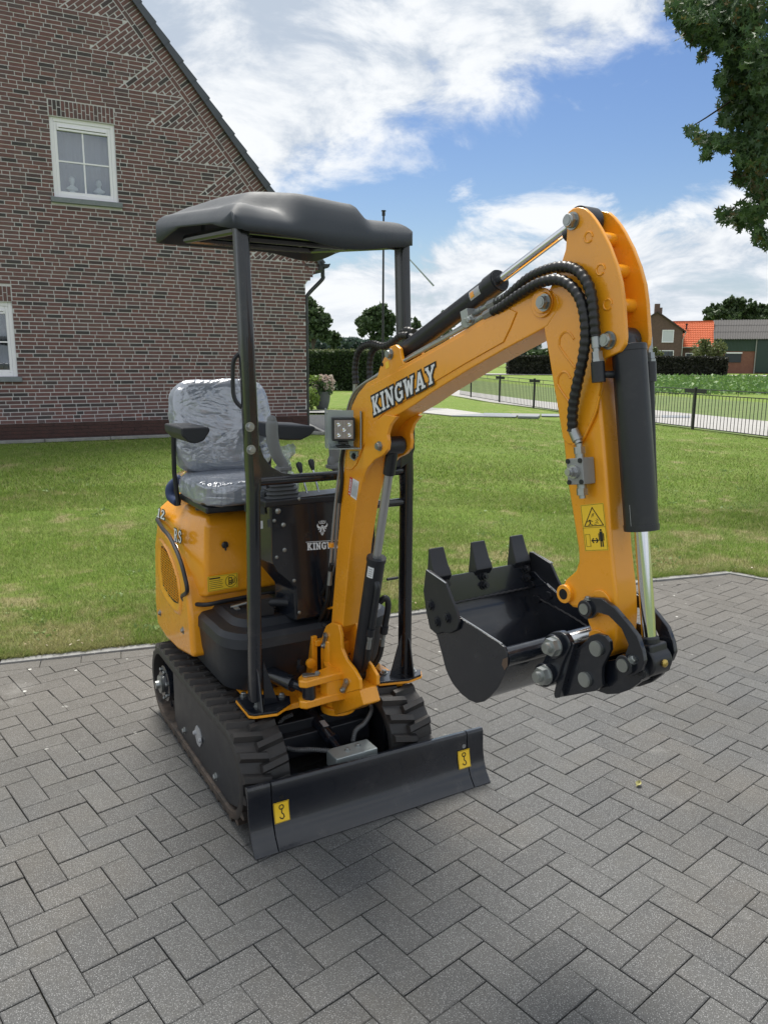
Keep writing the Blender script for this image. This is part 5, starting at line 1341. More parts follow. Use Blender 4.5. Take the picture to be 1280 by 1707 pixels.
# ---- tracks
def make_track(y0, y1, side):
    zc_, R, xf, xr = 0.188, 0.170, -0.282, -1.185; n = 20; path_ = []
    for i in range(n+1): a = math.pi/2-math.pi*i/n; path_.append((xf+R*math.cos(a), zc_+R*math.sin(a)))
    for i in range(1, 12): path_.append((xf+(xr-xf)*i/12, zc_-R))
    for i in range(n+1): a = -math.pi/2-math.pi*i/n; path_.append((xr+R*math.cos(a), zc_+R*math.sin(a)))
    for i in range(1, 12): u = i/12; path_.append((xr+(xf-xr)*u, zc_+R-0.006*math.sin(math.pi*u)))
    path_.append(path_[0]); P = resample([np.array([a, 0, b]) for a, b in path_], 0.024)[:-1]; N = len(P); m = MB(); rows = []
    prof = [(y0+.004, .000), (y0, -.006), (y0+.001, -.030), (y0+.03, -.034), (y1-.03, -.034), (y1-.001, -.030), (y1, -.006), (y1-.004, .000)]
    T_ = [nrm(P[(i+1) % N]-P[i-1]) for i in range(N)]; O_ = [np.array([-t[2], 0, t[0]]) for t in T_]
    cen = np.array([(xf+xr)/2, 0, zc_])
    for i in range(N):
        o = O_[i]; o = o if o@(P[i]-cen) > 0 else -o; O_[i] = o; rows.append([P[i]+o*h+np.array([0, y, 0]) for y, h in prof])
    vs_ = [p for r_ in rows for p in r_]; k = len(prof)
    m.add(vs_, [(i*k+j, i*k+(j+1) % k, ((i+1) % N)*k+(j+1) % k, ((i+1) % N)*k+j) for i in range(N) for j in range(k)])
    belt = fin(m, 'track', M['rubber_track'], angle=40)
    # lugs
    w = y1-y0; lm = []
    for flip in (0, 1):
        m = MB(); a, b = (-.5*w+.004, -.5*w+.60*w) if flip == 0 else (-.5*w+.40*w, .5*w-.004); sg = 1 if flip == 0 else -1
        sk = .010*sg; h = .020
        m.prism([(-.019-sk, a, -.001), (.019-sk, a, -.001), (.021+sk, b, -.001), (-.017+sk, b, -.001)], [(-.0105-sk, a+.004, h), (.0105-sk, a+.004, h), (.0115+sk, b-.005, h), (-.0095+sk, b-.005, h)])
        me = bpy.data.meshes.new('lug'); me.from_pydata(m.v, [], m.f); me.materials.append(M['rubber_track']); me.update(); lm.append(me)
    L = 0; D = [0]
    for i in range(N): L += np.linalg.norm(P[(i+1) % N]-P[i]); D.append(L)
    cnt = 38; pitch = L/cnt
    for k2 in range(cnt*2):
        s = (k2*pitch/2) % L; i = max(j for j in range(N) if D[j] <= s+1e-9); u = (s-D[i])/(D[i+1]-D[i]); p = P[i]*(1-u)+P[(i+1) % N]*u; o = nrm(O_[i]*(1-u)+O_[(i+1) % N]*u); t = np.cross(np.array([0, 1, 0]), o)
        ob = bpy.data.objects.new('lug', lm[k2 % 2]); COL.objects.link(ob); ob.parent = belt
        mt = Matrix.Identity(4)
        for r_ in range(3): mt[r_][0] = t[r_]; mt[r_][1] = (0, 1, 0)[r_]; mt[r_][2] = o[r_]
        ob.matrix_local = Matrix.Translation((p[0], (y0+y1)/2, p[2])) @ mt
    # track frame with cover plate
    yo = y0+.012 if side < 0 else y1-.012; sg = -1 if side < 0 else 1; yi = (y0+y1)/2
    m = MB(); q = [(-1.005, .315), (-.30, .315), (-.20, .270), (-.150, .190), (-.200, .085), (-.30, .050), (-.96, .050), (-1.005, .09)]
    m.prism([(a, yo, b) for a, b in q], [(a, yo-sg*.008, b) for a, b in q]); m.prism([(-1.0, yo, .315), (-.30, yo, .315), (-.30, yo-sg*.03, .325), (-1.0, yo-sg*.03, .325)], [(-1.0, yo, .309), (-.30, yo, .309), (-.30, yo-sg*.03, .319), (-1.0, yo-sg*.03, .319)])
    rbox(m, -1.012, -1.0, yo, yo-sg*.05, .075, .315); rbox(m, -1.0, -.25, yi-.05, yi+.05, .07, .29)
    cv = fin(m, 'cover_plate', M['satin'], belt, .003)
    m = MB(); c = pm(330, 1228, y=yo+sg*.004); w2, h2 = .040, .040; q = [(-w2, -.018), (-.016, -h2), (.016, -h2), (w2, -.014), (w2, .016), (.014, h2), (-.018, h2), (-w2, .018)]
    q = [(c[0]+a*1.0+.0, c[2]+b*1.0) for a, b in q]; m.prism([(a, yo, b) for a, b in q], [(a, yo+sg*.004, b) for a, b in q]); m.bolt((c[0]-.038, yo+sg*.004, c[2]+.0), (0, sg, 0), .008, .007); m.bolt((c[0]+.038, yo+sg*.004, c[2]), (0, sg, 0), .008, .007)
    fin(m, 'inspection_plate', M['silver'], belt)
    m = MB(); m.bolt((-.86, yo, .095), (0, sg, 0), .011, .009); m.bolt((-.44, yo, .088), (0, sg, 0), .011, .009); fin(m, 'bolt', M['zinc'], belt)
    # drive sprocket and idler
    m = MB(); cy = yo-sg*.03; m.lathe([(.118, 0), (.120, .012), (.085, .018), (.083, .045), (.060, .050), (.058, .058)], (xr, cy-sg*.02, zc_), (0, sg, 0), 28)
    for i in range(14):
        a = 2*math.pi*i/14; m.box((xr+.122*math.cos(a), cy-sg*.012, zc_+.122*math.sin(a)), (.03, .014, .018), (np.array([math.cos(a), 0, math.sin(a)]), np.array([0, 1, 0.]), np.array([-math.sin(a), 0, math.cos(a)])))
    fin(m, 'sprocket', M['black'], belt)
    m = MB(); m.lathe([(.040, 0), (.042, .012), (.020, .016), (.018, .03)], (xr, cy+sg*.038, zc_), (0, sg, 0), 16)
    for i in range(7): a = 2*math.pi*i/7+.3; m.bolt((xr+.068*math.cos(a), cy+sg*.024, zc_+.068*math.sin(a)), (0, sg, 0), .0085, .012)
    fin(m, 'wheel_bolt', M['zinc'], belt)
    m = MB(); m.lathe([(.125, 0), (.130, .01), (.130, .08), (.125, .09)], (xf, yi-.045, zc_), (0, 1, 0), 28); fin(m, 'idler', M['black'], belt)
    for i in range(3): m = MB(); m.cyl((-.95+i*.23, yi-.045, .075), (-.95+i*.23, yi+.045, .075), .040, 18); fin(m, 'roller', M['black'], belt)
    return belt
def mat_track():
    t = NT('track_rubber'); v = t.pos(True); n = t.noise(20, 6, .65, v); n2 = t.noise(5, 4, .6, v); sp = t.node('ShaderNodeSeparateXYZ'); t.l.new(t.pos(), sp.inputs[0])
    low = t.rng(sp.outputs[2], .02, .16, 1.0, .12, True); d = t.math('MULTIPLY', t.rng(t.math('ADD', t.math('MULTIPLY', n, .6), t.math('MULTIPLY', n2, .4)), .36, .62, .15, 1, True), low, True)
    gn = t.node('ShaderNodeNewGeometry'); c = t.mix(d, (0.017, 0.0175, 0.019), (0.125, 0.092, 0.070)); t.set(color=c, rough=t.rng(n, .3, .7, .42, .68)); t.bump(t.noise(140, 4, .6, v), .4, .002); return t.m
M['rubber_track'] = mat_track()
make_track(-.50, -.315, -1); make_track(.105, .290, 1)
m = MB(); rbox(m, -1.10, -.34, -.34, .13, .13, .29); rbox(m, -.95, -.50, -.24, .03, .29, .36); m.cyl((-.72, -.10, .30), (-.72, -.10, .40), .19, 32); rbox(m, -.40, -.30, -.33, .11, .16, .25); fin(m, 'undercarriage', M['satin'], bevel=.006)

# ---- dozer blade
prof = [(-.064, .226), (-.058, .214), (-.057, .185), (-.056, .150), (-.052, .115), (-.043, .078), (-.028, .040), (-.006, .012), (.002, .002)]
def blade_seg(y0, y1, dz0=0, dz1=0, rr=0.0):
    m = MB(); n = len(prof); th = .010
    back = [(x-th, z-(.002 if i else .004)) for i, (x, z) in enumerate(prof)]; q = prof+back[::-1]
    q[-1] = (prof[0][0]-.020, .222); q[-2] = (prof[1][0]-.022, .205)
    m.prism([(x, y0, z*(1+dz0)) for x, z in q], [(x, y1, z*(1+dz1)) for x, z in q]); return m
def bz(y): return .035-(y+.5)*.10
blade = fin(blade_seg(-.412, .418, bz(-.41), bz(.42)), 'dozer_blade', M['black'], bevel=.0025, angle=30)
fin(blade_seg(-.500, -.415, bz(-.5), bz(-.41)), 'blade_extension', M['black'], blade, bevel=.0025); fin(blade_seg(.421, .500, bz(.42), bz(.5)), 'blade_extension', M['black'], blade, bevel=.0025)
m = MB()
for y in (-.25, .05): rbox(m, -.38, -.066, y-.022, y+.022, .075, .125)
rbox(m, -.12, -.066, -.40, .40, .06, .10); rbox(m, -.085, -.066, -.49, -.33, .02, .17); rbox(m, -.085, -.066, .33, .49, .02, .17); fin(m, 'blade_arm', M['satin'], blade, bevel=.004)
def hook_sticker(px, py):
    c = pm(px, py, x=-.050); y, z = c[1], c[2]; s = .029; hz = .036; nx = lambda zz: np.interp(zz, [p[1] for p in prof[::-1]], [p[0] for p in prof[::-1]])
    m = MB(); k = 6; m.grid([[(nx(z-hz+2*hz*i/k)+.0022, y-s+2*s*j, z-hz+2*hz*i/k) for j in (0, 1)] for i in range(k+1)]); st = fin(m, 'sticker', M['yellow'], blade, smooth=False)
    m = MB(); g = lambda a, b: (nx(z+b)+.0032, y+a, z+b)
    def ln(pts, w):
        for p, q in zip(pts[:-1], pts[1:]):
            p, q = np.array(p), np.array(q); d = nrm(q-p); n_ = np.array([-d[1], d[0]])*w/2; m.add([g(*(p-n_-d*w*.3)), g(*(q-n_+d*w*.3)), g(*(q+n_+d*w*.3)), g(*(p+n_-d*w*.3))], [(0, 1, 2, 3)])
    ln([(.008*math.cos(a), .017+.008*math.sin(a)) for a in np.linspace(0, 2*math.pi, 13)], .0035); ln([(0, .012), (0, -.004), (.006, -.010), (.008, -.018), (.002, -.024), (-.005, -.022), (-.008, -.016)], .0036)
    ln([(-s+.002, -hz+.002), (s-.002, -hz+.002), (s-.002, hz-.002), (-s+.002, hz-.002), (-s+.002, -hz+.002)], .0012)
    fin(m, 'hook_symbol', M['ink'], st, smooth=False)
    m = MB(); m.cyl((nx(z+hz+.014)-.002, y+.003, z+hz+.014), (nx(z+hz+.014)+.0015, y+.003, z+hz+.014), .0085, 16); fin(m, 'lifting_hole', M['dark'] if px < 600 else M['kerb'], blade)  # solid disc: near-black paints the hole's shade, the other is concrete-coloured
hook_sticker(469.5, 1353.5); hook_sticker(773, 1265)
# blade ram, junction box, corrugated conduits
m = MB(); a, b = pm(530, 1190, x=-.40), np.array([-.16, -.08, .20]); a = np.array([-.45, -.115, .30]); m.cyl(a, a+(b-a)*.72, .027, 20); m.cyl(a+(b-a)*.70, a+(b-a)*.74, .031, 20); m.cyl(a, b, .014, 12); m.sphere(a, .032, 8, 12); m.cyl((a[0], a[1]-.06, a[2]), (a[0], a[1]+.06, a[2]), .018, 14); fin(m, 'blade_ram', M['black'], bevel=0)
m = MB(); c = (a+(b-a)*.5); m.box(c+np.array([.012, 0, .026]), (.035, .022, .002), (nrm(b-a), np.array([0, 1, 0.]), np.cross(nrm(b-a), np.array([0, 1, 0.])))); fin(m, 'ram_label', M['silver'], smooth=False)
jb = [pm(x, y, z=.225) for x, y in ((547, 1251), (610, 1231.5), (624, 1248), (564.5, 1267.5))]
m = MB(); ax = nrm(jb[1]-jb[0]); jc = sum(jb)/4; m.box((jc[0], jc[1], .197), (.085, .175, .060), (np.array([1, 0, 0.]), np.array([0, 1, 0.]), np.array([0, 0, 1.]))); fin(m, 'junction_box', M['galv'], bevel=.004)
m = MB(); m.bolt((jc[0]+.0, jc[1]-.02, .227), (0, 0, 1), .008, .006); m.bolt((jc[0]-.01, jc[1]+.03, .227), (0, 0, 1), .008, .006); fin(m, 'bolt', M['zinc'])
m = MB(); m.cyl((jc[0]+.005, jc[1]+.02, .165), (jc[0]+.06, jc[1]+.02, .165), .03, 16); m.cyl((jc[0]+.0, jc[1]-.05, .175), (jc[0]+.05, jc[1]-.05, .175), .018, 12); fin(m, 'hose_union', M['black'])
def conduit(pts, r=.0085, mat='galv', name='conduit', period=.0075, amp=.18, parent=exc):
    P = resample(spline(pts, 10), period/2); m = MB(); m.tube(P, r, 10, rfun=lambda i: r*(1+amp*(1 if i % 2 else -1))); return fin(m, name, M[mat], parent, angle=60)
M['conduit'] = paint('grey_conduit', (.10, .105, .11), .4, .1)
conduit([pm(488, 1191, x=-.36), pm(470, 1200, x=-.36), pm(455, 1224, x=-.36), pm(462, 1240, x=-.33), pm(490, 1250, x=-.28), pm(520, 1250, x=-.22), pm(549, 1252, x=-.18)], mat='conduit')
conduit([pm(617, 1172, x=-.28), pm(619, 1185, x=-.27), pm(608, 1205, x=-.24), pm(593, 1218, x=-.22), pm(588, 1237, x=-.20)], mat='conduit')

# ---- upper structure: hood, grille panel, skirt
hood = MB()
ringA = [(-.765, -.400, .705), (-.765, .14, .715), (-1.30, .14, .72), (-1.38, -.30, .72), (-1.36, -.462, .72), (-.905, -.460, .690), (-.83, -.440, .690)]
ringB = [(-.768, -.385, 1.005), (-.768, .14, 1.00), (-1.30, .14, 1.02), (-1.33, -.30, 1.03), (-1.275, -.455, .995), (-.93, -.450, .965), (-.845, -.425, .965)]
ringC = [(-.790, -.372, 1.040), (-.80, .12, 1.02), (-1.28, .12, 1.06), (-1.27, -.27, 1.080), (-1.205, -.395, 1.070), (-.985, -.405, 1.050), (-.875, -.398, 1.035)]
ringD = [(-.84, -.30, 1.055), (-.85, .10, 1.03), (-1.2, .10, 1.08), (-1.16, -.22, 1.095), (-1.12, -.31, 1.088), (-1.0, -.33, 1.070), (-.90, -.335, 1.055)]
k = 7; vs_ = ringA+ringB+ringC+ringD
hood.add(vs_, [tuple(range(k))[::-1]]+[(r_*k+i, r_*k+(i+1) % k, (r_+1)*k+(i+1) % k, (r_+1)*k+i) for r_ in range(3) for i in range(k)]+[tuple(range(3*k, 4*k))])
hood_o = fin(hood, 'engine_hood', M['orange'], bevel=.016, seg=4)
# rear side panel (counterweight cover) with grille, traced on the machine's side plane
yS = -.47
def sidepoly(pts, y=yS): return [pm(a, b, y=y) for a, b in pts]
outer = sidepoly([(257, 905), (259, 886), (264, 876), (271, 883), (281, 895), (290, 912), (299, 935), (306, 960), (311, 988), (316, 1040), (320, 1098), (296, 1085), (277, 1066), (262, 1042), (258, 1000)])
inner = sidepoly([(266, 903), (272, 906), (281, 920), (290, 942), (297, 965), (300, 990), (301, 1008), (299, 1018), (291, 1014), (280, 1000), (270, 982), (266, 950), (265, 925)])
m = MB(); m.prism([p for p in outer], [p+np.array([0, .30, 0]) for p in outer]); side = fin(m, 'side_panel', M['orange'], bevel=.022, seg=4)
M['mesh'] = paint('mesh_shade', (.10, .045, .008), .6, 0)  # orange darkened for shade behind the mesh, left unused
# intake: raised rim, flat near-black sheet for its shaded depth, mesh of rods
ic = sum(inner)/len(inner)
n = len(inner); gpx = lambda k_, y_: [ic+(p-ic)*k_+np.array([.010*(1.12-k_)/.3, y_, .010*(1.12-k_)/.3]) for p in inner]
m = MB(); rr_ = [gpx(1.14, -.0005), gpx(1.08, -.006), gpx(1.03, -.0085), gpx(.98, -.006), gpx(.83, -.0012)]
m.add([p for r_ in rr_ for p in r_], [(a*n+i, a*n+(i+1) % n, (a+1)*n+(i+1) % n, (a+1)*n+i) for a in range(4) for i in range(n)]); fin(m, 'intake_rim', M['orange'], side, angle=60)
m = MB(); m.add(gpx(.84, -.0016), [tuple(range(n))]); fin(m, 'intake', M['dark'], side, smooth=False)  # flat near-black sheet paints the shade inside the opening
def inside(px, pz, poly):
    c = False; j = len(poly)-1
    for i in range(len(poly)):
        xi, zi, xj, zj = poly[i][0], poly[i][2], poly[j][0], poly[j][2]
        if (zi > pz) != (zj > pz) and px < (xj-xi)*(pz-zi)/(zj-zi)+xi: c = not c
        j = i
    return c
gp_ = [ic+(p-ic)*np.array([.84, 1, .80])+np.array([.012, 0, .012]) for p in inner]
m = MB(); xs0, xs1 = min(p[0] for p in gp_), max(p[0] for p in gp_); zs0, zs1 = min(p[2] for p in gp_), max(p[2] for p in gp_)
z = zs0
while z < zs1:
    run = [x for x in np.arange(xs0, xs1, .004) if inside(x, z, gp_)]
    if len(run) > 2: m.box(((run[0]+run[-1])/2, yS-.0035, z), (run[-1]-run[0], .003, .0030))
    z += .0115
x = xs0
while x < xs1:
    run = [z for z in np.arange(zs0, zs1, .004) if inside(x, z, gp_)]
    if len(run) > 2: m.box((x, yS-.0035, (run[0]+run[-1])/2), (.0026, .0034, run[-1]-run[0]))
    x += .0260
fin(m, 'grille', M['orange'], side, smooth=False)
m = MB()
for q in ((267, 1022), (305, 1051)): c = pm(*q, y=yS); m.cyl(c+np.array([0, .004, 0]), c-np.array([0, .0005, 0]), .017, 18); m.bolt(c-np.array([0, .0005, 0]), (0, -1, 0), .009, .007)
fin(m, 'bolt', M['zinc'], side)
# black rubber seal between hood and panel, then along the hood's foot
sp_ = [pm(262, 866, y=-.462), pm(266, 873, y=-.472), pm(272, 882, y=-.476), pm(282, 894, y=-.478), pm(291, 911, y=-.478), pm(300.5, 934, y=-.478), pm(307.5, 959, y=-.478), pm(312, 985, y=-.476), np.array([-.875, -.468, .690]), np.array([-.84, -.455, .672]), np.array([-.762, -.405, .675]), np.array([-.752, -.30, .682]), np.array([-.752, .0, .69]), np.array([-.752, .3, .69])]
m = MB(); m.tube(spline(sp_, 8), .009, 8); fin(m, 'rubber_seal', M['satin'])
# floor and skirt
def rr_ring(x0, x1, y0, y1, z, r, n=6):
    out = []
    for cx_, cy_, a0 in ((x1-r, y0+r, -90), (x1-r, y1-r, 0), (x0+.02, y1-.02, 90), (x0+.02, y0+.02, 180)):
        rr_ = r if a0 in (-90, 0) else .02
        for i in range(n+1): a = rad(a0+90*i/n); out.append((cx_+rr_*math.cos(a), cy_+rr_*math.sin(a), z))
    return out
def ringed(m, rings):
    k = len(rings[0]); v_ = [p for r_ in rings for p in r_]
    return m.add(v_, [tuple(range(k))[::-1]]+[(a*k+i, a*k+(i+1) % k, (a+1)*k+(i+1) % k, (a+1)*k+i) for a in range(len(rings)-1) for i in range(k)]+[tuple(range((len(rings)-1)*k, len(rings)*k))])
m = MB(); ringed(m, [rr_ring(-.96, -.46, -.405, .30, .395, .13), rr_ring(-.96, -.425, -.425, .31, .50, .14), rr_ring(-.96, -.405, -.430, .31, .575, .14), rr_ring(-.96, -.400, -.435, .31, .585, .14), rr_ring(-.96, -.405, -.432, .31, .622, .14), rr_ring(-.96, -.425, -.415, .29, .640, .13), rr_ring(-.96, -.47, -.37, .25, .645, .11), rr_ring(-.96, -.50, -.35, .23, .668, .10)])
skirt = fin(m, 'floor_skirt', M['plastic'], bevel=.003, angle=24)
m = MB()
for i in range(5):
    x_ = -.56-.035*i; rbox(m, x_-.006, x_+.006, -.28+.01*i, .12, .669, .674)
for i in range(7): rbox(m, -.72, -.60, -.34+.018*i, -.334+.018*i, .669, .673)
fin(m, 'floor_rib', M['plastic'], skirt, bevel=.002, seg=1)
m = MB(); a, b = pm(414, 1004, z=.69), pm(384, 1012, z=.675); rbox(m, -.70, -.64, -.32, -.30, .669, .678); m.box((a+b)/2, (np.linalg.norm(a-b), .018, .008), (nrm(a-b), np.cross(np.array([0, 0, 1.]), nrm(a-b)), np.array([0, 0, 1.]))); fin(m, 'pedal_plate', M['zinc'], bevel=.002)
m = MB(); rbox(m, -.58, -.52, -.27, -.20, .668, .74); m.cyl((-.55, -.24, .72), (-.46, -.1, .72), .018, 12); fin(m, 'foot_pedal', M['satin'], bevel=.004)
m = MB()
a, b = pm(322, 1044, y=-.438), pm(325, 1086, y=-.430); m.box((a+b)/2, (.014, .006, np.linalg.norm(a-b)), None)
for c in (a, b): m.bolt((c[0], c[1], c[2]), (0, -1, 0), .010, .009)
fin(m, 'skirt_strap', M['zinc'], bevel=.001, seg=1)

# ---- front column
xP = -.42
fpz = [pm(*q, x=xP) for q in [(452, 832), (454, 936), (462, 953), (494, 979), (496, 1028), (560, 1031)]]
ptop = 1.150
m = MB(); q = [(fpz[0][1], 1.142), (fpz[1][1], fpz[1][2]), (fpz[2][1], fpz[2][2]), (fpz[3][1], fpz[3][2]), (fpz[4][1], fpz[4][2]), (.20, .655), (.20, 1.165), (-.20, 1.150)]
m.prism([(xP, a, b) for a, b in q], [(xP-.006, a, b) for a, b in q]); panel = fin(m, 'front_panel', M['black'], bevel=.002)
m = MB(); q = [(-.245, 1.135), (-.235, .90), (-.15, .79), (-.15, .66), (.20, .66), (.20, 1.155)]
m.prism([(xP-.012, a, b) for a, b in q], [(xP-.15, a-.03 if a < 0 else a, b) for a, b in q]); fin(m, 'control_column', M['black'], bevel=.008)
m = MB(); rbox(m, -.56, -.415, -.27, .22, 1.125, 1.150); m.add([(-.56, -.30, 1.118), (-.46, -.255, 1.13), (-.46, -.255, 1.09), (-.56, -.30, 1.09)], [(0, 1, 2, 3)]); fin(m, 'column_top', M['satin'], bevel=.006)
m = MB()
for px, py, r_ in ((463, 852, .0105), (457, 868, .0065), (472, 875, .0085), (474, 917, .008), (461, 929, .0065), (490, 968, .0068), (499, 1021, .0068), (498, 832, .0065)):
    c = pm(px, py, x=xP); m.lathe([(r_*1.1, 0), (r_*1.05, .003), (r_*.7, .0055), (.001, .006)], c, (1, 0, 0), 14)
fin(m, 'bolt', M['zinc'], panel)
c00, c10 = pm(512, 917, x=xP), pm(573, 913, x=xP); c01, c11 = pm(511.5, 905.5, x=xP), pm(572.5, 901.5, x=xP)
f = quad_map(c00, c10, c11, c01, (1, 0, 0)); fin(lettering('KINGWAY', f, .02, .002, .08), 'maker_lettering', M['white'], panel, smooth=False)
m = MB(); m.add([f(u, v, .0012) for u, v in ((-.03, 1.12), (1.03, 1.12), (1.03, 1.19), (-.03, 1.19))], [(0, 1, 2, 3)]); fin(m, 'letter_rule', M['white'], panel, smooth=False)
# bull emblem with a crown
ec = pm(537, 879, x=xP); es = .0225*1.25
m = MB()
def epoly(P, l=.0012): m.add([(xP+l, ec[1]+a*es, ec[2]+b*es) for a, b in P], [tuple(range(len(P)))])
for sg in (1, -1):
    epoly([(sg*a, b) for a, b in [(.12, .18), (.42, .12), (.66, .34), (.66, .62), (.84, .34), (.72, -.02), (.42, -.12), (.30, -.02)]]); epoly([(sg*a, b) for a, b in [(.06, .10), (.30, -.06), (.36, -.34), (.22, -.62), (.22, -.90), (.08, -1.08), (.05, -.80), (.13, -.52), (.05, -.20)]])
    epoly([(sg*a, b) for a, b in [(.36, -.10), (.60, -.14), (.66, -.30), (.42, -.26)]]); epoly([(sg*a, b) for a, b in [(.10, .72), (.20, .62), (.34, 1.0), (.22, .92)]]); epoly([(sg*a, b) for a, b in [(.36, .60), (.46, .56), (.56, .92), (.42, .84)]]); epoly([(sg*a, b) for a, b in [(.30, -.45), (.48, -.42), (.46, -.62), (.30, -.66)]])
epoly([(-.40, .50), (.40, .50), (.38, .58), (-.38, .58)]); epoly([(-.06, .64), (.06, .64), (.05, 1.02), (-.05, 1.02)]); epoly([(-.16, .30), (.16, .30), (.07, .10), (0, -.16), (-.07, .10)]); epoly([(-.10, -.94), (.10, -.94), (0, -1.22)])
fin(m, 'bull_emblem', M['white'], panel, smooth=False)
m = MB(); c = pm(434.5, 875, x=-.47); m.box(c, (.002, .017, .030)); fin(m, 'label', M['white'], smooth=False)
m = MB(); m.box((-.74, -.02, .80), (.08, .14, .075)); fin(m, 'recess_shade', M['dark'], smooth=False)  # solid near-black box stands in for a shaded recess
# fuel sticker, cap, dash, plug, lettering on hood
fc = [pm(*q, x=-.762) for q in [(345.5, 987), (396, 978), (395.5, 954), (344.5, 961)]]
f = quad_map(*fc, (1, 0, 0)); m = MB(); m.add([f(u, v, .0015+.004) for u, v in ((0, 0), (1, 0), (1, 1), (0, 1))], [(0, 1, 2, 3)]); fs = fin(m, 'fuel_sticker', M['yellow'], hood_o, smooth=False)
m = MB(); L_ = .0062
def bar_(u0, v0, u1, v1, l=L_): m.add([f(u0, v0, l), f(u1, v0, l), f(u1, v1, l), f(u0, v1, l)], [(0, 1, 2, 3)])
bar_(.03, .04, .97, .055); bar_(.03, .945, .97, .96); bar_(.03, .04, .04, .96); bar_(.96, .04, .97, .96); bar_(.07, .78, .42, .87)
for i in range(5): bar_(.07, .66-.12*i, .50-.03*(i % 2), .69-.12*i)
for i in range(22): a0, a1 = 2*math.pi*i/22, 2*math.pi*(i+1)/22; m.add([f(.77+.19*math.cos(a), .5+.40*math.sin(a)*1.0, L_) if r_ else f(.77+.175*math.cos(a), .5+.365*math.sin(a), L_) for a, r_ in ((a0, 1), (a1, 1), (a1, 0), (a0, 0))], [(0, 1, 2, 3)])
bar_(.68, .26, .82, .32); bar_(.69, .30, .715, .76); bar_(.785, .30, .81, .76); bar_(.69, .70, .81, .76); bar_(.69, .50, .81, .55); bar_(.82, .34, .845, .62); bar_(.845, .34, .88, .39); bar_(.87, .36, .895, .70); bar_(.72, .36, .78, .46)
fin(m, 'fuel_print', M['ink'], fs, smooth=False)
m = MB(); c = pm(374.5, 908, x=-.757); m.lathe([(.015, 0), (.015, .004), (.010, .008), (.002, .009)], c+np.array([.003, 0, 0]), (1, 0, 0), 18); m.box(c+np.array([.012, 0, -.005]), (.008, .007, .034)); fin(m, 'hood_lock', M['satin'], bevel=.0015, seg=1)
f = quad_map(pm(293, 902, y=-.463), pm(306.5, 906, y=-.461), pm(306.5, 886, y=-.459), pm(293, 880, y=-.462), (0.05, -1, 0.05)); fin(lettering('RS', f, .06, .006, .1), 'letter_outline', M['ink'], hood_o, smooth=False); fin(lettering('RS', f, -.01, .008, .1), 'letter', M['white'], hood_o, smooth=False)
f = quad_map(pm(265, 862, y=-.462), pm(280, 868, y=-.462), pm(280, 852, y=-.458), pm(268, 847, y=-.458), (0, -1, .2)); fin(lettering('12', f, .08, .010, .06), 'number_outline', M['ink'], hood_o, smooth=False); fin(lettering('12', f, -.005, .012, .06), 'number', M['white'], hood_o, smooth=False)
# side lever with bellows, black plug and switch panel on the hood top
def on_z(px, py, z): return pm(px, py, z=z)
m = MB(); c = pm(312, 832, y=-.375); m.lathe([(.020, 0), (.021, .012), (.016, .016), (.019, .022), (.015, .027), (.017, .033), (.012, .038), (.009, .055), (.010, .075), (.014, .085), (.015, .100), (.011, .108)], c, (0, 0, 1), 18); fin(m, 'blade_lever', M['satin'])
m = MB(); t_ = pm(320.5, 766, y=-.375); m.tube([c+np.array([0, 0, .10]), t_-np.array([0, 0, .006])], .004, 8); fin(m, 'lever_rod', M['satin'])
m = MB(); m.lathe([(.010, -.006), (.014, 0), (.014, .007), (.010, .011), (.002, .012)], t_, (.7, -.7, .2), 14); fin(m, 'red_knob', M['red'])
m = MB(); c = pm(333.5, 847.5, z=1.070); m.lathe([(.019, -.006), (.019, .004), (.014, .006), (.001, .0065)], c, (0, 0, 1), 20); fin(m, 'rubber_plug', M['satin'])
m = MB(); c = pm(368, 848, z=1.065); m.lathe([(.038, -.006), (.039, .004), (.036, .006), (.001, .0068)], c, (0, 0, 1), 26); m.lathe([(.014, .006), (.015, .026), (.011, .030)], c+np.array([-.01, -.02, 0]), (.3, -.3, 1), 12); m.box(c+np.array([.012, .016, .022]), (.020, .046, .028)); m.cyl(c+np.array([.0, -.005, .012]), c+np.array([.03, .0, .034]), .008, 10); swp = fin(m, 'switch_panel', M['satin'], bevel=.002)
m = MB()
for i in range(9):
    a0 = rad(-68+i*14); a1 = a0+rad(9); m.add([c+np.array([r_*math.cos(a), r_*math.sin(a), .0035]) for a, r_ in ((a0, .052), (a1, .052), (a1, .043), (a0, .043))], [(0, 1, 2, 3)])
fin(m, 'switch_marks', M['white'], swp, smooth=False)
m = MB(); m.cyl(c+np.array([.034, .03, .018]), c+np.array([.04, .036, .026]), .006, 10); fin(m, 'key', M['steel'], swp)

# ---- seat
def cushion(m, P0, ux, uy, uz, sx, sy, sz, n=22, e=.32, bulge=.0, seed=0, amp=.0):
    """super-ellipsoid pad centred at P0 with half sizes sx,sy,sz"""
    f_ = lambda c, k: math.copysign(abs(c)**k, c); P0 = np.array(P0, float); rows = []
    for i in range(n+1):
        th = -math.pi/2+math.pi*i/n; row = []
        for j in range(2*n):
            ph = -math.pi+2*math.pi*j/(2*n); a = f_(math.cos(th), e)*f_(math.cos(ph), e); b = f_(math.cos(th), e)*f_(math.sin(ph), e); c_ = f_(math.sin(th), e)
            w = 1+amp*(noise.noise((a*2.3+seed, b*2.9, c_*1.7))+.5*noise.noise((a*6+seed, b*7, c_*5)))
            row.append(P0+(ux*sx*a+uy*sy*b+uz*sz*c_)*w)
        rows.append(row)
    k = 2*n; v_ = [p for r_ in rows for p in r_]; return m.add(v_, [(i*k+j, i*k+(j+1) % k, (i+1)*k+(j+1) % k, (i+1)*k+j) for i in range(n) for j in range(k)])
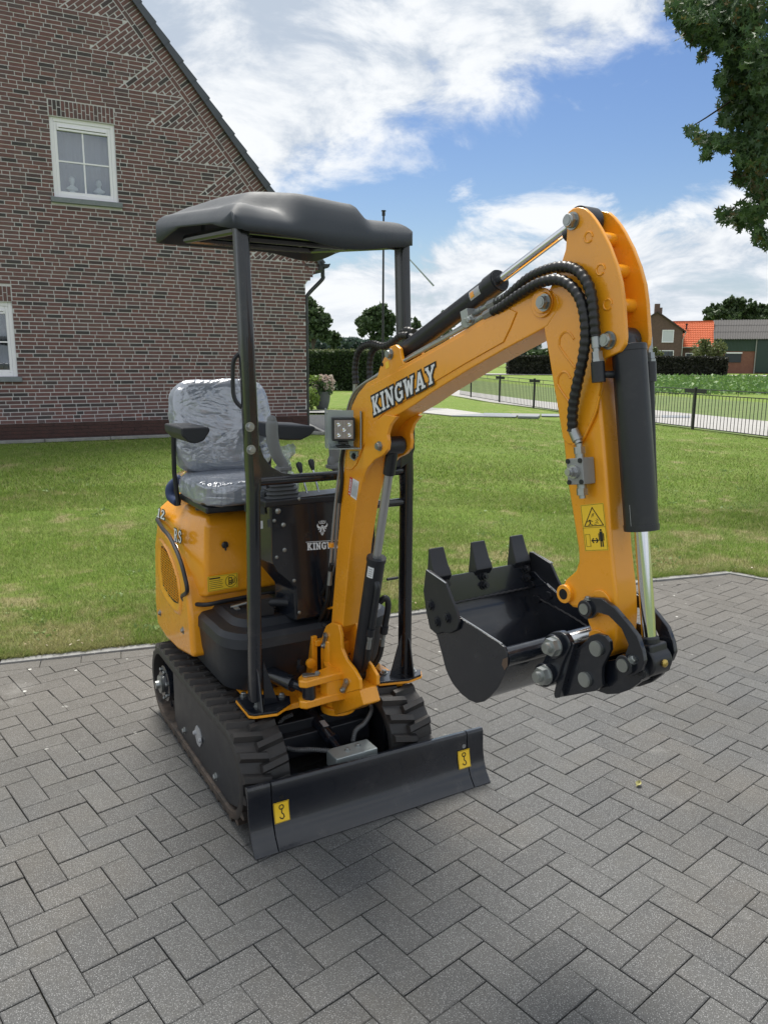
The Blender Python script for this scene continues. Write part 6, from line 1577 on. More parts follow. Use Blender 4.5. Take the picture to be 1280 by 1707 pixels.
E1, E2, E3 = np.array([1, 0, 0.]), np.array([0, 1, 0.]), np.array([0, 0, 1.])
sc_y = -.235
tl = rad(12); bu = np.array([math.cos(tl), 0, math.sin(tl)*.0+.0]); up = nrm([-math.sin(tl), 0, math.cos(tl)]); fw = nrm([math.cos(tl), 0, math.sin(tl)])
m = MB(); cushion(m, (-.985, sc_y, 1.385), fw, E2, up, .050, .195, .185, 20, .38); seatb = fin(m, 'backrest', M['satin'], angle=80)
m = MB(); cushion(m, (-.985, sc_y, 1.385), fw, E2, up, .068, .214, .196, 44, .42, amp=.035, seed=3); o = fin(m, 'plastic_cover', M['film'], seatb, angle=80)
m = MB(); cushion(m, (-.80, sc_y, 1.145), E1, E2, E3, .20, .205, .050, 20, .40); seatp = fin(m, 'seat_cushion', M['satin'], angle=80)
m = MB(); cushion(m, (-.80, sc_y, 1.152), E1, E2, E3, .207, .213, .056, 40, .42, amp=.045, seed=9); fin(m, 'plastic_cover', M['film'], seatp, angle=80)
m = MB(); m.box((-.955, sc_y, 1.232), (.012, .36, .022)); m.box((-.99, sc_y, 1.20), (.03, .32, .03)); fin(m, 'seat_bracket', M['woodtan'], bevel=.003)
m = MB(); rbox(m, -1.02, -.64, sc_y-.19, sc_y+.19, 1.075, 1.105); fin(m, 'seat_base', M['satin'], bevel=.01)
# loose sheet of plastic hanging behind and beside the lever
m = MB(); sh_ = []
for i in range(20):
    u = i/19; sh_.append([])
    for j in range(8):
        v = j/7; p = pm(300+14*v+4*math.sin(u*9)-u*6, 765+62*u, y=-.41+.05*v); n_ = noise.noise((u*4, v*3, 1.5)); sh_[-1].append(p+np.array([n_*.03, n_*.02, 0]))
m.grid(sh_); fin(m, 'plastic_flap', M['film'], seatb, angle=80)
m = MB(); sh_ = [[pm(462+26*v+5*math.sin(u*7), 748+52*u-10*v, x=-.66)+np.array([.03*noise.noise((u*5, v*4, 7)), 0, .01*noise.noise((u*6, v*5, 2))]) for v in np.linspace(0, 1, 8)] for u in np.linspace(0, 1, 10)]
m.grid(sh_); fin(m, 'plastic_flap', M['film'], seatp, angle=80)
def armrest(pxs, x0, x1):
    m = MB(); q = [pm(*p, x=(x0+x1)/2) for p in pxs]; m.prism([(x1, p[1], p[2]) for p in q], [(x0, p[1], p[2]) for p in q]); return fin(m, 'armrest', M['plastic'], bevel=.010, seg=3)
armrest([(287, 709), (333, 708), (335, 714), (325, 730), (312, 735), (300, 733), (288, 722)], -.86, -.62)
armrest([(440, 704.5), (505, 707), (509, 711), (500, 722), (484, 730), (462, 730), (440, 728)], -.88, -.66)
m = MB(); m.tube([(-.93, -.46, 1.37), (-.96, -.455, 1.2), (-.97, -.44, 1.06)], .010, 8); m.tube([(-.93, -.03, 1.37), (-.97, -.03, 1.2)], .010, 8); fin(m, 'armrest_bracket', M['satin'])
m = MB(); c = pm(281, 823, y=-.38); m.tube(spline([(-1.02, -.41, 1.17), (-1.04, -.45, 1.13), (-1.03, -.455, 1.09), (-.98, -.44, 1.07)], 5), .022, 8); fin(m, 'seat_belt', M['bluecloth'], bevel=.01)
# ---- joysticks
def boot(cx_, cy_, cz_, name='joystick_boot'):
    m = MB(); rings = []
    for i in range(9):
        w = .066-.0035*i+(.008 if i % 2 == 0 else -.003); z = cz_+.0075*i; rings.append([(cx_+a*w*.8, cy_+b*w, z) for a, b in [(-1, -.7), (-.7, -1), (.7, -1), (1, -.7), (1, .7), (.7, 1), (-.7, 1), (-1, .7)]])
    ringed(m, rings); return fin(m, name, M['boot'], bevel=.002, seg=1)
boot(-.50, -.175, 1.15); boot(-.50, .155, 1.152)
def stick(base, px, x0):
    P = [base]+[pm(a, b, x=x0) for a, b in px]; P = spline(P, 6); n = len(P); m = MB(); m.tube(P, .016, 14, rfun=lambda i: (.015 if i < 5 else .019+.0045*math.sin(min(1, i/(n-1))*math.pi*.62)) * (0.75 if i == n-1 else 1)); o = fin(m, 'joystick', M['grey'], angle=80)
    m = MB(); m.sphere(P[-1], .0185, 8, 14); m.box(P[6]+np.array([.0, 0, -.006]), (.045, .052, .016)); fin(m, 'grip_cap', M['grey'], o, bevel=.004); return o
stick(np.array([-.50, -.165, 1.205]), [(473, 778), (461, 757), (454, 728), (453, 700)], -.52)
stick(np.array([-.50, .15, 1.205]), [(556, 775), (558, 760), (556, 735), (552, 712)], -.52)
for px0, px1 in (((512, 822), (499, 777)), ((531, 820), (519, 772))):
    a, b = pm(*px0, x=-.46), pm(*px1, x=-.50); m = MB(); m.tube([a, a+(b-a)*.5+np.array([0, 0, .002]), b], .0042, 8); lv = fin(m, 'control_lever', M['steel'])
    m = MB(); d = nrm(b-a); m.lathe([(.006, 0), (.009, .010), (.0125, .030), (.0115, .040), (.003, .045)], b-d*.028, d, 14); fin(m, 'lever_knob', M['satin'], lv)
m = MB(); m.cyl(pm(448, 822, x=-.50), pm(443, 795, x=-.50), .006, 8); m.box(pm(448, 824, x=-.50), (.03, .05, .02)); fin(m, 'pilot_lever', M['satin'], bevel=.003)

# ---- canopy frame
def flat_tube(m, a, b, w, d, ax=E2, r=.3):
    a, b = np.array(a, float), np.array(b, float); t = nrm(b-a); y = nrm(ax-t*(t@ax)); x = np.cross(y, t); n = 20; R_ = []
    for p in (a, b):
        for i in range(n):
            th = 2*math.pi*i/n; c_, s_ = math.cos(th), math.sin(th); R_.append(p+y*w/2*math.copysign(abs(c_)**.55, c_)+x*d/2*math.copysign(abs(s_)**.55, s_))
    return m.add(R_, [(i, (i+1) % n, n+(i+1) % n, n+i) for i in range(n)]+[tuple(range(n))[::-1], tuple(range(n, 2*n))])
xq = -.315
Lb, Lm, Lt = pm(425, 1166, x=xq), pm(421, 760, x=xq), pm(400, 368, x=xq)
Rb, Rm, Rt = pm(674, 1122, x=xq), pm(677.5, 790, x=xq), pm(670, 410, x=xq)
m = MB(); flat_tube(m, Lb, Lm, .043, .060); pL = fin(m, 'canopy_post', M['black'], angle=60)
m = MB(); Lm2 = pm(413, 575, x=xq); flat_tube(m, Lm-np.array([0, 0, .12]), Lt, .046, .064); fin(m, 'upper_tube', M['black'], pL, angle=60)
m = MB(); flat_tube(m, Rb, Rm, .040, .060); pR = fin(m, 'canopy_post', M['black'], angle=60)
m = MB(); flat_tube(m, Rm-np.array([0, 0, .04]), Rt, .042, .064); fin(m, 'upper_tube', M['black'], pR, angle=60)
# post joint plates
m = MB(); q = [pm(*p, x=xq+.036) for p in [(412, 560), (421, 570), (428, 700), (432, 745), (436, 800), (424, 812), (416, 690)]]; m.prism(q, [p-np.array([.006, 0, 0]) for p in q]); fin(m, 'joint_plate', M['black'], pL, bevel=.002)
m = MB()
for p in ((416.5, 711.5), (418.5, 749.5)): c = pm(*p, x=xq+.037); m.bolt(c, (1, 0, 0), .0115, .012)
fin(m, 'bolt', M['zinc'], pL)
m = MB(); q = [pm(*p, x=xq+.036) for p in [(668, 706), (688, 703), (692, 712), (692, 748), (685, 768), (668, 782)]]; m.prism(q, [p-np.array([.07, 0, 0]) for p in q]); fin(m, 'joint_plate', M['black'], pR, bevel=.004)
m = MB(); rl_ = spline([pm(400, 588, x=xq-.03), pm(390, 600, x=xq-.04), pm(388, 625, x=xq-.045), pm(389, 655, x=xq-.045), pm(394, 670, x=xq-.04), pm(404, 680, x=xq-.03)], 6); m.tube(rl_, .0075, 8); fin(m, 'grab_handle', M['satin'], pL)
zb = pm(500, 797, x=xq)[2]
m = MB(); m.cyl((xq, Lm[1], zb), (xq, .0, zb), .0175, 18); m.cyl((xq, .0, zb), (xq, Rm[1], zb), .0175, 18); cb = fin(m, 'crossbar', M['black'])
zb2 = pm(665, 837, x=xq)[2]; m = MB(); m.cyl((xq, .03, zb2), (xq, Rm[1], zb2), .016, 16); fin(m, 'crossbar', M['black'])
m = MB(); q = [pm(*p, x=xq+.01) for p in [(433, 742), (440, 762), (452, 778), (470, 788), (490, 791), (490, 797), (432, 797)]]; m.prism(q, [p-np.array([.006, 0, 0]) for p in q]); fin(m, 'gusset', M['black'], pL, bevel=.001, seg=1)
def foot(px, name, base, ear):
    z = .405; m = MB(); q = [pm(a, b, z=z) for a, b in px]; m.prism(q, [p-np.array([0, 0, .008]) for p in q]); o = fin(m, 'foot_plate', M['black'], base, bevel=.0015, seg=1)
    m = MB(); c = sum(q)/len(q); q2 = [c+(p-c)*1.035 for p in q]; m.prism([p-np.array([0, 0, .009]) for p in q2], [p-np.array([0, 0, .018]) for p in q2]); m.cyl(c-np.array([-.0, 0, .018]), c-np.array([0, 0, .04]), .018, 12); rbox(m, c[0]-.25, c[0]-.03, c[1]-.02, c[1]+.02, z-.034, z-.0185); fin(m, 'mounting_plate', M['orange'], bevel=.0015, seg=1)
    m = MB()
    for a, b in ear:
        p = pm(a, b, z=z); m.bolt(p, (0, 0, 1), .0105, .011); m.cyl(p-np.array([0, 0, .018]), p-np.array([0, 0, .034]), .008, 8)
    fin(m, 'bolt', M['zinc'], base)
foot([(394, 1165), (411, 1156), (483, 1160), (484.5, 1171), (462, 1186), (425, 1191), (415, 1190)], 'a', pL, [(406, 1160), (429, 1177), (470, 1161)])
foot([(631, 1133), (640, 1118), (701, 1116), (702, 1124), (682, 1132), (633, 1137)], 'b', pR, [(640, 1122), (688, 1119)])
for b, ys in ((Lb, (.028,)), (Rb, (-.026,))):
    m = MB(); s_ = ys[0]; q = [(b[1]+s_, .406), (b[1]+s_+math.copysign(.055, s_), .406), (b[1]+s_+math.copysign(.008, s_), .56), (b[1]+s_, .58)]; m.prism([(xq+.014, a, c_) for a, c_ in q], [(xq+.02, a, c_) for a, c_ in q]); fin(m, 'gusset', M['black'], pL if b is Lb else pR, bevel=.001, seg=1)
    m = MB(); q = [(xq+.03, .406), (xq+.075, .406), (xq+.04, .55), (xq+.03, .56)]; m.prism([(a, b[1]-.003, c_) for a, c_ in q], [(a, b[1]+.003, c_) for a, c_ in q]); fin(m, 'gusset', M['black'], pL if b is Lb else pR, bevel=.001, seg=1)
# ---- canopy roof
def canopy():
    x0, x1, y0, y1 = -1.19, -.245, -.440, .282; nx, ny = 56, 48; top = []
    def ss(a, b, v): return float(sstep(np.clip((v-a)/(b-a), 0, 1)))
    for i in range(nx+1):
        row = []
        for j in range(ny+1):
            a, b = -1+2*i/nx, -1+2*j/ny
            # map square to rounded outline
            ax_, by_ = math.copysign(abs(a)**.75, a), math.copysign(abs(b)**.75, b); rr_ = .16
            fx_ = ax_; fy_ = by_; d = max(0, abs(ax_)-(1-rr_)), max(0, abs(by_)-(1-rr_))
            L = math.hypot(*d)
            if L > rr_ and d[0] > 0 and d[1] > 0: s = rr_/L; fx_ = math.copysign(1-rr_+d[0]*s, ax_); fy_ = math.copysign(1-rr_+d[1]*s, by_)
            x = (x0+x1)/2+fx_*(x1-x0)/2; y = (y0+y1)/2+fy_*(y1-y0)/2; u = (x1-x)/(x1-x0)
            edge = min((x1-x), (x-x0)*1.0, (y-y0), (y1-y)); e = min(1, edge/.075)
            z = 2.086+.105*u; h = .066
            yl = -.175-.15*ss(0, .22, u)                                                    # raised centre, wider to the rear
            h += .010*math.exp(-((y+.375)/.05)**2)
            h += .060*ss(yl-.055, yl+.045, y)*(1-ss(.035, .095, y))*(1-.30*ss(.45, 1, u))*(1-.25*ss(-.2, .06, y))
            h -= .006*math.exp(-((y-yl+.055)/.022)**2)
            lip = .012
            zz__ = z+lip+(h-lip)*(1-(1-e)**2.4); row.append(np.array([x, y, zz__]))
        top.append(row)
    m = MB(); m.grid(top)
    # skirt: hangs down from the outline, with arched lower edge
    per = [top[i][0] for i in range(nx+1)]+[top[nx][j] for j in range(1, ny+1)]+[top[i][ny] for i in range(nx-1, -1, -1)]+[top[0][j] for j in range(ny-1, 0, -1)]
    low = []
    for p in per:
        u = (x1-p[0])/(x1-x0); arch = 0
        if abs(p[1]-y0) < .05 or abs(p[1]-y1) < .05: arch = .050*math.exp(-((u-.40)/.25)**2)-.022*min(1, max(0, (u-.72)/.2))
        if u < .10: arch -= .030*math.exp(-((p[1]-.0)/.17)**2)
        if not (abs(p[1]-y0) < .05 or abs(p[1]-y1) < .05): arch -= .022*min(1, max(0, (u-.72)/.2))
        arch -= .026*ss(.05, .27, p[1])*ss(.3, .6, u)
        low.append(np.array([p[0], p[1], min(p[2]-.006, 2.086+.105*u-.014-.012*u+arch)]))
    n = len(per); m.add(per+low, [(i, (i+1) % n, n+(i+1) % n, n+i) for i in range(n)])
    import bmesh
    o = m.build('canopy_roof', M['canopy'], exc, angle=55); b = bmesh.new(); b.from_mesh(o.data); bmesh.ops.remove_doubles(b, verts=b.verts, dist=.0015); bmesh.ops.recalc_face_normals(b, faces=b.faces)
    up_ = sum(f.normal.z*f.calc_area() for f in b.faces)
    if up_ < 0: bmesh.ops.reverse_faces(b, faces=b.faces)
    b.to_mesh(o.data); b.free()
    for p in o.data.polygons: p.use_smooth = True
    s = o.modifiers.new('thickness', 'SOLIDIFY'); s.thickness = .007; s.offset = -1
    # ribs underneath, cross members and fixing bolts
    m = MB(); m.tube([(-.33, Lt[1], 2.095), (-.33, Rt[1], 2.085)], .02, 12); m.tube([(-.33, Lt[1]+.02, 2.095), (-1.05, Lt[1]+.04, 2.150)], .017, 10); m.tube([(-.33, Rt[1]-.02, 2.085), (-1.05, Rt[1]-.02, 2.150)], .017, 10); m.tube([(-1.05, Lt[1]+.04, 2.15), (-1.05, Rt[1]-.02, 2.15)], .017, 10); m.tube([(-.70, Lt[1]+.03, 2.12), (-.70, Rt[1]-.02, 2.12)], .014, 10); fin(m, 'roof_frame', M['black'], o)
    m = MB()
    for x, y in ((-.36, -.30), (-.36, .18), (-.70, -.2), (-.70, .1), (-1.0, -.28), (-1.0, .15)): m.cyl((x, y, 2.07+.10*(-.245-x)/.945-.0), (x, y, 2.13+.10*(-.245-x)/.945), .009, 10); m.cyl((x, y, 2.075+.1*(-.245-x)/.945), (x, y, 2.079+.1*(-.245-x)/.945), .016, 14)
    fin(m, 'roof_bolt', M['canopy'], o); return o
canopy()

# ---- swing casting
cx0 = np.array([-.335, -.015, 0]); m = MB()
m.cyl(cx0+E3*.325, cx0+E3*.60, .058, 26)
def lev(z0, z1, sc=1.0):
    q = [(-.245, -.225), (-.215, -.235), (-.195, -.215), (-.205, -.10), (-.20, -.045), (-.215, .065), (-.25, .085), (-.34, .06), (-.375, .0), (-.36, -.07), (-.285, -.09), (-.265, -.15), (-.27, -.20)]
    m.prism([(a, b, z0) for a, b in q], [(a, b, z1) for a, b in q])
lev(.482, .512); lev(.400, .432)
q = [(-.285, -.095), (-.24, -.14), (-.208, -.12), (-.205, -.05), (-.21, .06), (-.25, .08), (-.34, .055), (-.37, 0), (-.36, -.065)]; m.prism([(a, b, .42) for a, b in q], [(a, b, .49) for a, b in q])
q = [bp(*p, -.06) for p in [(536, 1128), (560, 1130), (583, 1140), (600, 1150), (607, 1176), (583, 1186), (558, 1193), (545, 1180)]]; 
m.prism([bm(p, -.060) for p in q], [bm(p, .014) for p in q])
cast = fin(m, 'swing_casting', M['orange'], bevel=.007, seg=3)
for s0, s1 in ((-.064, -.050), (.010, .024)):
    m = MB(); bprism(m, [(534, 1084), (537, 1058), (543, 1043), (553, 1037), (564, 1042), (568, 1058), (569, 1082), (577, 1100), (590, 1117), (599, 1133), (600, 1150), (560, 1160), (535, 1130)], -.064, s0, s1); fin(m, 'boom_lug', M['orange'], cast, bevel=.004)
def keeper(c1, c2, off=-.066, parent=cast, r=.014):
    a, b = bm(bp(*c1, off), off), bm(bp(*c2, off), off); m = MB(); d = -bn; m.cyl(a, a+d*.006, r, 18); m.cyl(b, b+d*.006, r*.9, 18); t = nrm(b-a); s_ = np.cross(d, t)*r*.8
    m.prism([a-s_, b-s_, b+s_, a+s_], [a-s_+d*.0055, b-s_+d*.0055, b+s_+d*.0055, a+s_+d*.0055]); m.bolt(b+d*.006, d, .008, .007); m.cyl(a+d*.006, a+d*.0085, r*.45, 12); fin(m, 'pin_keeper', M['zinc'], parent)
keeper((543.5, 1060), (541, 1076)); keeper((578, 1137), (573, 1150)); 
m = MB(); a, b = pm(510, 1127, z=.514), pm(529, 1125, z=.514); m.cyl(a, a+E3*.006, .015, 16); m.prism([a-E1*.012, b-E1*.010, b+E1*.010, a+E1*.012], [p+E3*.0055 for p in (a-E1*.012, b-E1*.010, b+E1*.010, a+E1*.012)]); m.bolt(b+E3*.005, (0, 0, 1), .008, .007); fin(m, 'pin_keeper', M['zinc'], cast)
m = MB(); a = np.array([-.225, -.19, .458]); b = np.array([-.62, -.32, .47]); m.cyl(a-E3*.028, a+E3*.028, .026, 18); m.cyl(a, a+(b-a)*.35, .017, 14); m.cyl(a+(b-a)*.2, b, .03, 18); fin(m, 'swing_ram', M['black'])
m = MB(); rbox(m, -.60, -.375, -.09, .075, .40, .43); rbox(m, -.60, -.375, -.09, .075, .56, .585); rbox(m, -.60, -.39, -.10, -.075, .40, .60); rbox(m, -.60, -.39, .065, .09, .40, .60); m.cyl(cx0+E3*.30, cx0+E3*.33, .07, 24); rbox(m, -.60, -.30, -.30, .20, .360, .385); fin(m, 'main_frame', M['orange'], bevel=.005)
m = MB(); c = pm(517, 1105, x=-.36); m.lathe([(.020, 0), (.02, .012), (.012, .014)], c, (1, 0, 0), 14); fin(m, 'frame_boss', M['orange'])
m = MB(); c = pm(499, 1112, x=-.36); m.cyl(c, c+E1*.02, .013, 8); m.cyl(c+E3*.01, c+E3*.03, .008, 8); m.box(c-E3*.012, (.02, .014, .018)); fin(m, 'hose_fitting', M['satin'])

# ---- boom
hw_ = .047
body = [(551.7, 1040), (557, 975), (562.3, 906.6), (569, 830), (575, 760), (580.8, 700), (586, 676), (596, 656), (611, 637.5), (640, 622), (672.8, 606.6), (737.5, 570.5), (793.7, 537), (840, 511), (876, 491.5), (890, 483), (903, 478.5), (918, 482), (928, 492), (931, 506), (926, 522), (911.8, 543.7), (883.7, 559), (838.7, 583), (776.9, 618.3), (720.6, 653.4), (690, 675), (668, 688), (645, 700), (630, 716), (618, 742), (610, 770), (604, 800), (594.9, 835), (584.3, 907.7), (571, 1045), (562, 1058)]
m = MB(); bprism(m, body, -hw_, -hw_, hw_); boom = fin(m, 'boom', M['orange'], bevel=.004, seg=2)
# side plates standing proud, with the lower ram bracket
def inset_px(P, d):
    P = [np.array(p, float) for p in P]; n = len(P); A = sum(P[i][0]*P[(i+1) % n][1]-P[(i+1) % n][0]*P[i][1] for i in range(n)); sg = 1 if A > 0 else -1; out = []
    for i in range(n):
        e1, e2 = nrm(P[i]-P[i-1]), nrm(P[(i+1) % n]-P[i]); n1 = np.array([-e1[1], e1[0]])*sg; n2 = np.array([-e2[1], e2[0]])*sg; b = nrm(n1+n2); out.append(P[i]+b*d/max(.5, b@n1))
    return out
emb = [(585, 690), (591, 672), (600, 659), (613, 645.5), (640, 631), (676, 612), (737, 578), (793, 546), (850, 514.5), (862, 520), (852, 545), (840, 570), (776, 606), (716, 642), (688, 661), (640, 689), (622, 708), (610, 735), (601, 758), (595, 774), (587, 783), (578, 783)]
for s_ in (-1, 1):
    m = MB(); q = [bp(*p, -hw_) for p in emb]; m.prism([bm(p, s_*hw_) for p in q], [bm(p, s_*(hw_+.0035)) for p in q]); fin(m, 'boom_side_plate', M['orange'], boom, bevel=.003, seg=2)
lobe = [(604, 806), (605, 795), (612, 780), (624, 766), (637, 759.5), (645, 750), (646.5, 738), (645, 724), (650, 708), (661, 694), (640, 690), (620, 706), (609, 730), (605, 752), (603, 785)]
for a, b in ((-hw_-.006, -hw_+.008), (hw_-.008, hw_+.006)):
    m = MB(); bprism(m, lobe, -hw_-.006, a, b); fin(m, 'ram_bracket', M['orange'], boom, bevel=.003)
ear = [(627, 632), (633, 612), (639, 598), (650, 577.5), (659, 574), (666, 580), (669, 597), (674, 607), (650, 622)]
for a, b in ((-hw_, -hw_+.013), (hw_-.013, hw_)):
    m = MB(); bprism(m, ear, -hw_, a, b); fin(m, 'ram_bracket', M['orange'], boom, bevel=.003)
def ringplate(px, off, r, h, parent, mat='orange', sg=-1):
    c = bm(bp(*px, off), off); m = MB(); m.cyl(c, c+bn*sg*h, r, 28); return fin(m, 'boss', M[mat], parent, bevel=.002)
def pinbolt(px, off, parent, r=.016, h=.017, sg=-1, fl=True):
    c = bm(bp(*px, off), off); d = bn*sg; m = MB()
    if fl: m.cyl(c, c+d*.004, r*1.35, 24)
    m.cyl(c+d*.003, c+d*(h-.004), r*1.12, 6); m.cyl(c+d*(h-.004), c+d*h, r*.98, 20, r2=r*.9); m.cyl(c+d*h, c+d*(h+.001), r*.62, 16); return fin(m, 'pin_bolt', M['zinc'], parent)
ringplate((904.8, 504.4), -hw_-.0005, .036, .006, boom); ringplate((904.8, 504.4), -hw_-.006, .026, .008, boom)
pinbolt((908, 504), -hw_-.014, boom, .0155); pinbolt((651, 590), -hw_, boom, .013, .015); pinbolt((633, 743.5), -hw_-.006, boom, .012, .014)
c = bm(bp(629, 743, hw_), hw_)
m = MB(); c = bm(bp(633, 743.5, -hw_-.006), hw_+.006); m.bolt(c, bn, .012, .014); m.cyl(c-bn*.1, c, .006, 10); fin(m, 'grease_bolt', M['zinc'], boom)
m = MB(); e = bm(bp(637, 607.5, -hw_-.0006), -hw_-.0006); m.cyl(e, e-bn*.0008, .0065, 14); fin(m, 'ear_hole', M['dark'], boom)  # solid near-black disc paints the shade in the hole
m = MB(); bprism(m, [(642.5, 604), (648, 601), (649, 612), (643.5, 615)], -hw_, -hw_-.0012, -hw_-.0004); fin(m, 'small_sticker', M['yellow'], boom, smooth=False)
# maker lettering
lo = -hw_-.0045
f = quad_map(bm(bp(623, 693, lo), lo), bm(bp(728, 635.5, lo), lo), bm(bp(726, 605, lo), lo), bm(bp(619, 662, lo), lo), -bn)
fin(lettering('KINGWAY', f, .105, .0004), 'letter_outline', M['ink'], boom, smooth=False); fin(lettering('KINGWAY', f, -.005, .0016), 'letter', M['white'], boom, smooth=False)
# danger sticker
lo = -hw_-.0008
q = [(583.5, 794.5), (598.5, 803), (594, 834), (580, 824)]; f = quad_map(*[bm(bp(*p, lo), lo) for p in (q[3], q[2], q[1], q[0])], -bn)
m = MB(); m.add([f(u, v, .0) for u, v in ((0, 0), (1, 0), (1, 1), (0, 1))], [(0, 1, 2, 3)]); ds = fin(m, 'danger_sticker', M['white'], boom, smooth=False)
m = MB(); m.add([f(u, v, .0006) for u, v in ((0, 0), (.30, 0), (.30, 1), (0, 1))], [(0, 1, 2, 3)]); fin(m, 'sticker_band', M['red'], ds, smooth=False)
m = MB()
for i in range(8):
    u = .37+.075*i; m.add([f(a, b, .0006) for a, b in ((u, .10), (u+.028, .10), (u+.028, .9-.1*(i % 3)), (u, .9-.1*(i % 3)))], [(0, 1, 2, 3)])
fin(m, 'sticker_print', M['silver'], ds, smooth=False)
f2 = lambda u, v, l: f(.06+.18*(1-v), .22+u*.72, l)
fin(lettering('DANGER', f2, .02, .0012, .08) , 'sticker_word', M['white'], ds, smooth=False)
m = MB(); m.add([f(a, b, .0012) for a, b in ((.24, .04), (.24, .18), (.07, .11))], [(0, 1, 2)]); fin(m, 'warning_triangle', M['white'], ds, smooth=False)
# gusset ring weld loop on the boom's edge
m = MB(); a = [bm(bp(*p, -.02), -.02) for p in ((554, 1013), (545, 1014), (538, 1009), (538, 1003), (546, 1002))]; m.tube(spline(a, 5), .005, 8); fin(m, 'hose_ring', M['orange'], boom)
# rigid pipes along the boom's back
def pipe(pxs, off, r, mat, name, parent=boom, n=6, seg=10): m = MB(); m.tube(spline([bm(bp(x, y, off), off) for x, y in pxs], n), r, seg); return fin(m, name, M[mat], parent)
pipe([(549, 960), (556, 870), (566, 780), (574, 715), (580, 682), (589, 657), (604, 641), (640, 620), (700, 587), (745, 562), (779, 543)], -.040, .0055, 'dullrod', 'hydraulic_pipe')
pipe([(556, 960), (562, 870), (571, 780), (579, 712), (585, 680), (594, 656), (610, 638), (645, 615), (700, 584), (745, 559), (779, 539)], -.018, .0055, 'dullrod', 'hydraulic_pipe')
pipe([(553, 940), (548, 965), (545, 1000), (535, 1030), (528, 1045)], -.040, .0085, 'hose', 'boom_hose'); pipe([(562, 945), (556, 975), (548, 1010), (532, 1040), (525, 1025), (529, 1000)], -.018, .0085, 'hose', 'boom_hose')
pipe([(549, 975), (551, 952)], -.040, .0095, 'zinc', 'pipe_fitting', n=2); pipe([(552, 905), (552, 912)], -.047, .011, 'orange', 'pipe_clamp', n=2)
# base hoses going into the column
for k, q in enumerate([[(548, 960), (540, 985), (528, 1010), (522, 1035), (530, 1050), (541, 1042)], [(555, 985), (548, 1020), (538, 1040), (524, 1030), (520, 1005)], [(560, 1000), (553, 1038), (556, 1060), (572, 1075), (583, 1092)], [(573, 1070), (580, 1085), (588, 1105)]]):
    conduit([bm(bp(x, y, -.03+.02*k), -.03+.02*k) for x, y in q], .009, 'hose', 'boom_hose', .012, .06, boom)
m = MB(); bprism(m, [(527, 965), (548, 965), (548, 1045), (525, 1045), (522, 1010)], -.02, -.0, .03); fin(m, 'hose_shade', M['dark'], smooth=False)  # near-black slab stands in for the shade behind the hoses
# cable run and work light
pipe([(573, 745), (569, 770), (570, 800), (566, 838)], -hw_-.006, .007, 'hose', 'lamp_cable', boom)
lc = bm(bp(572, 715, -.10), -.10); s = .0385
m = MB(); m.box(lc, (.038, .078, .078)); 
for i in range(7): m.box(lc+np.array([-.024, -.033+.011*i, 0]), (.016, .004, .070))
lamp = fin(m, 'work_light', M['satin'], bevel=.008, seg=3)
M['lens'] = paint('lamp_lens', (.30, .24, .235), .12, .9, .15, .6, 260)
m = MB(); m.box(lc+np.array([.0195, 0, 0]), (.003, .064, .064)); lens = fin(m, 'lens', M['lens'], lamp, bevel=.001)
for a, b in ((-1, 1), (1, 1), (0, 0), (-1, -1), (1, -1)):
    m = MB(); c = lc+np.array([.021, a*.018, b*.018]); m.lathe([(.0075, 0), (.0072, .002), (.0045, .0008), (.0035, .003), (.001, .0035)], c, (1, 0, 0), 12); fin(m, 'diode', M['chrome'], lens)
m = MB()
for i in range(13): m.box(lc+np.array([.0213, -.030+.005*i, 0]), (.0008, .0012, .060))
fin(m, 'lens_ribs', M['silver'], lens, smooth=False)
m = MB(); m.cyl(lc-E3*.040, lc-E3*.056, .007, 10); m.box(lc+np.array([0, 0, -.046]), (.03, .034, .008)); m.box(lc+np.array([0, 0, -.058]), (.03, .05, .004)); fin(m, 'lamp_foot', M['satin'], lamp, bevel=.001, seg=1)
bx = lc[0]; bp0 = pm(553, 690, x=bx-.03); 
m = MB(); th = .003; cy0, cy1 = lc[1]-.052, lc[1]+.060; cz0, cz1 = lc[2]-.064, lc[2]+.062
rbox(m, bx-.036, bx-.033, cy0, cy1, cz0, cz1); rbox(m, bx-.036, bx+.026, cy0, cy0+th, cz0, cz0+.012); rbox(m, bx-.036, bx+.030, cy0, cy1, cz0-.003, cz0); rbox(m, bx-.034, bx+.028, cy1-th, cy1, cz0, cz1); rbox(m, bx-.10, bx-.036, cy0-.004, cy0-.001, cz0-.008, cz1+.004); rbox(m, bx-.036, bx+.02, cy0-.001, cy0+.0, cz1-.004, cz1)
br_ = fin(m, 'lamp_bracket', M['galv'], lamp, bevel=.001, seg=1)
_R = Matrix.Rotation(rad(-22), 3, 'Z'); _l = Vector(lc.tolist()); lamp.rotation_euler = (0, 0, rad(-22)); lamp.location = _l-_R@_l
m = MB(); bprism(m, [(584, 752), (597, 752), (597, 760), (591, 768), (585, 764)], -hw_-.006, -hw_-.010, -hw_-.0005); fin(m, 'bracket_tab', M['galv'], boom, bevel=.001, seg=1); m = MB(); c = bm(bp(590, 760, -hw_-.01), -hw_-.01); m.bolt(c, -bn, .008, .006); fin(m, 'bolt', M['satin'], boom)

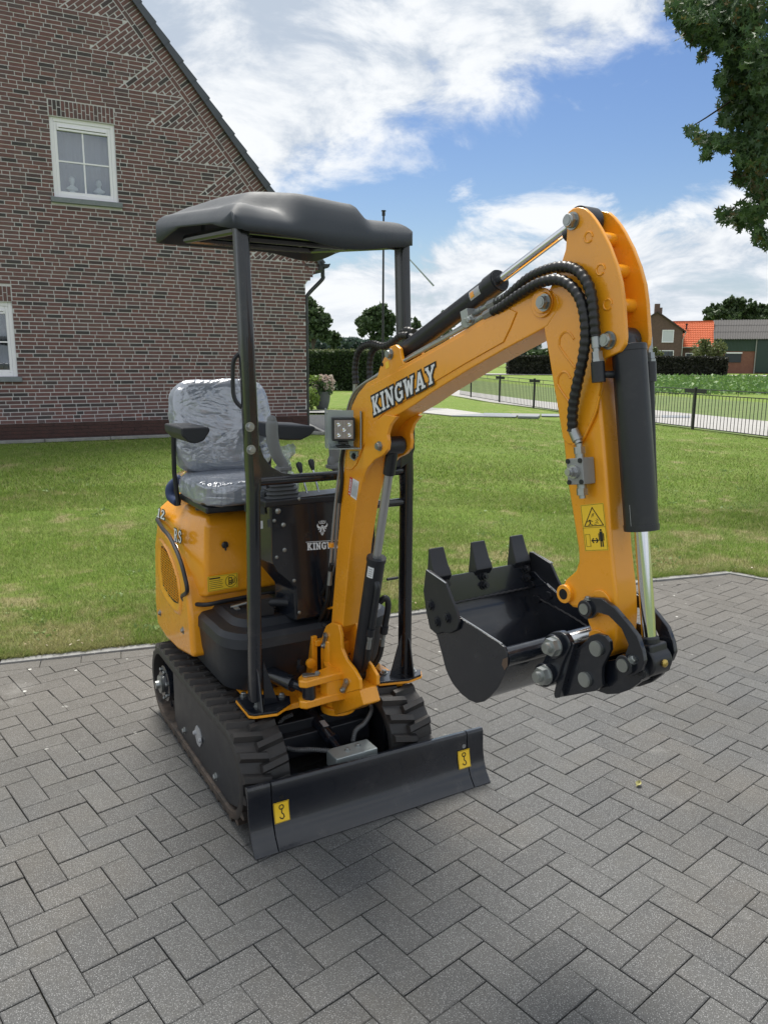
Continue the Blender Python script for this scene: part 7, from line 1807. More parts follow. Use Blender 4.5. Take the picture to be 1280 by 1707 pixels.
# ---- boom ram (upper, works the arm)
def ram(a, b, split, r, rr_, name, mat='satin', rodmat='chrome', cap=.045):
    a, b = np.array(a), np.array(b); c = a+(b-a)*split; d = nrm(b-a); m = MB(); m.cyl(a, c, r, 32); m.cyl(c-d*cap, c-d*.004, r*(1.10 if cap > .02 else 1.04), 32); m.cyl(c-d*.004, c, r*1.02, 32); m.cyl(a-d*.004, a+d*.006, r*.96, 32); o = fin(m, name, M[mat], bevel=0, angle=40)
    m = MB(); m.cyl(c-d*.01, b, rr_, 24); fin(m, 'piston_rod', M[rodmat], o); return o, d
A0_, A1_ = bm(bp(670, 590, 0), 0), bm(bp(966, 366, 0), 0)
cc = bm(bp(836, 475, 0), 0); sp2 = np.linalg.norm(cc-A0_)/np.linalg.norm(A1_-A0_)
ro, rd = ram(A0_, A1_, sp2, .0285, .0125, 'arm_ram')
m = MB(); a = bm(bp(651, 590, -hw_), 0); m.cyl(a-bn*.030, a+bn*.030, .026, 20); m.cyl(a, A0_+rd*.01, .024, 16); fin(m, 'ram_eye', M['satin'], ro)
ap = bm(bp(955, 368, -.040), 0); m = MB(); m.cyl(ap-bn*.024, ap+bn*.024, .036, 28); m.cyl(ap, ap-rd*.06, .017, 16); fin(m, 'ram_eye', M['satin'], ro)
m = MB(); pp2 = [bm(bp(x, y, .0), .0) for x, y in ((693, 556), (700, 553), (815, 466), (828, 462), (832, 470))]; m.tube(spline(pp2, 5), .0055, 8); fin(m, 'ram_pipe', M['satin'], ro)
m = MB(); lbc = A0_+(A1_-A0_)*(sp2-.10); sdir = nrm(np.cross(rd, bn)); 
f = lambda u, v, l: lbc+rd*(u-.5)*.045+(-bn*math.cos(.9*(v-.5))-sdir*math.sin(.9*(v-.5))*(-1))*(.0288+l); m.grid([[f(u, v, .0006) for v in np.linspace(0, 1, 5)] for u in (0, 1)]); lb_ = fin(m, 'ram_label', M['silver'], ro)
m = MB(); m.grid([[f(u, v, .0012) for v in (.2, .5, .8)] for u in (.1, .45)]); fin(m, 'label_print', M['orange'], lb_)
# ---- hoses at the rear of the boom
def wrapped(pts, r=.0115, parent=boom, period=.0175, amp=.10, name='wrapped_hose'):
    P = resample(spline(pts, 12), period/4); m = MB(); m.tube(P, r, 12, rfun=lambda i: r*(1+amp*math.sin(2*math.pi*i/4+.4))); return fin(m, name, M['hose'], parent, angle=80)
wrapped([bm(bp(x, y, .005), .005) for x, y in ((593, 640), (592, 615), (596, 590), (606, 577), (622, 573), (640, 577), (655, 570), (668, 560), (682, 559))])
wrapped([bm(bp(x, y, .035), .035) for x, y in ((617, 640), (616, 612), (620, 588), (632, 577), (650, 577), (664, 563), (676, 551), (690, 553))])
for x, o_ in ((592, .005), (617, .035)): pipe([(x, 636), (x-.5, 652), (x-3, 690)], o_, .0085, 'zinc', 'pipe_fitting', n=3)
pipe([(684, 560), (694, 566)], .005, .010, 'satin', 'pipe_fitting', n=2)

# ---- lower ram
B0_ = bm(bp(598, 1132, 0), 0); B1_ = bm(bp(633, 743.5, -hw_-.006), 0); cc = bm(bp(627, 934, 0), 0); B0x = bm(bp(600, 1108, 0), 0)
dd_ = nrm(cc-B1_); B0_ = cc+dd_*np.linalg.norm(B0x-cc); m = MB(); m.cyl(B0_, cc, .033, 32); m.cyl(cc+dd_*.002, cc-dd_*.012, .0355, 32); m.cyl(B0_, B0_+dd_*.02, .028, 24); m.cyl(B0_+dd_*.03-bn*.032, B0_+dd_*.03+bn*.032, .030, 24); lr = fin(m, 'boom_ram', M['satin'], angle=40)
m = MB(); m.cyl(cc, B1_-0*dd_, .0155, 24); fin(m, 'piston_rod', M['dullrod'], lr)
m = MB(); m.cyl(B1_-bn*.034, B1_+bn*.034, .030, 24); q0 = B1_+dd_*.02; q1 = B1_+dd_*.105; m.cyl(q0, q1, .021, 20); fin(m, 'ram_eye', M['satin'], lr, bevel=.003)
m = MB(); fr_ = nrm(np.cross(bn, dd_)); fr_ = fr_ if fr_[0] > 0 else -fr_
def bp_at(t, o, h): return cc+dd_*t+bn*o+fr_*h
m.tube(spline([bp_at(.075, -.005, .028), bp_at(.085, -.007, .040), bp_at(.12, -.008, .045), bp_at(.26, -.010, .045)], 6), .0105, 12)
m.tube(spline([bp_at(.17, .034, .012), bp_at(.150, .048, .022), bp_at(.165, .058, .030), bp_at(.20, .060, .034), bp_at(.27, .058, .034)], 6), .0115, 12)
m.cyl(bp_at(.255, -.010, .045), bp_at(.285, -.010, .045), .015, 14); m.cyl(bp_at(.265, .058, .034), bp_at(.295, .058, .034), .015, 14); fin(m, 'ram_pipe', M['satin'], lr)
m = MB()
for o, h, t in ((-.010, .045, .285), (.058, .034, .295)): m.cyl(bp_at(t, o, h), bp_at(t+.014, o, h), .0105, 6); m.cyl(bp_at(t+.014, o, h), bp_at(t+.026, o, h), .008, 14); m.cyl(bp_at(t+.026, o, h), bp_at(t+.055, o, h), .0095, 14)
fin(m, 'pipe_fitting', M['zinc'], lr)
for o, h, t, dx in ((-.010, .045, .34, -.02), (.058, .034, .35, .0)):
    conduit([bp_at(t, o, h), bp_at(t+.05, o*.9, h), bp_at(t+.10, o*.6, h*.6), bp_at(t+.125, o*.3-.02, -.0), bp_at(t+.10, -.03, -.06)], .0105, 'hose', 'ram_hose', .012, .05, lr)
m = MB(); lab = lambda u, v: cc+dd_*(.016+.042*u)+(-bn*math.cos(v)+fr_*math.sin(v))*.0336; m.grid([[lab(u, v) for v in np.linspace(.1, .85, 6)] for u in (0, 1)]); lb_ = fin(m, 'ram_label', M['white'], lr)
m = MB()
for i in range(4): m.grid([[lab(u, v)+(-bn*math.cos(v)+fr_*math.sin(v))*.0005 for v in np.linspace(.22, .72, 5)] for u in (.16+.2*i, .24+.2*i)])
fin(m, 'label_print', M['silver'], lb_)
m = MB(); c = pm(645, 966, x=-.28); m.tube([c, c+E2*.05], .006, 8); fin(m, 'side_step', M['satin'])

# ---- arm
aw = .039
abox = [(903, 500), (907.7, 555.6), (914.8, 594.2), (923, 645), (929.6, 682), (937, 730.7), (945.4, 808.7), (953.8, 861.4), (962.2, 914), (963.3, 935.2), (958, 952), (941, 966.9), (935.3, 981.6), (936, 990), (941.5, 1003), (953, 1013), (966.7, 1015.5), (974, 1022), (979, 1040), (984.6, 1053), (977, 1068), (979, 1085), (990, 1096), (1005, 1099), (1018, 1090), (1026, 1066), (1028.5, 1030), (1026, 985), (1022.5, 956), (1018, 914), (1014.5, 851), (1010, 787.6), (1005, 724), (997, 640), (985, 590), (965, 545), (935, 505)]
m = MB(); bprism(m, abox, -aw, -aw, aw); arm = fin(m, 'arm', M['orange'], bevel=.009, seg=4)
chk = [(943.3, 360.6), (947, 352), (954, 346.5), (963.6, 344.4), (973.7, 346.4), (983, 354.5), (992, 366), (1000, 379), (1014.4, 407.3), (1026.6, 439.8), (1034.7, 470.3), (1038.8, 502.8), (1040.8, 535.3), (1042.5, 560), (1040.8, 574), (1032.7, 586), (1018, 593), (1006.2, 598.3), (1001, 612), (999.5, 645), (994, 678), (984, 705), (970, 733), (956, 741), (945, 740), (937.5, 730.7), (929.6, 682), (923, 645), (914.8, 594), (907.7, 555.6), (903, 520), (914.8, 484.5), (927, 454), (935.2, 437.8), (942.3, 415.5), (944.3, 387)]
for a, b in ((-aw-.007, -aw+.005), (aw-.005, aw+.007)):
    m = MB(); bprism(m, chk, -aw-.007, a, b); fin(m, 'cheek_plate', M['orange'], arm, bevel=.003, seg=2)
for p in ((981, 395), (1001, 449), (1013, 507)):
    c = bp(*p, -aw-.007); m = MB(); m.cyl(bm(c, -aw-.0076), bm(c, aw+.0076), .0115, 22); m.cyl(bm(c, -.02), bm(c, .044), .016, 18); fin(m, 'spacer_tube', M['orange'], arm)
    m = MB(); cc_ = bm(c, -aw-.0078); m.tube([cc_+(bt*math.cos(a)+E3*math.sin(a))*.0115 for a in np.linspace(0, 5.6, 16)], .0022, 6); fin(m, 'plug_weld', M['orange'], arm)
pinbolt((955, 368), -aw-.007, arm, .0150, .020); pinbolt((1015.5, 567), -aw-.007, arm, .0150, .020)
# half-moon reinforcements
for cx_, cy_, w_, h_ in ((946, 573, 17, 27), (942, 638, 15, 25)):
    m = MB(); P = [bm(bp(cx_-w_*.75+(0 if i else 0)+w_*math.cos(a)*0+0, cy_, -aw-.008), -aw-.008) for i, a in enumerate([0])]
    arc = [(cx_-w_*.8+w_*1.0*(1-math.cos(a))*.5, cy_-h_*math.sin(a)*.8) for a in np.linspace(.3, math.pi*.85, 9)]+[(cx_+w_*1.1, cy_+h_*.55)]
    arc = [(cx_-w_*.85, cy_+h_*.1), (cx_-w_*.75, cy_-h_*.4), (cx_-w_*.3, cy_-h_*.72), (cx_+w_*.2, cy_-h_*.68), (cx_+w_*.62, cy_-h_*.3)]
    m.tube(spline([bm(bp(x, y, -aw-.007), -aw-.007) for x, y in arc], 5), .0030, 6); m.tube(spline([bm(bp(x, y, -aw-.007), -aw-.007) for x, y in [(cx_-w_*.85, cy_+h_*.1), (cx_-w_*.3, cy_+h_*.65), (cx_+w_*.75, cy_+h_*1.5)]], 5), .0030, 6); fin(m, 'weld_bead', M['orange'], arm)
m = MB(); m.tube(spline([bm(bp(x, y, -aw-.006), -aw-.006) for x, y in ((999, 660), (993, 685), (983, 708), (969, 735), (955, 742))], 6), .0035, 6); fin(m, 'weld_bead', M['orange'], arm)
m = MB(); c = bp(944.3, 989.4, -aw); m.cyl(bm(c, -aw-.012), bm(c, aw+.012), .0235, 26); fin(m, 'pin_boss', M['orange'], arm, bevel=.002); m = MB(); m.cyl(bm(c, -aw-.0128), bm(c, -aw-.0115), .0135, 20); fin(m, 'pin_bore', M['dark'], arm)  # the bore is a near-black disc, its inner shade painted on
m = MB(); c = bp(998, 1074, -aw); m.cyl(bm(c, -aw-.006), bm(c, aw+.006), .036, 28); fin(m, 'pin_boss', M['orange'], arm, bevel=.002)
m = MB(); c = bp(1002, 1004, -aw); m.cyl(bm(c, -aw-.005), bm(c, aw+.005), .030, 26); fin(m, 'pin_boss', M['orange'], arm, bevel=.002)
# warning sticker on the arm
lo = -aw-.0006
f = quad_map(*[bm(bp(*p, lo), lo) for p in ((975, 919), (1014.5, 917.5), (1006, 838), (967, 842))], -bn)
m = MB(); m.add([f(u, v, 0) for u, v in ((0, 0), (1, 0), (1, 1), (0, 1))], [(0, 1, 2, 3)]); ws = fin(m, 'warning_sticker', M['yellow'], arm, smooth=False)
m = MB()
def sl_(pts, w, l=.0006):
    for p, q in zip(pts[:-1], pts[1:]):
        p, q = np.array(p, float), np.array(q, float); asp = np.array([1, 2.05]); d = nrm((q-p)*asp); n_ = np.array([-d[1], d[0]])/asp*w/2; e_ = d/asp*w*.4; m.add([f(*(p-n_-e_), l), f(*(q-n_+e_), l), f(*(q+n_+e_), l), f(*(p+n_-e_), l)], [(0, 1, 2, 3)])
sl_([(.03, .015), (.97, .015), (.97, .985), (.03, .985), (.03, .015)], .012); sl_([(.03, .50), (.97, .50)], .014); sl_([(.10, .535), (.90, .535), (.50, .925), (.10, .535)], .035)
sl_([(.36, .58), (.34, .66)], .05); sl_([(.34, .66), (.24, .63)], .03); sl_([(.34, .655), (.46, .63)], .03); sl_([(.36, .58), (.28, .555)], .03); sl_([(.36, .58), (.45, .555)], .03)
for a, b in (((.5, .74), (.54, .80)), ((.44, .72), (.48, .79)), ((.60, .64), (.66, .62)), ((.58, .60), (.70, .585)), ((.64, .68), (.70, .64)), ((.52, .57), (.60, .56))): sl_([a, b], .022)
sl_([(.10, .10), (.28, .10), (.28, .36), (.10, .36), (.10, .10)], .014); sl_([(.36, .22), (.60, .22)], .05); sl_([(.42, .265), (.35, .22), (.42, .175)], .045); sl_([(.54, .265), (.61, .22), (.54, .175)], .045)
sl_([(.76, .22), (.76, .38)], .13); sl_([(.72, .09), (.72, .22)], .05); sl_([(.80, .09), (.80, .22)], .05); sl_([(.665, .22), (.665, .36)], .035); sl_([(.855, .22), (.855, .36)], .035)
m.add([f(.76+.045*math.cos(a), .435+.024*math.sin(a), .0006) for a in np.linspace(0, 2*math.pi, 13)[:-1]], [tuple(range(12))]); fin(m, 'warning_print', M['ink'], ws, smooth=False)
# hydraulic block with fittings
bc = bm(bp(968, 785, -aw-.022), -aw-.022); rz_ = rad(12); at_ = nrm(bt*math.cos(rz_)*1+E3*0); upv = nrm(E3*math.cos(rad(9))-bt*math.sin(rad(9))); tv = np.cross(upv, bn); tv = nrm(tv)
m = MB(); m.box(bc, (.050, .040, .062), (tv, bn, upv)); blk = fin(m, 'valve_block', M['galv'], arm, bevel=.002)
M['blockgrey'] = paint('valve_grey', (.30, .31, .31), .45, 0, .1, .1, metal=.3); blk.data.materials[0] = M['blockgrey']
def onblk(a, b): return bc+tv*a+upv*b-bn*.020
m = MB()
for a, b in ((-.019, .025), (.019, .025), (-.019, -.025), (.019, -.025)): m.cyl(onblk(a, b), onblk(a, b)-bn*.003, .0058, 14)
fin(m, 'socket_screw', M['satin'], blk)
m = MB(); c = onblk(0, 0); m.cyl(c, c-bn*.008, .016, 20); m.cyl(c-bn*.008, c-bn*.020, .0125, 6); m.cyl(c-bn*.020, c-bn*.026, .008, 14); fin(m, 'valve_cap', M['dullrod'], blk)
m = MB()
for s_ in (1, -1):
    a = bc+upv*s_*.031; m.cyl(a, a+upv*s_*.010, .011, 14); m.cyl(a+upv*s_*.010, a+upv*s_*.026, .0135, 6); m.cyl(a+upv*s_*.026, a+upv*s_*.034, .008, 12)
a = bc+upv*.065; top_ = bm(bp(955, 716, -aw-.022), -aw-.022); m.cyl(a, top_, .0095, 14); m.cyl(top_-nrm(top_-a)*.03, top_, .0125, 18); fin(m, 'hose_fitting', M['zinc'], blk)
# arm hoses (spiral wrapped)
h1 = [(822, 519, -.045), (836, 511, -.05), (868, 489, -.058), (900, 471, -.066), (930, 466, -.070), (951, 476, -.072), (966, 496, -.074), (974, 525, -.075), (976, 560, -.075), (971, 600, -.075), (962, 640, -.072), (955, 680, -.068), (954, 718, -.062)]
h2 = [(828, 504, -.025), (845, 494, -.03), (880, 464, -.038), (912, 449, -.048), (938, 444, -.056), (960, 449, -.062), (976, 466, -.066), (985, 490, -.067), (989, 520, -.067), (992, 561, -.066)]
wrapped([bm(bp(x, y, o), o) for x, y, o in h1], .0125, arm); wrapped([bm(bp(x, y, o), o) for x, y, o in h2], .0125, arm)
def fitting(pts, rs, mat='zinc', parent=arm, segs=14, name='hose_fitting'):
    m = MB()
    for (p, q), r_ in zip(zip(pts[:-1], pts[1:]), rs): m.cyl(p, q, r_, 6 if r_ > .0118 and mat == 'zinc' else segs)
    return fin(m, name, M[mat], parent)
B_ = lambda x, y, o: bm(bp(x, y, o), o)
fitting([B_(786, 540, -.036), B_(797, 533, -.038), B_(809, 526, -.042), B_(822, 519, -.045), B_(838, 509, -.05)], [.011, .0085, .0125, .0115]); fitting([B_(792, 522, -.018), B_(803, 516, -.02), B_(815, 509, -.022), B_(828, 503, -.025), B_(845, 493, -.03)], [.011, .0085, .0125, .0115])
m = MB(); c = B_(785, 530, -.028); m.box(c, (.030, .045, .045), (nrm(B_(822, 510, -.028)-c), bn, np.cross(nrm(B_(822, 510, -.028)-c), bn))); m.bolt(B_(784, 533, -.05), -bn, .009, .008); m.cyl(B_(776, 538, -.045), B_(776, 538, -.055), .013, 14); fin(m, 'pipe_clamp', M['zinc'], arm, bevel=.002)
fitting([B_(992, 558, -.066), B_(993.5, 580, -.066), B_(994.5, 586, -.066), B_(995.5, 598, -.066), B_(996.5, 604, -.066)], [.0105, .0085, .0125, .014]); fitting([B_(996, 603, -.066), B_(998, 637, -.066)], [.0155], 'satin', segs=20, name='elbow')
fitting([B_(997, 624, -.066), B_(1034, 624, -.015)], [.0085], 'satin', name='elbow')
# ---- bucket ram down the arm's front
C0_ = B_(1048, 578, 0); C1_ = B_(1082, 1064, 0); ce = B_(1066, 884, 0); spc = np.linalg.norm(ce-C0_)/np.linalg.norm(C1_-C0_)
br2, cd = ram(C0_, C1_, spc, .0385, .0165, 'bucket_ram', cap=.014)
m = MB(); cp = bm(bp(1015.5, 567, -aw-.007), 0); m.cyl(cp-bn*.028, cp+bn*.028, .030, 26); q = bm(bp(1015.5, 567, -aw-.007), -.026); m.cyl(cp, C0_+cd*.03, .030, 20)
m.cyl(C0_-cd*.004, C0_+cd*.012, .0395, 28); fin(m, 'ram_eye', M['satin'], br2, bevel=.002)
m = MB(); a = C0_+cd*.03+nrm(np.cross(cd, bn))*0; m.cyl(B_(1075, 622, .05), B_(1052, 622, .0), .0085, 12); m.cyl(B_(1082, 603, .062), B_(1083, 636, .062), .0155, 18)
m.tube(spline([B_(1083, 634, .062), B_(1084, 680, .062), B_(1086, 760, .060), B_(1088, 810, .058), B_(1088, 835, .052), B_(1082, 846, .035)], 8), .0105, 12); m.cyl(B_(1084, 662, .062), B_(1070, 662, .03), .006, 8); fin(m, 'ram_pipe', M['satin'], br2)
fitting([B_(1080, 562, .062), B_(1081, 582, .062), B_(1081.5, 588, .062), B_(1082, 598, .062), B_(1082, 604, .062)], [.0095, .008, .0125, .0145], parent=br2)
m = MB(); m.tube(spline([B_(1048, 520, .05), B_(1066, 530, .06), B_(1076, 545, .062), B_(1080, 564, .062)], 6), .010, 10); fin(m, 'ram_hose', M['hose'], br2)
m = MB(); c = C0_+cd*.235; lab = lambda u, v: ce-cd*(.012+.05*u)+(-bn*math.cos(v)-nrm(np.cross(bn, cd))*math.sin(v)*(-1 if nrm(np.cross(bn, cd))[0] > 0 else 1)*-1)*.0392; m.grid([[lab(u, v) for v in np.linspace(-.5, -.2, 4)] for u in (0, 1)]); fin(m, 'ram_label', M['silver'], br2)
# rod end clevis
m = MB(); e0, e1 = B_(1082, 1060, 0), B_(1086, 1100, 0); m.cyl(e0, e0+cd*.02, .0225, 20); dz = nrm(e1-e0); m.box((e0+e1)/2+dz*.012, (.062, .050, .050), (bn, np.cross(dz, bn), dz)); m.cyl(e1-bn*.033, e1+bn*.033, .034, 26); fin(m, 'rod_clevis', M['satin'], br2, bevel=.006, seg=2)
m = MB(); m.cyl(e1-bn*.044+dz*.02, e1+bn*.044+dz*.02, .0165, 20); m.cyl(e1-bn*.0445+dz*.02, e1-bn*.046+dz*.02, .009, 14); fin(m, 'clevis_pin', M['satin'], br2, bevel=.002)
m = MB(); c = e1+dz*-.004+nrm(np.cross(dz, bn))*(-.0)+np.array([.036, 0, .0]); m.lathe([(.009, 0), (.009, .004), (.004, .008)], c, (1, 0, .1), 10); fin(m, 'grease_nipple', M['brass'], br2)

# ---- bucket links
lk = [(966.7, 1006.5), (973.9, 998.3), (984.6, 995.8), (1002.6, 997.6), (1024.2, 1013.7), (1045.7, 1038.9), (1061.9, 1060.4), (1070.9, 1085.6), (1073.8, 1103.6), (1068, 1119), (1054, 1127), (1036, 1126), (1024, 1114), (1027, 1098), (1041, 1091), (1047, 1075), (1035, 1048), (1014, 1027), (995, 1021), (987, 1031), (975, 1033), (966, 1023)]
pA, pB = bp(977, 1014.5, -.062), bp(1043, 1108, -.062)
for s_ in (-1, 1):
    m = MB(); q = [bp(*p, -.060) for p in lk]; m.prism([bm(p, s_*.060) for p in q], [bm(p, s_*.047) for p in q]); m.cyl(bm(pA, s_*.070), bm(pA, s_*.034), .0215, 24); m.cyl(bm(pB, s_*.072), bm(pB, s_*.034), .0235, 24); lnk = fin(m, 'bucket_link', M['black'], bevel=.0025)
    m = MB(); m.cyl(bm(pA, s_*.070), bm(pA, s_*.0725), .0135, 18); m.cyl(bm(pB, s_*.072), bm(pB, s_*.0755), .0155, 18); m.cyl(bm(pA, s_*.0725), bm(pA, s_*.0732), .004, 8)
    c = bm(pA, s_*.058)+E3*.0215; m.bolt(c, (0, 0, 1), .007, .006); c = bm(pB, s_*.062)+np.array([.017, 0, .017]); m.bolt(c, (1, 0, 1), .008, .008); fin(m, 'link_pin', M['zinc'], lnk)
m = MB(); m.cyl(bm(pA, -.055), bm(pA, .055), .016, 20); m.cyl(bm(pB, -.055), bm(pB, .055), .018, 20); fin(m, 'link_shaft', M['black'])
hl = [(990, 1112), (1004, 1104), (1030, 1098), (1056, 1100), (1071, 1108), (1075, 1122), (1066, 1138), (1050, 1150), (1030, 1157), (1012, 1158), (997, 1153), (985, 1150), (974, 1145), (966, 1134), (972, 1120)]
for s_ in (-1, 1):
    m = MB(); q = [bp(*p, -.044) for p in hl]; m.prism([bm(p, s_*.045) for p in q], [bm(p, s_*.032) for p in q]); fin(m, 'tipping_link', M['black'], bevel=.0025)
pC = bp(976, 1132, -.045); m = MB(); m.cyl(bm(pC, -.04), bm(pC, .04), .028, 24); q = [bp(*p, -.044) for p in ((1004, 1112), (1050, 1106), (1066, 1120), (1050, 1144), (1010, 1148))]; m.prism([bm(p, -.032) for p in q], [bm(p, .032) for p in q]); fin(m, 'link_body', M['black'], bevel=.006)
# hitch plates and base
hp_ = [(973.9, 1071), (983, 1060), (995.4, 1056), (1008, 1060), (1016, 1070), (1017, 1084), (1009, 1100), (1003, 1112), (1002, 1126), (1003, 1143), (994, 1152), (934, 1162.8), (931, 1155), (959.5, 1082)]
for s_ in (-1, 1):
    m = MB(); q = [bp(*p, -.074) for p in hp_]; m.prism([bm(p, s_*.074) for p in q], [bm(p, s_*.062) for p in q]); hitch = fin(m, 'hitch_plate', M['black'], bevel=.002)
    m = MB()
    for p in ((995, 1081), (976, 1132.5)): c = bp(*p, -.075); m.cyl(bm(c, s_*.074), bm(c, s_*.082), .0185, 22); m.cyl(bm(c, s_*.082), bm(c, s_*.0835), .016, 20); m.cyl(bm(c, s_*.0835), bm(c, s_*.0838), .004, 8)
    fin(m, 'hitch_pin', M['zinc'], hitch)
m = MB(); q = [bp(*p, -.08) for p in ((946, 1073), (956, 1069), (962, 1072), (937, 1162), (930, 1163), (928, 1156))]; m.prism([bm(p, -.092) for p in q], [bm(p, .09) for p in q]); fin(m, 'hitch_base', M['black'], bevel=.003)
m = MB(); m.cyl(B_(950, 1066, -.075), B_(984, 1056, -.03), .016, 20); fin(m, 'hitch_shaft', M['steel'])
ep = [(909, 1066), (913, 1058), (922, 1053), (934, 1053), (943, 1059), (949, 1070), (950, 1078), (942, 1094), (935, 1110), (930, 1128), (923, 1139), (906, 1141), (894, 1133), (893, 1120), (903, 1106), (910, 1092), (907, 1078)]
for s_ in (-1, 1):
    m = MB(); q = [bp(*p, -.10) for p in ep]; m.prism([bm(p, s_*.10) for p in q], [bm(p, s_*.082) for p in q])
    for p in ((925, 1077), (909, 1125)): c = bp(*p, -.10); m.cyl(bm(c, s_*.110), bm(c, s_*.075), .030, 26)
    fin(m, 'bucket_ear', M['black'], bevel=.003)
for p in ((925, 1077), (909, 1125)):
    c = bp(*p, -.11); m = MB(); m.cyl(bm(c, -.110), bm(c, -.114), .0245, 22); m.cyl(bm(c, -.114), bm(c, -.131), .0225, 6); m.cyl(bm(c, -.131), bm(c, -.143), .0135, 18); m.cyl(bm(c, -.143), bm(c, -.1445), .0115, 16); m.cyl(bm(c, .110), bm(c, .13), .0225, 6); fin(m, 'bucket_pin', M['zinc'])
    m = MB(); m.cyl(bm(c, -.11), bm(c, .11), .0165, 20); fin(m, 'bucket_pin_shaft', M['black'])
# ---- bucket
BWd = .190
sp3 = [(713, 985), (718, 1028), (729.5, 1064), (737, 1092), (743.9, 1118), (755, 1140), (769, 1157.5), (781, 1167), (794, 1172.5), (806, 1170), (816, 1162.8), (829, 1148), (838, 1131), (845, 1114.3), (847, 1100), (845.2, 1089), (841, 1079), (833.7, 1073), (800, 1051), (763.7, 1028), (736, 998), (726, 985)]
sq = [bp(*p, -BWd) for p in sp3]; bucket = None
m = MB(); wr = [bp(*p, -BWd) for p in [(713, 968), (717, 1028), (729.5, 1064), (737, 1092), (744, 1118), (755, 1140), (769, 1156), (781, 1164), (794, 1168), (806, 1166), (816, 1160), (828, 1146), (837, 1130), (842, 1114), (843, 1100)]]
wr = [np.array(p[:2]) for p in spline([np.array([*p, 0]) for p in wr], 4)]; n = len(wr); cen = sum(wr)/n; inn = []
for i in range(n):
    t = nrm(wr[min(i+1, n-1)]-wr[max(i-1, 0)]); o_ = np.array([-t[1], t[0]]); o_ = o_ if o_@(cen-wr[i]) > 0 else -o_; inn.append(wr[i]+o_*.006)
poly = wr+inn[::-1]
v_ = [bm(p, -BWd) for p in poly]+[bm(p, BWd) for p in poly]; k = len(poly); m.add(v_, [(i, (i+1) % k, k+(i+1) % k, k+i) for i in range(k)]+[(i, i+1, k-2-i, k-1-i) for i in range(n-1)]+[(k+i, k+k-1-i, k+k-2-i, k+i+1) for i in range(n-1)])
bucket = fin(m, 'bucket', M['black'], angle=40)
for s_ in (-1, 1):
    m = MB(); m.prism([bm(p, s_*(BWd+.001)) for p in sq], [bm(p, s_*(BWd-.007)) for p in sq]); fin(m, 'side_wall', M['black'], bucket, bevel=.0015, seg=1)
    # thin strip of dull metal along the open edge
    m = MB(); e_ = [bp(*p, -BWd) for p in ((836, 1074.5), (833.7, 1073), (800, 1051), (763.7, 1028), (745, 1008))]; m.tube([bm(p, s_*(BWd-.002))+E3*.0012 for p in e_], .0016, 6); fin(m, 'edge_strip', M['dullrod'], bucket)
# cutting edge
l0 = bp(713, 966, -BWd); l1 = bp(717, 1012, -BWd); ld = nrm(l0-l1); ln_ = np.array([ld[1], -ld[0]]); ln_ = ln_ if ln_[0] > 0 else -ln_
m = MB(); q = [l1-ld*.0, l0, l0+ln_*.011, l1+ln_*.011]; m.prism([bm(p, -BWd) for p in q], [bm(p, BWd) for p in q]); ce_ = fin(m, 'cutting_edge', M['black'], bucket, bevel=.0015, seg=1)
m = MB(); p = l1+ln_*.011; m.tube([bm(p, -BWd+(2*BWd)*i/60)+np.array([0, 0, .0012*math.sin(i*1.7)]) for i in range(61)], .0035, 6); m.tube([bm(inn[4]*(1-u)+inn[-8]*u+ln_*(.02+.04*math.sin(u*3.1)), BWd-.008)+np.array([0, 0, .001*math.sin(u*90)]) for u in np.linspace(0, .6, 40)], .003, 6); fin(m, 'weld_bead', M['weld'], bucket)
for o in (-.152, 0, .152):
    m = MB(); w = .030; up_ = l0+ld*.0; tip = l0+ld*.085
    def sec(c, hw2, a, b): return [bm(c+ln_*a, o-hw2), bm(c+ln_*a, o+hw2), bm(c+ln_*b, o+hw2), bm(c+ln_*b, o-hw2)]
    R_ = [sec(l0-ld*.045, w*.9, -.014, -.001), sec(l0-ld*.01, w, -.018, .012), sec(l0+ld*.004, w*1.02, -.017, .024), sec(l0+ld*.022, w*.98, -.013, .020), sec(l0+ld*.035, w*.93, -.011, .014), sec(tip, w*.82, -.004, .004)]
    ringed(m, R_); tooth = fin(m, 'tooth', M['satin'], bucket, bevel=.003, seg=2)
for o in (-.152, 0, .152):
    for h in (.014, .040):
        m = MB(); c = bm(l0-ld*(h+.004)+ln_*.011, o+.012*(1 if o else 0)); d = bt*ln_[0]+E3*ln_[1]; m.cyl(c, c+d*.003, .015, 20); m.cyl(c+d*.003, c+d*.012, .0115, 6); m.cyl(c+d*.012, c+d*.020, .0065, 12); fin(m, 'edge_bolt', M['satin'], bucket)
sc_ = [(709.8, 949.8), (716, 951), (743, 972), (753, 998), (762, 1020), (766, 1038), (762, 1050), (750, 1056), (738, 1054), (728, 1058), (717, 1048), (711, 1022), (706, 985)]
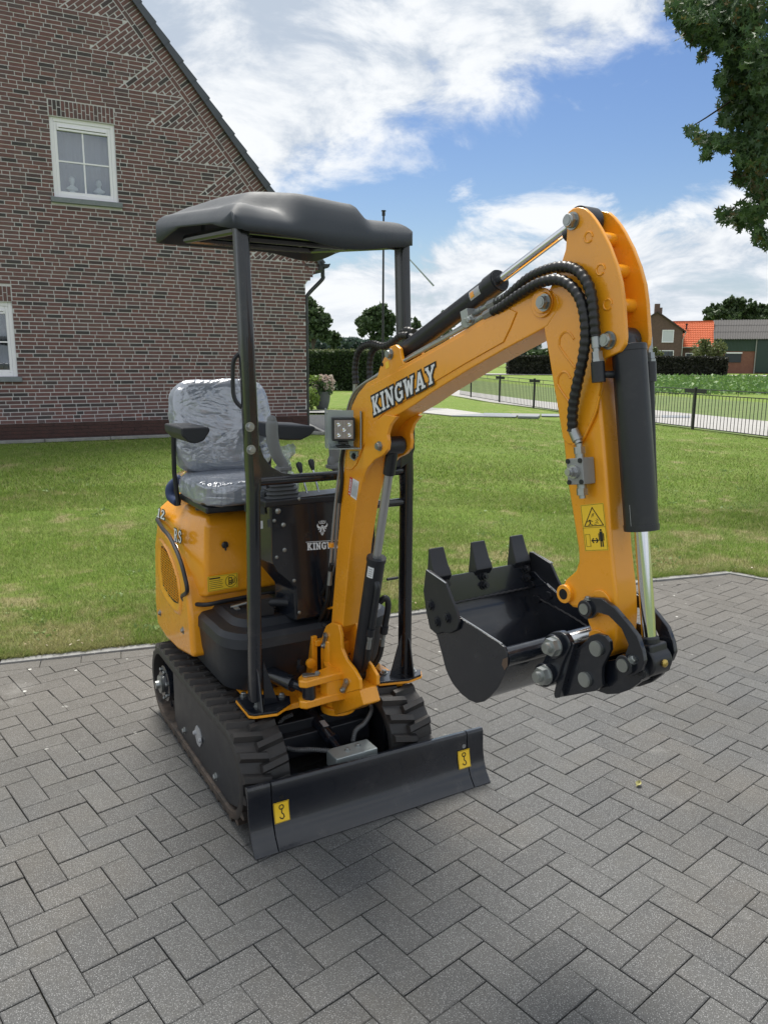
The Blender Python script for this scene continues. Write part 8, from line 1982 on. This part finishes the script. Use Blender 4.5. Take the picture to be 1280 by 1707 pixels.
for s_ in (-1, 1):
    m = MB(); q = [bp(*p, -.199) for p in sc_]; m.prism([bm(p, s_*.201) for p in q], [bm(p, s_*.1915) for p in q]); cut = fin(m, 'side_cutter', M['satin'], bucket, bevel=.002, seg=1)
    m = MB(); a, b = bp(711, 951, -.201), bp(743, 973, -.201); m.tube([bm(a, s_*.2005)+E3*.001, bm(b, s_*.2005)+E3*.001], .0016, 6); fin(m, 'edge_strip', M['dullrod'], bucket)  # dull metal strip along the cutter's top edge
    for p in ((717.5, 1009), (728, 1036.5), (745, 1030)): c = bp(*p, -.201); m = MB(); m.cyl(bm(c, s_*.201), bm(c, s_*.203), .0165, 20); m.cyl(bm(c, s_*.203), bm(c, s_*.209), .0125, 6); m.cyl(bm(c, s_*.209), bm(c, s_*.2115), .0065, 12); m.cyl(bm(c, s_*.184), bm(c, s_*.176), .0125, 6); fin(m, 'cutter_bolt', M['satin'], bucket)
tc_ = bp(838, 1097, -BWd); m = MB(); m.cyl(bm(tc_, -BWd+.002), bm(tc_, BWd-.002), .0245, 26); fin(m, 'top_tube', M['black'], bucket)
m = MB(); q = [bp(*p, -BWd-.0018) for p in ((838, 1099), (846, 1096), (846, 1110), (841, 1118), (836, 1108))]; m.add([bm(p, -BWd-.0018) for p in q], [tuple(range(5))]); M['rust'] = paint('rust_scuff', (.13, .085, .06), .8, 0, .3); fin(m, 'scuff', M['rust'], bucket, smooth=False)

# ================================================================== FALLEN LEAF
lp = hit_plane(1063, 1311, (0, 0, .0), (0, 0, 1)); m = MB(); n = 9; rows = []
for i in range(n+1):
    u = i/n; w = .011*math.sin(math.pi*min(1, u*.97+.03))**.7; rows.append([(.022*(u-.5)*1.4, v*w, .003+.010*abs(v)**1.5+.006*u*u) for v in (-1, -.5, 0, .5, 1)])
m.grid(rows); M['dryleaf'] = paint('dry_leaf', (.42, .40, .18), .6, 0, .2)
o = m.build('fallen_leaf', M['dryleaf']); o.location = (float(lp[0]), float(lp[1]), .001); o.rotation_euler = (0.1, 0, .9); tag(o, 'small curled yellow leaf lying on the pavers', 'leaf')
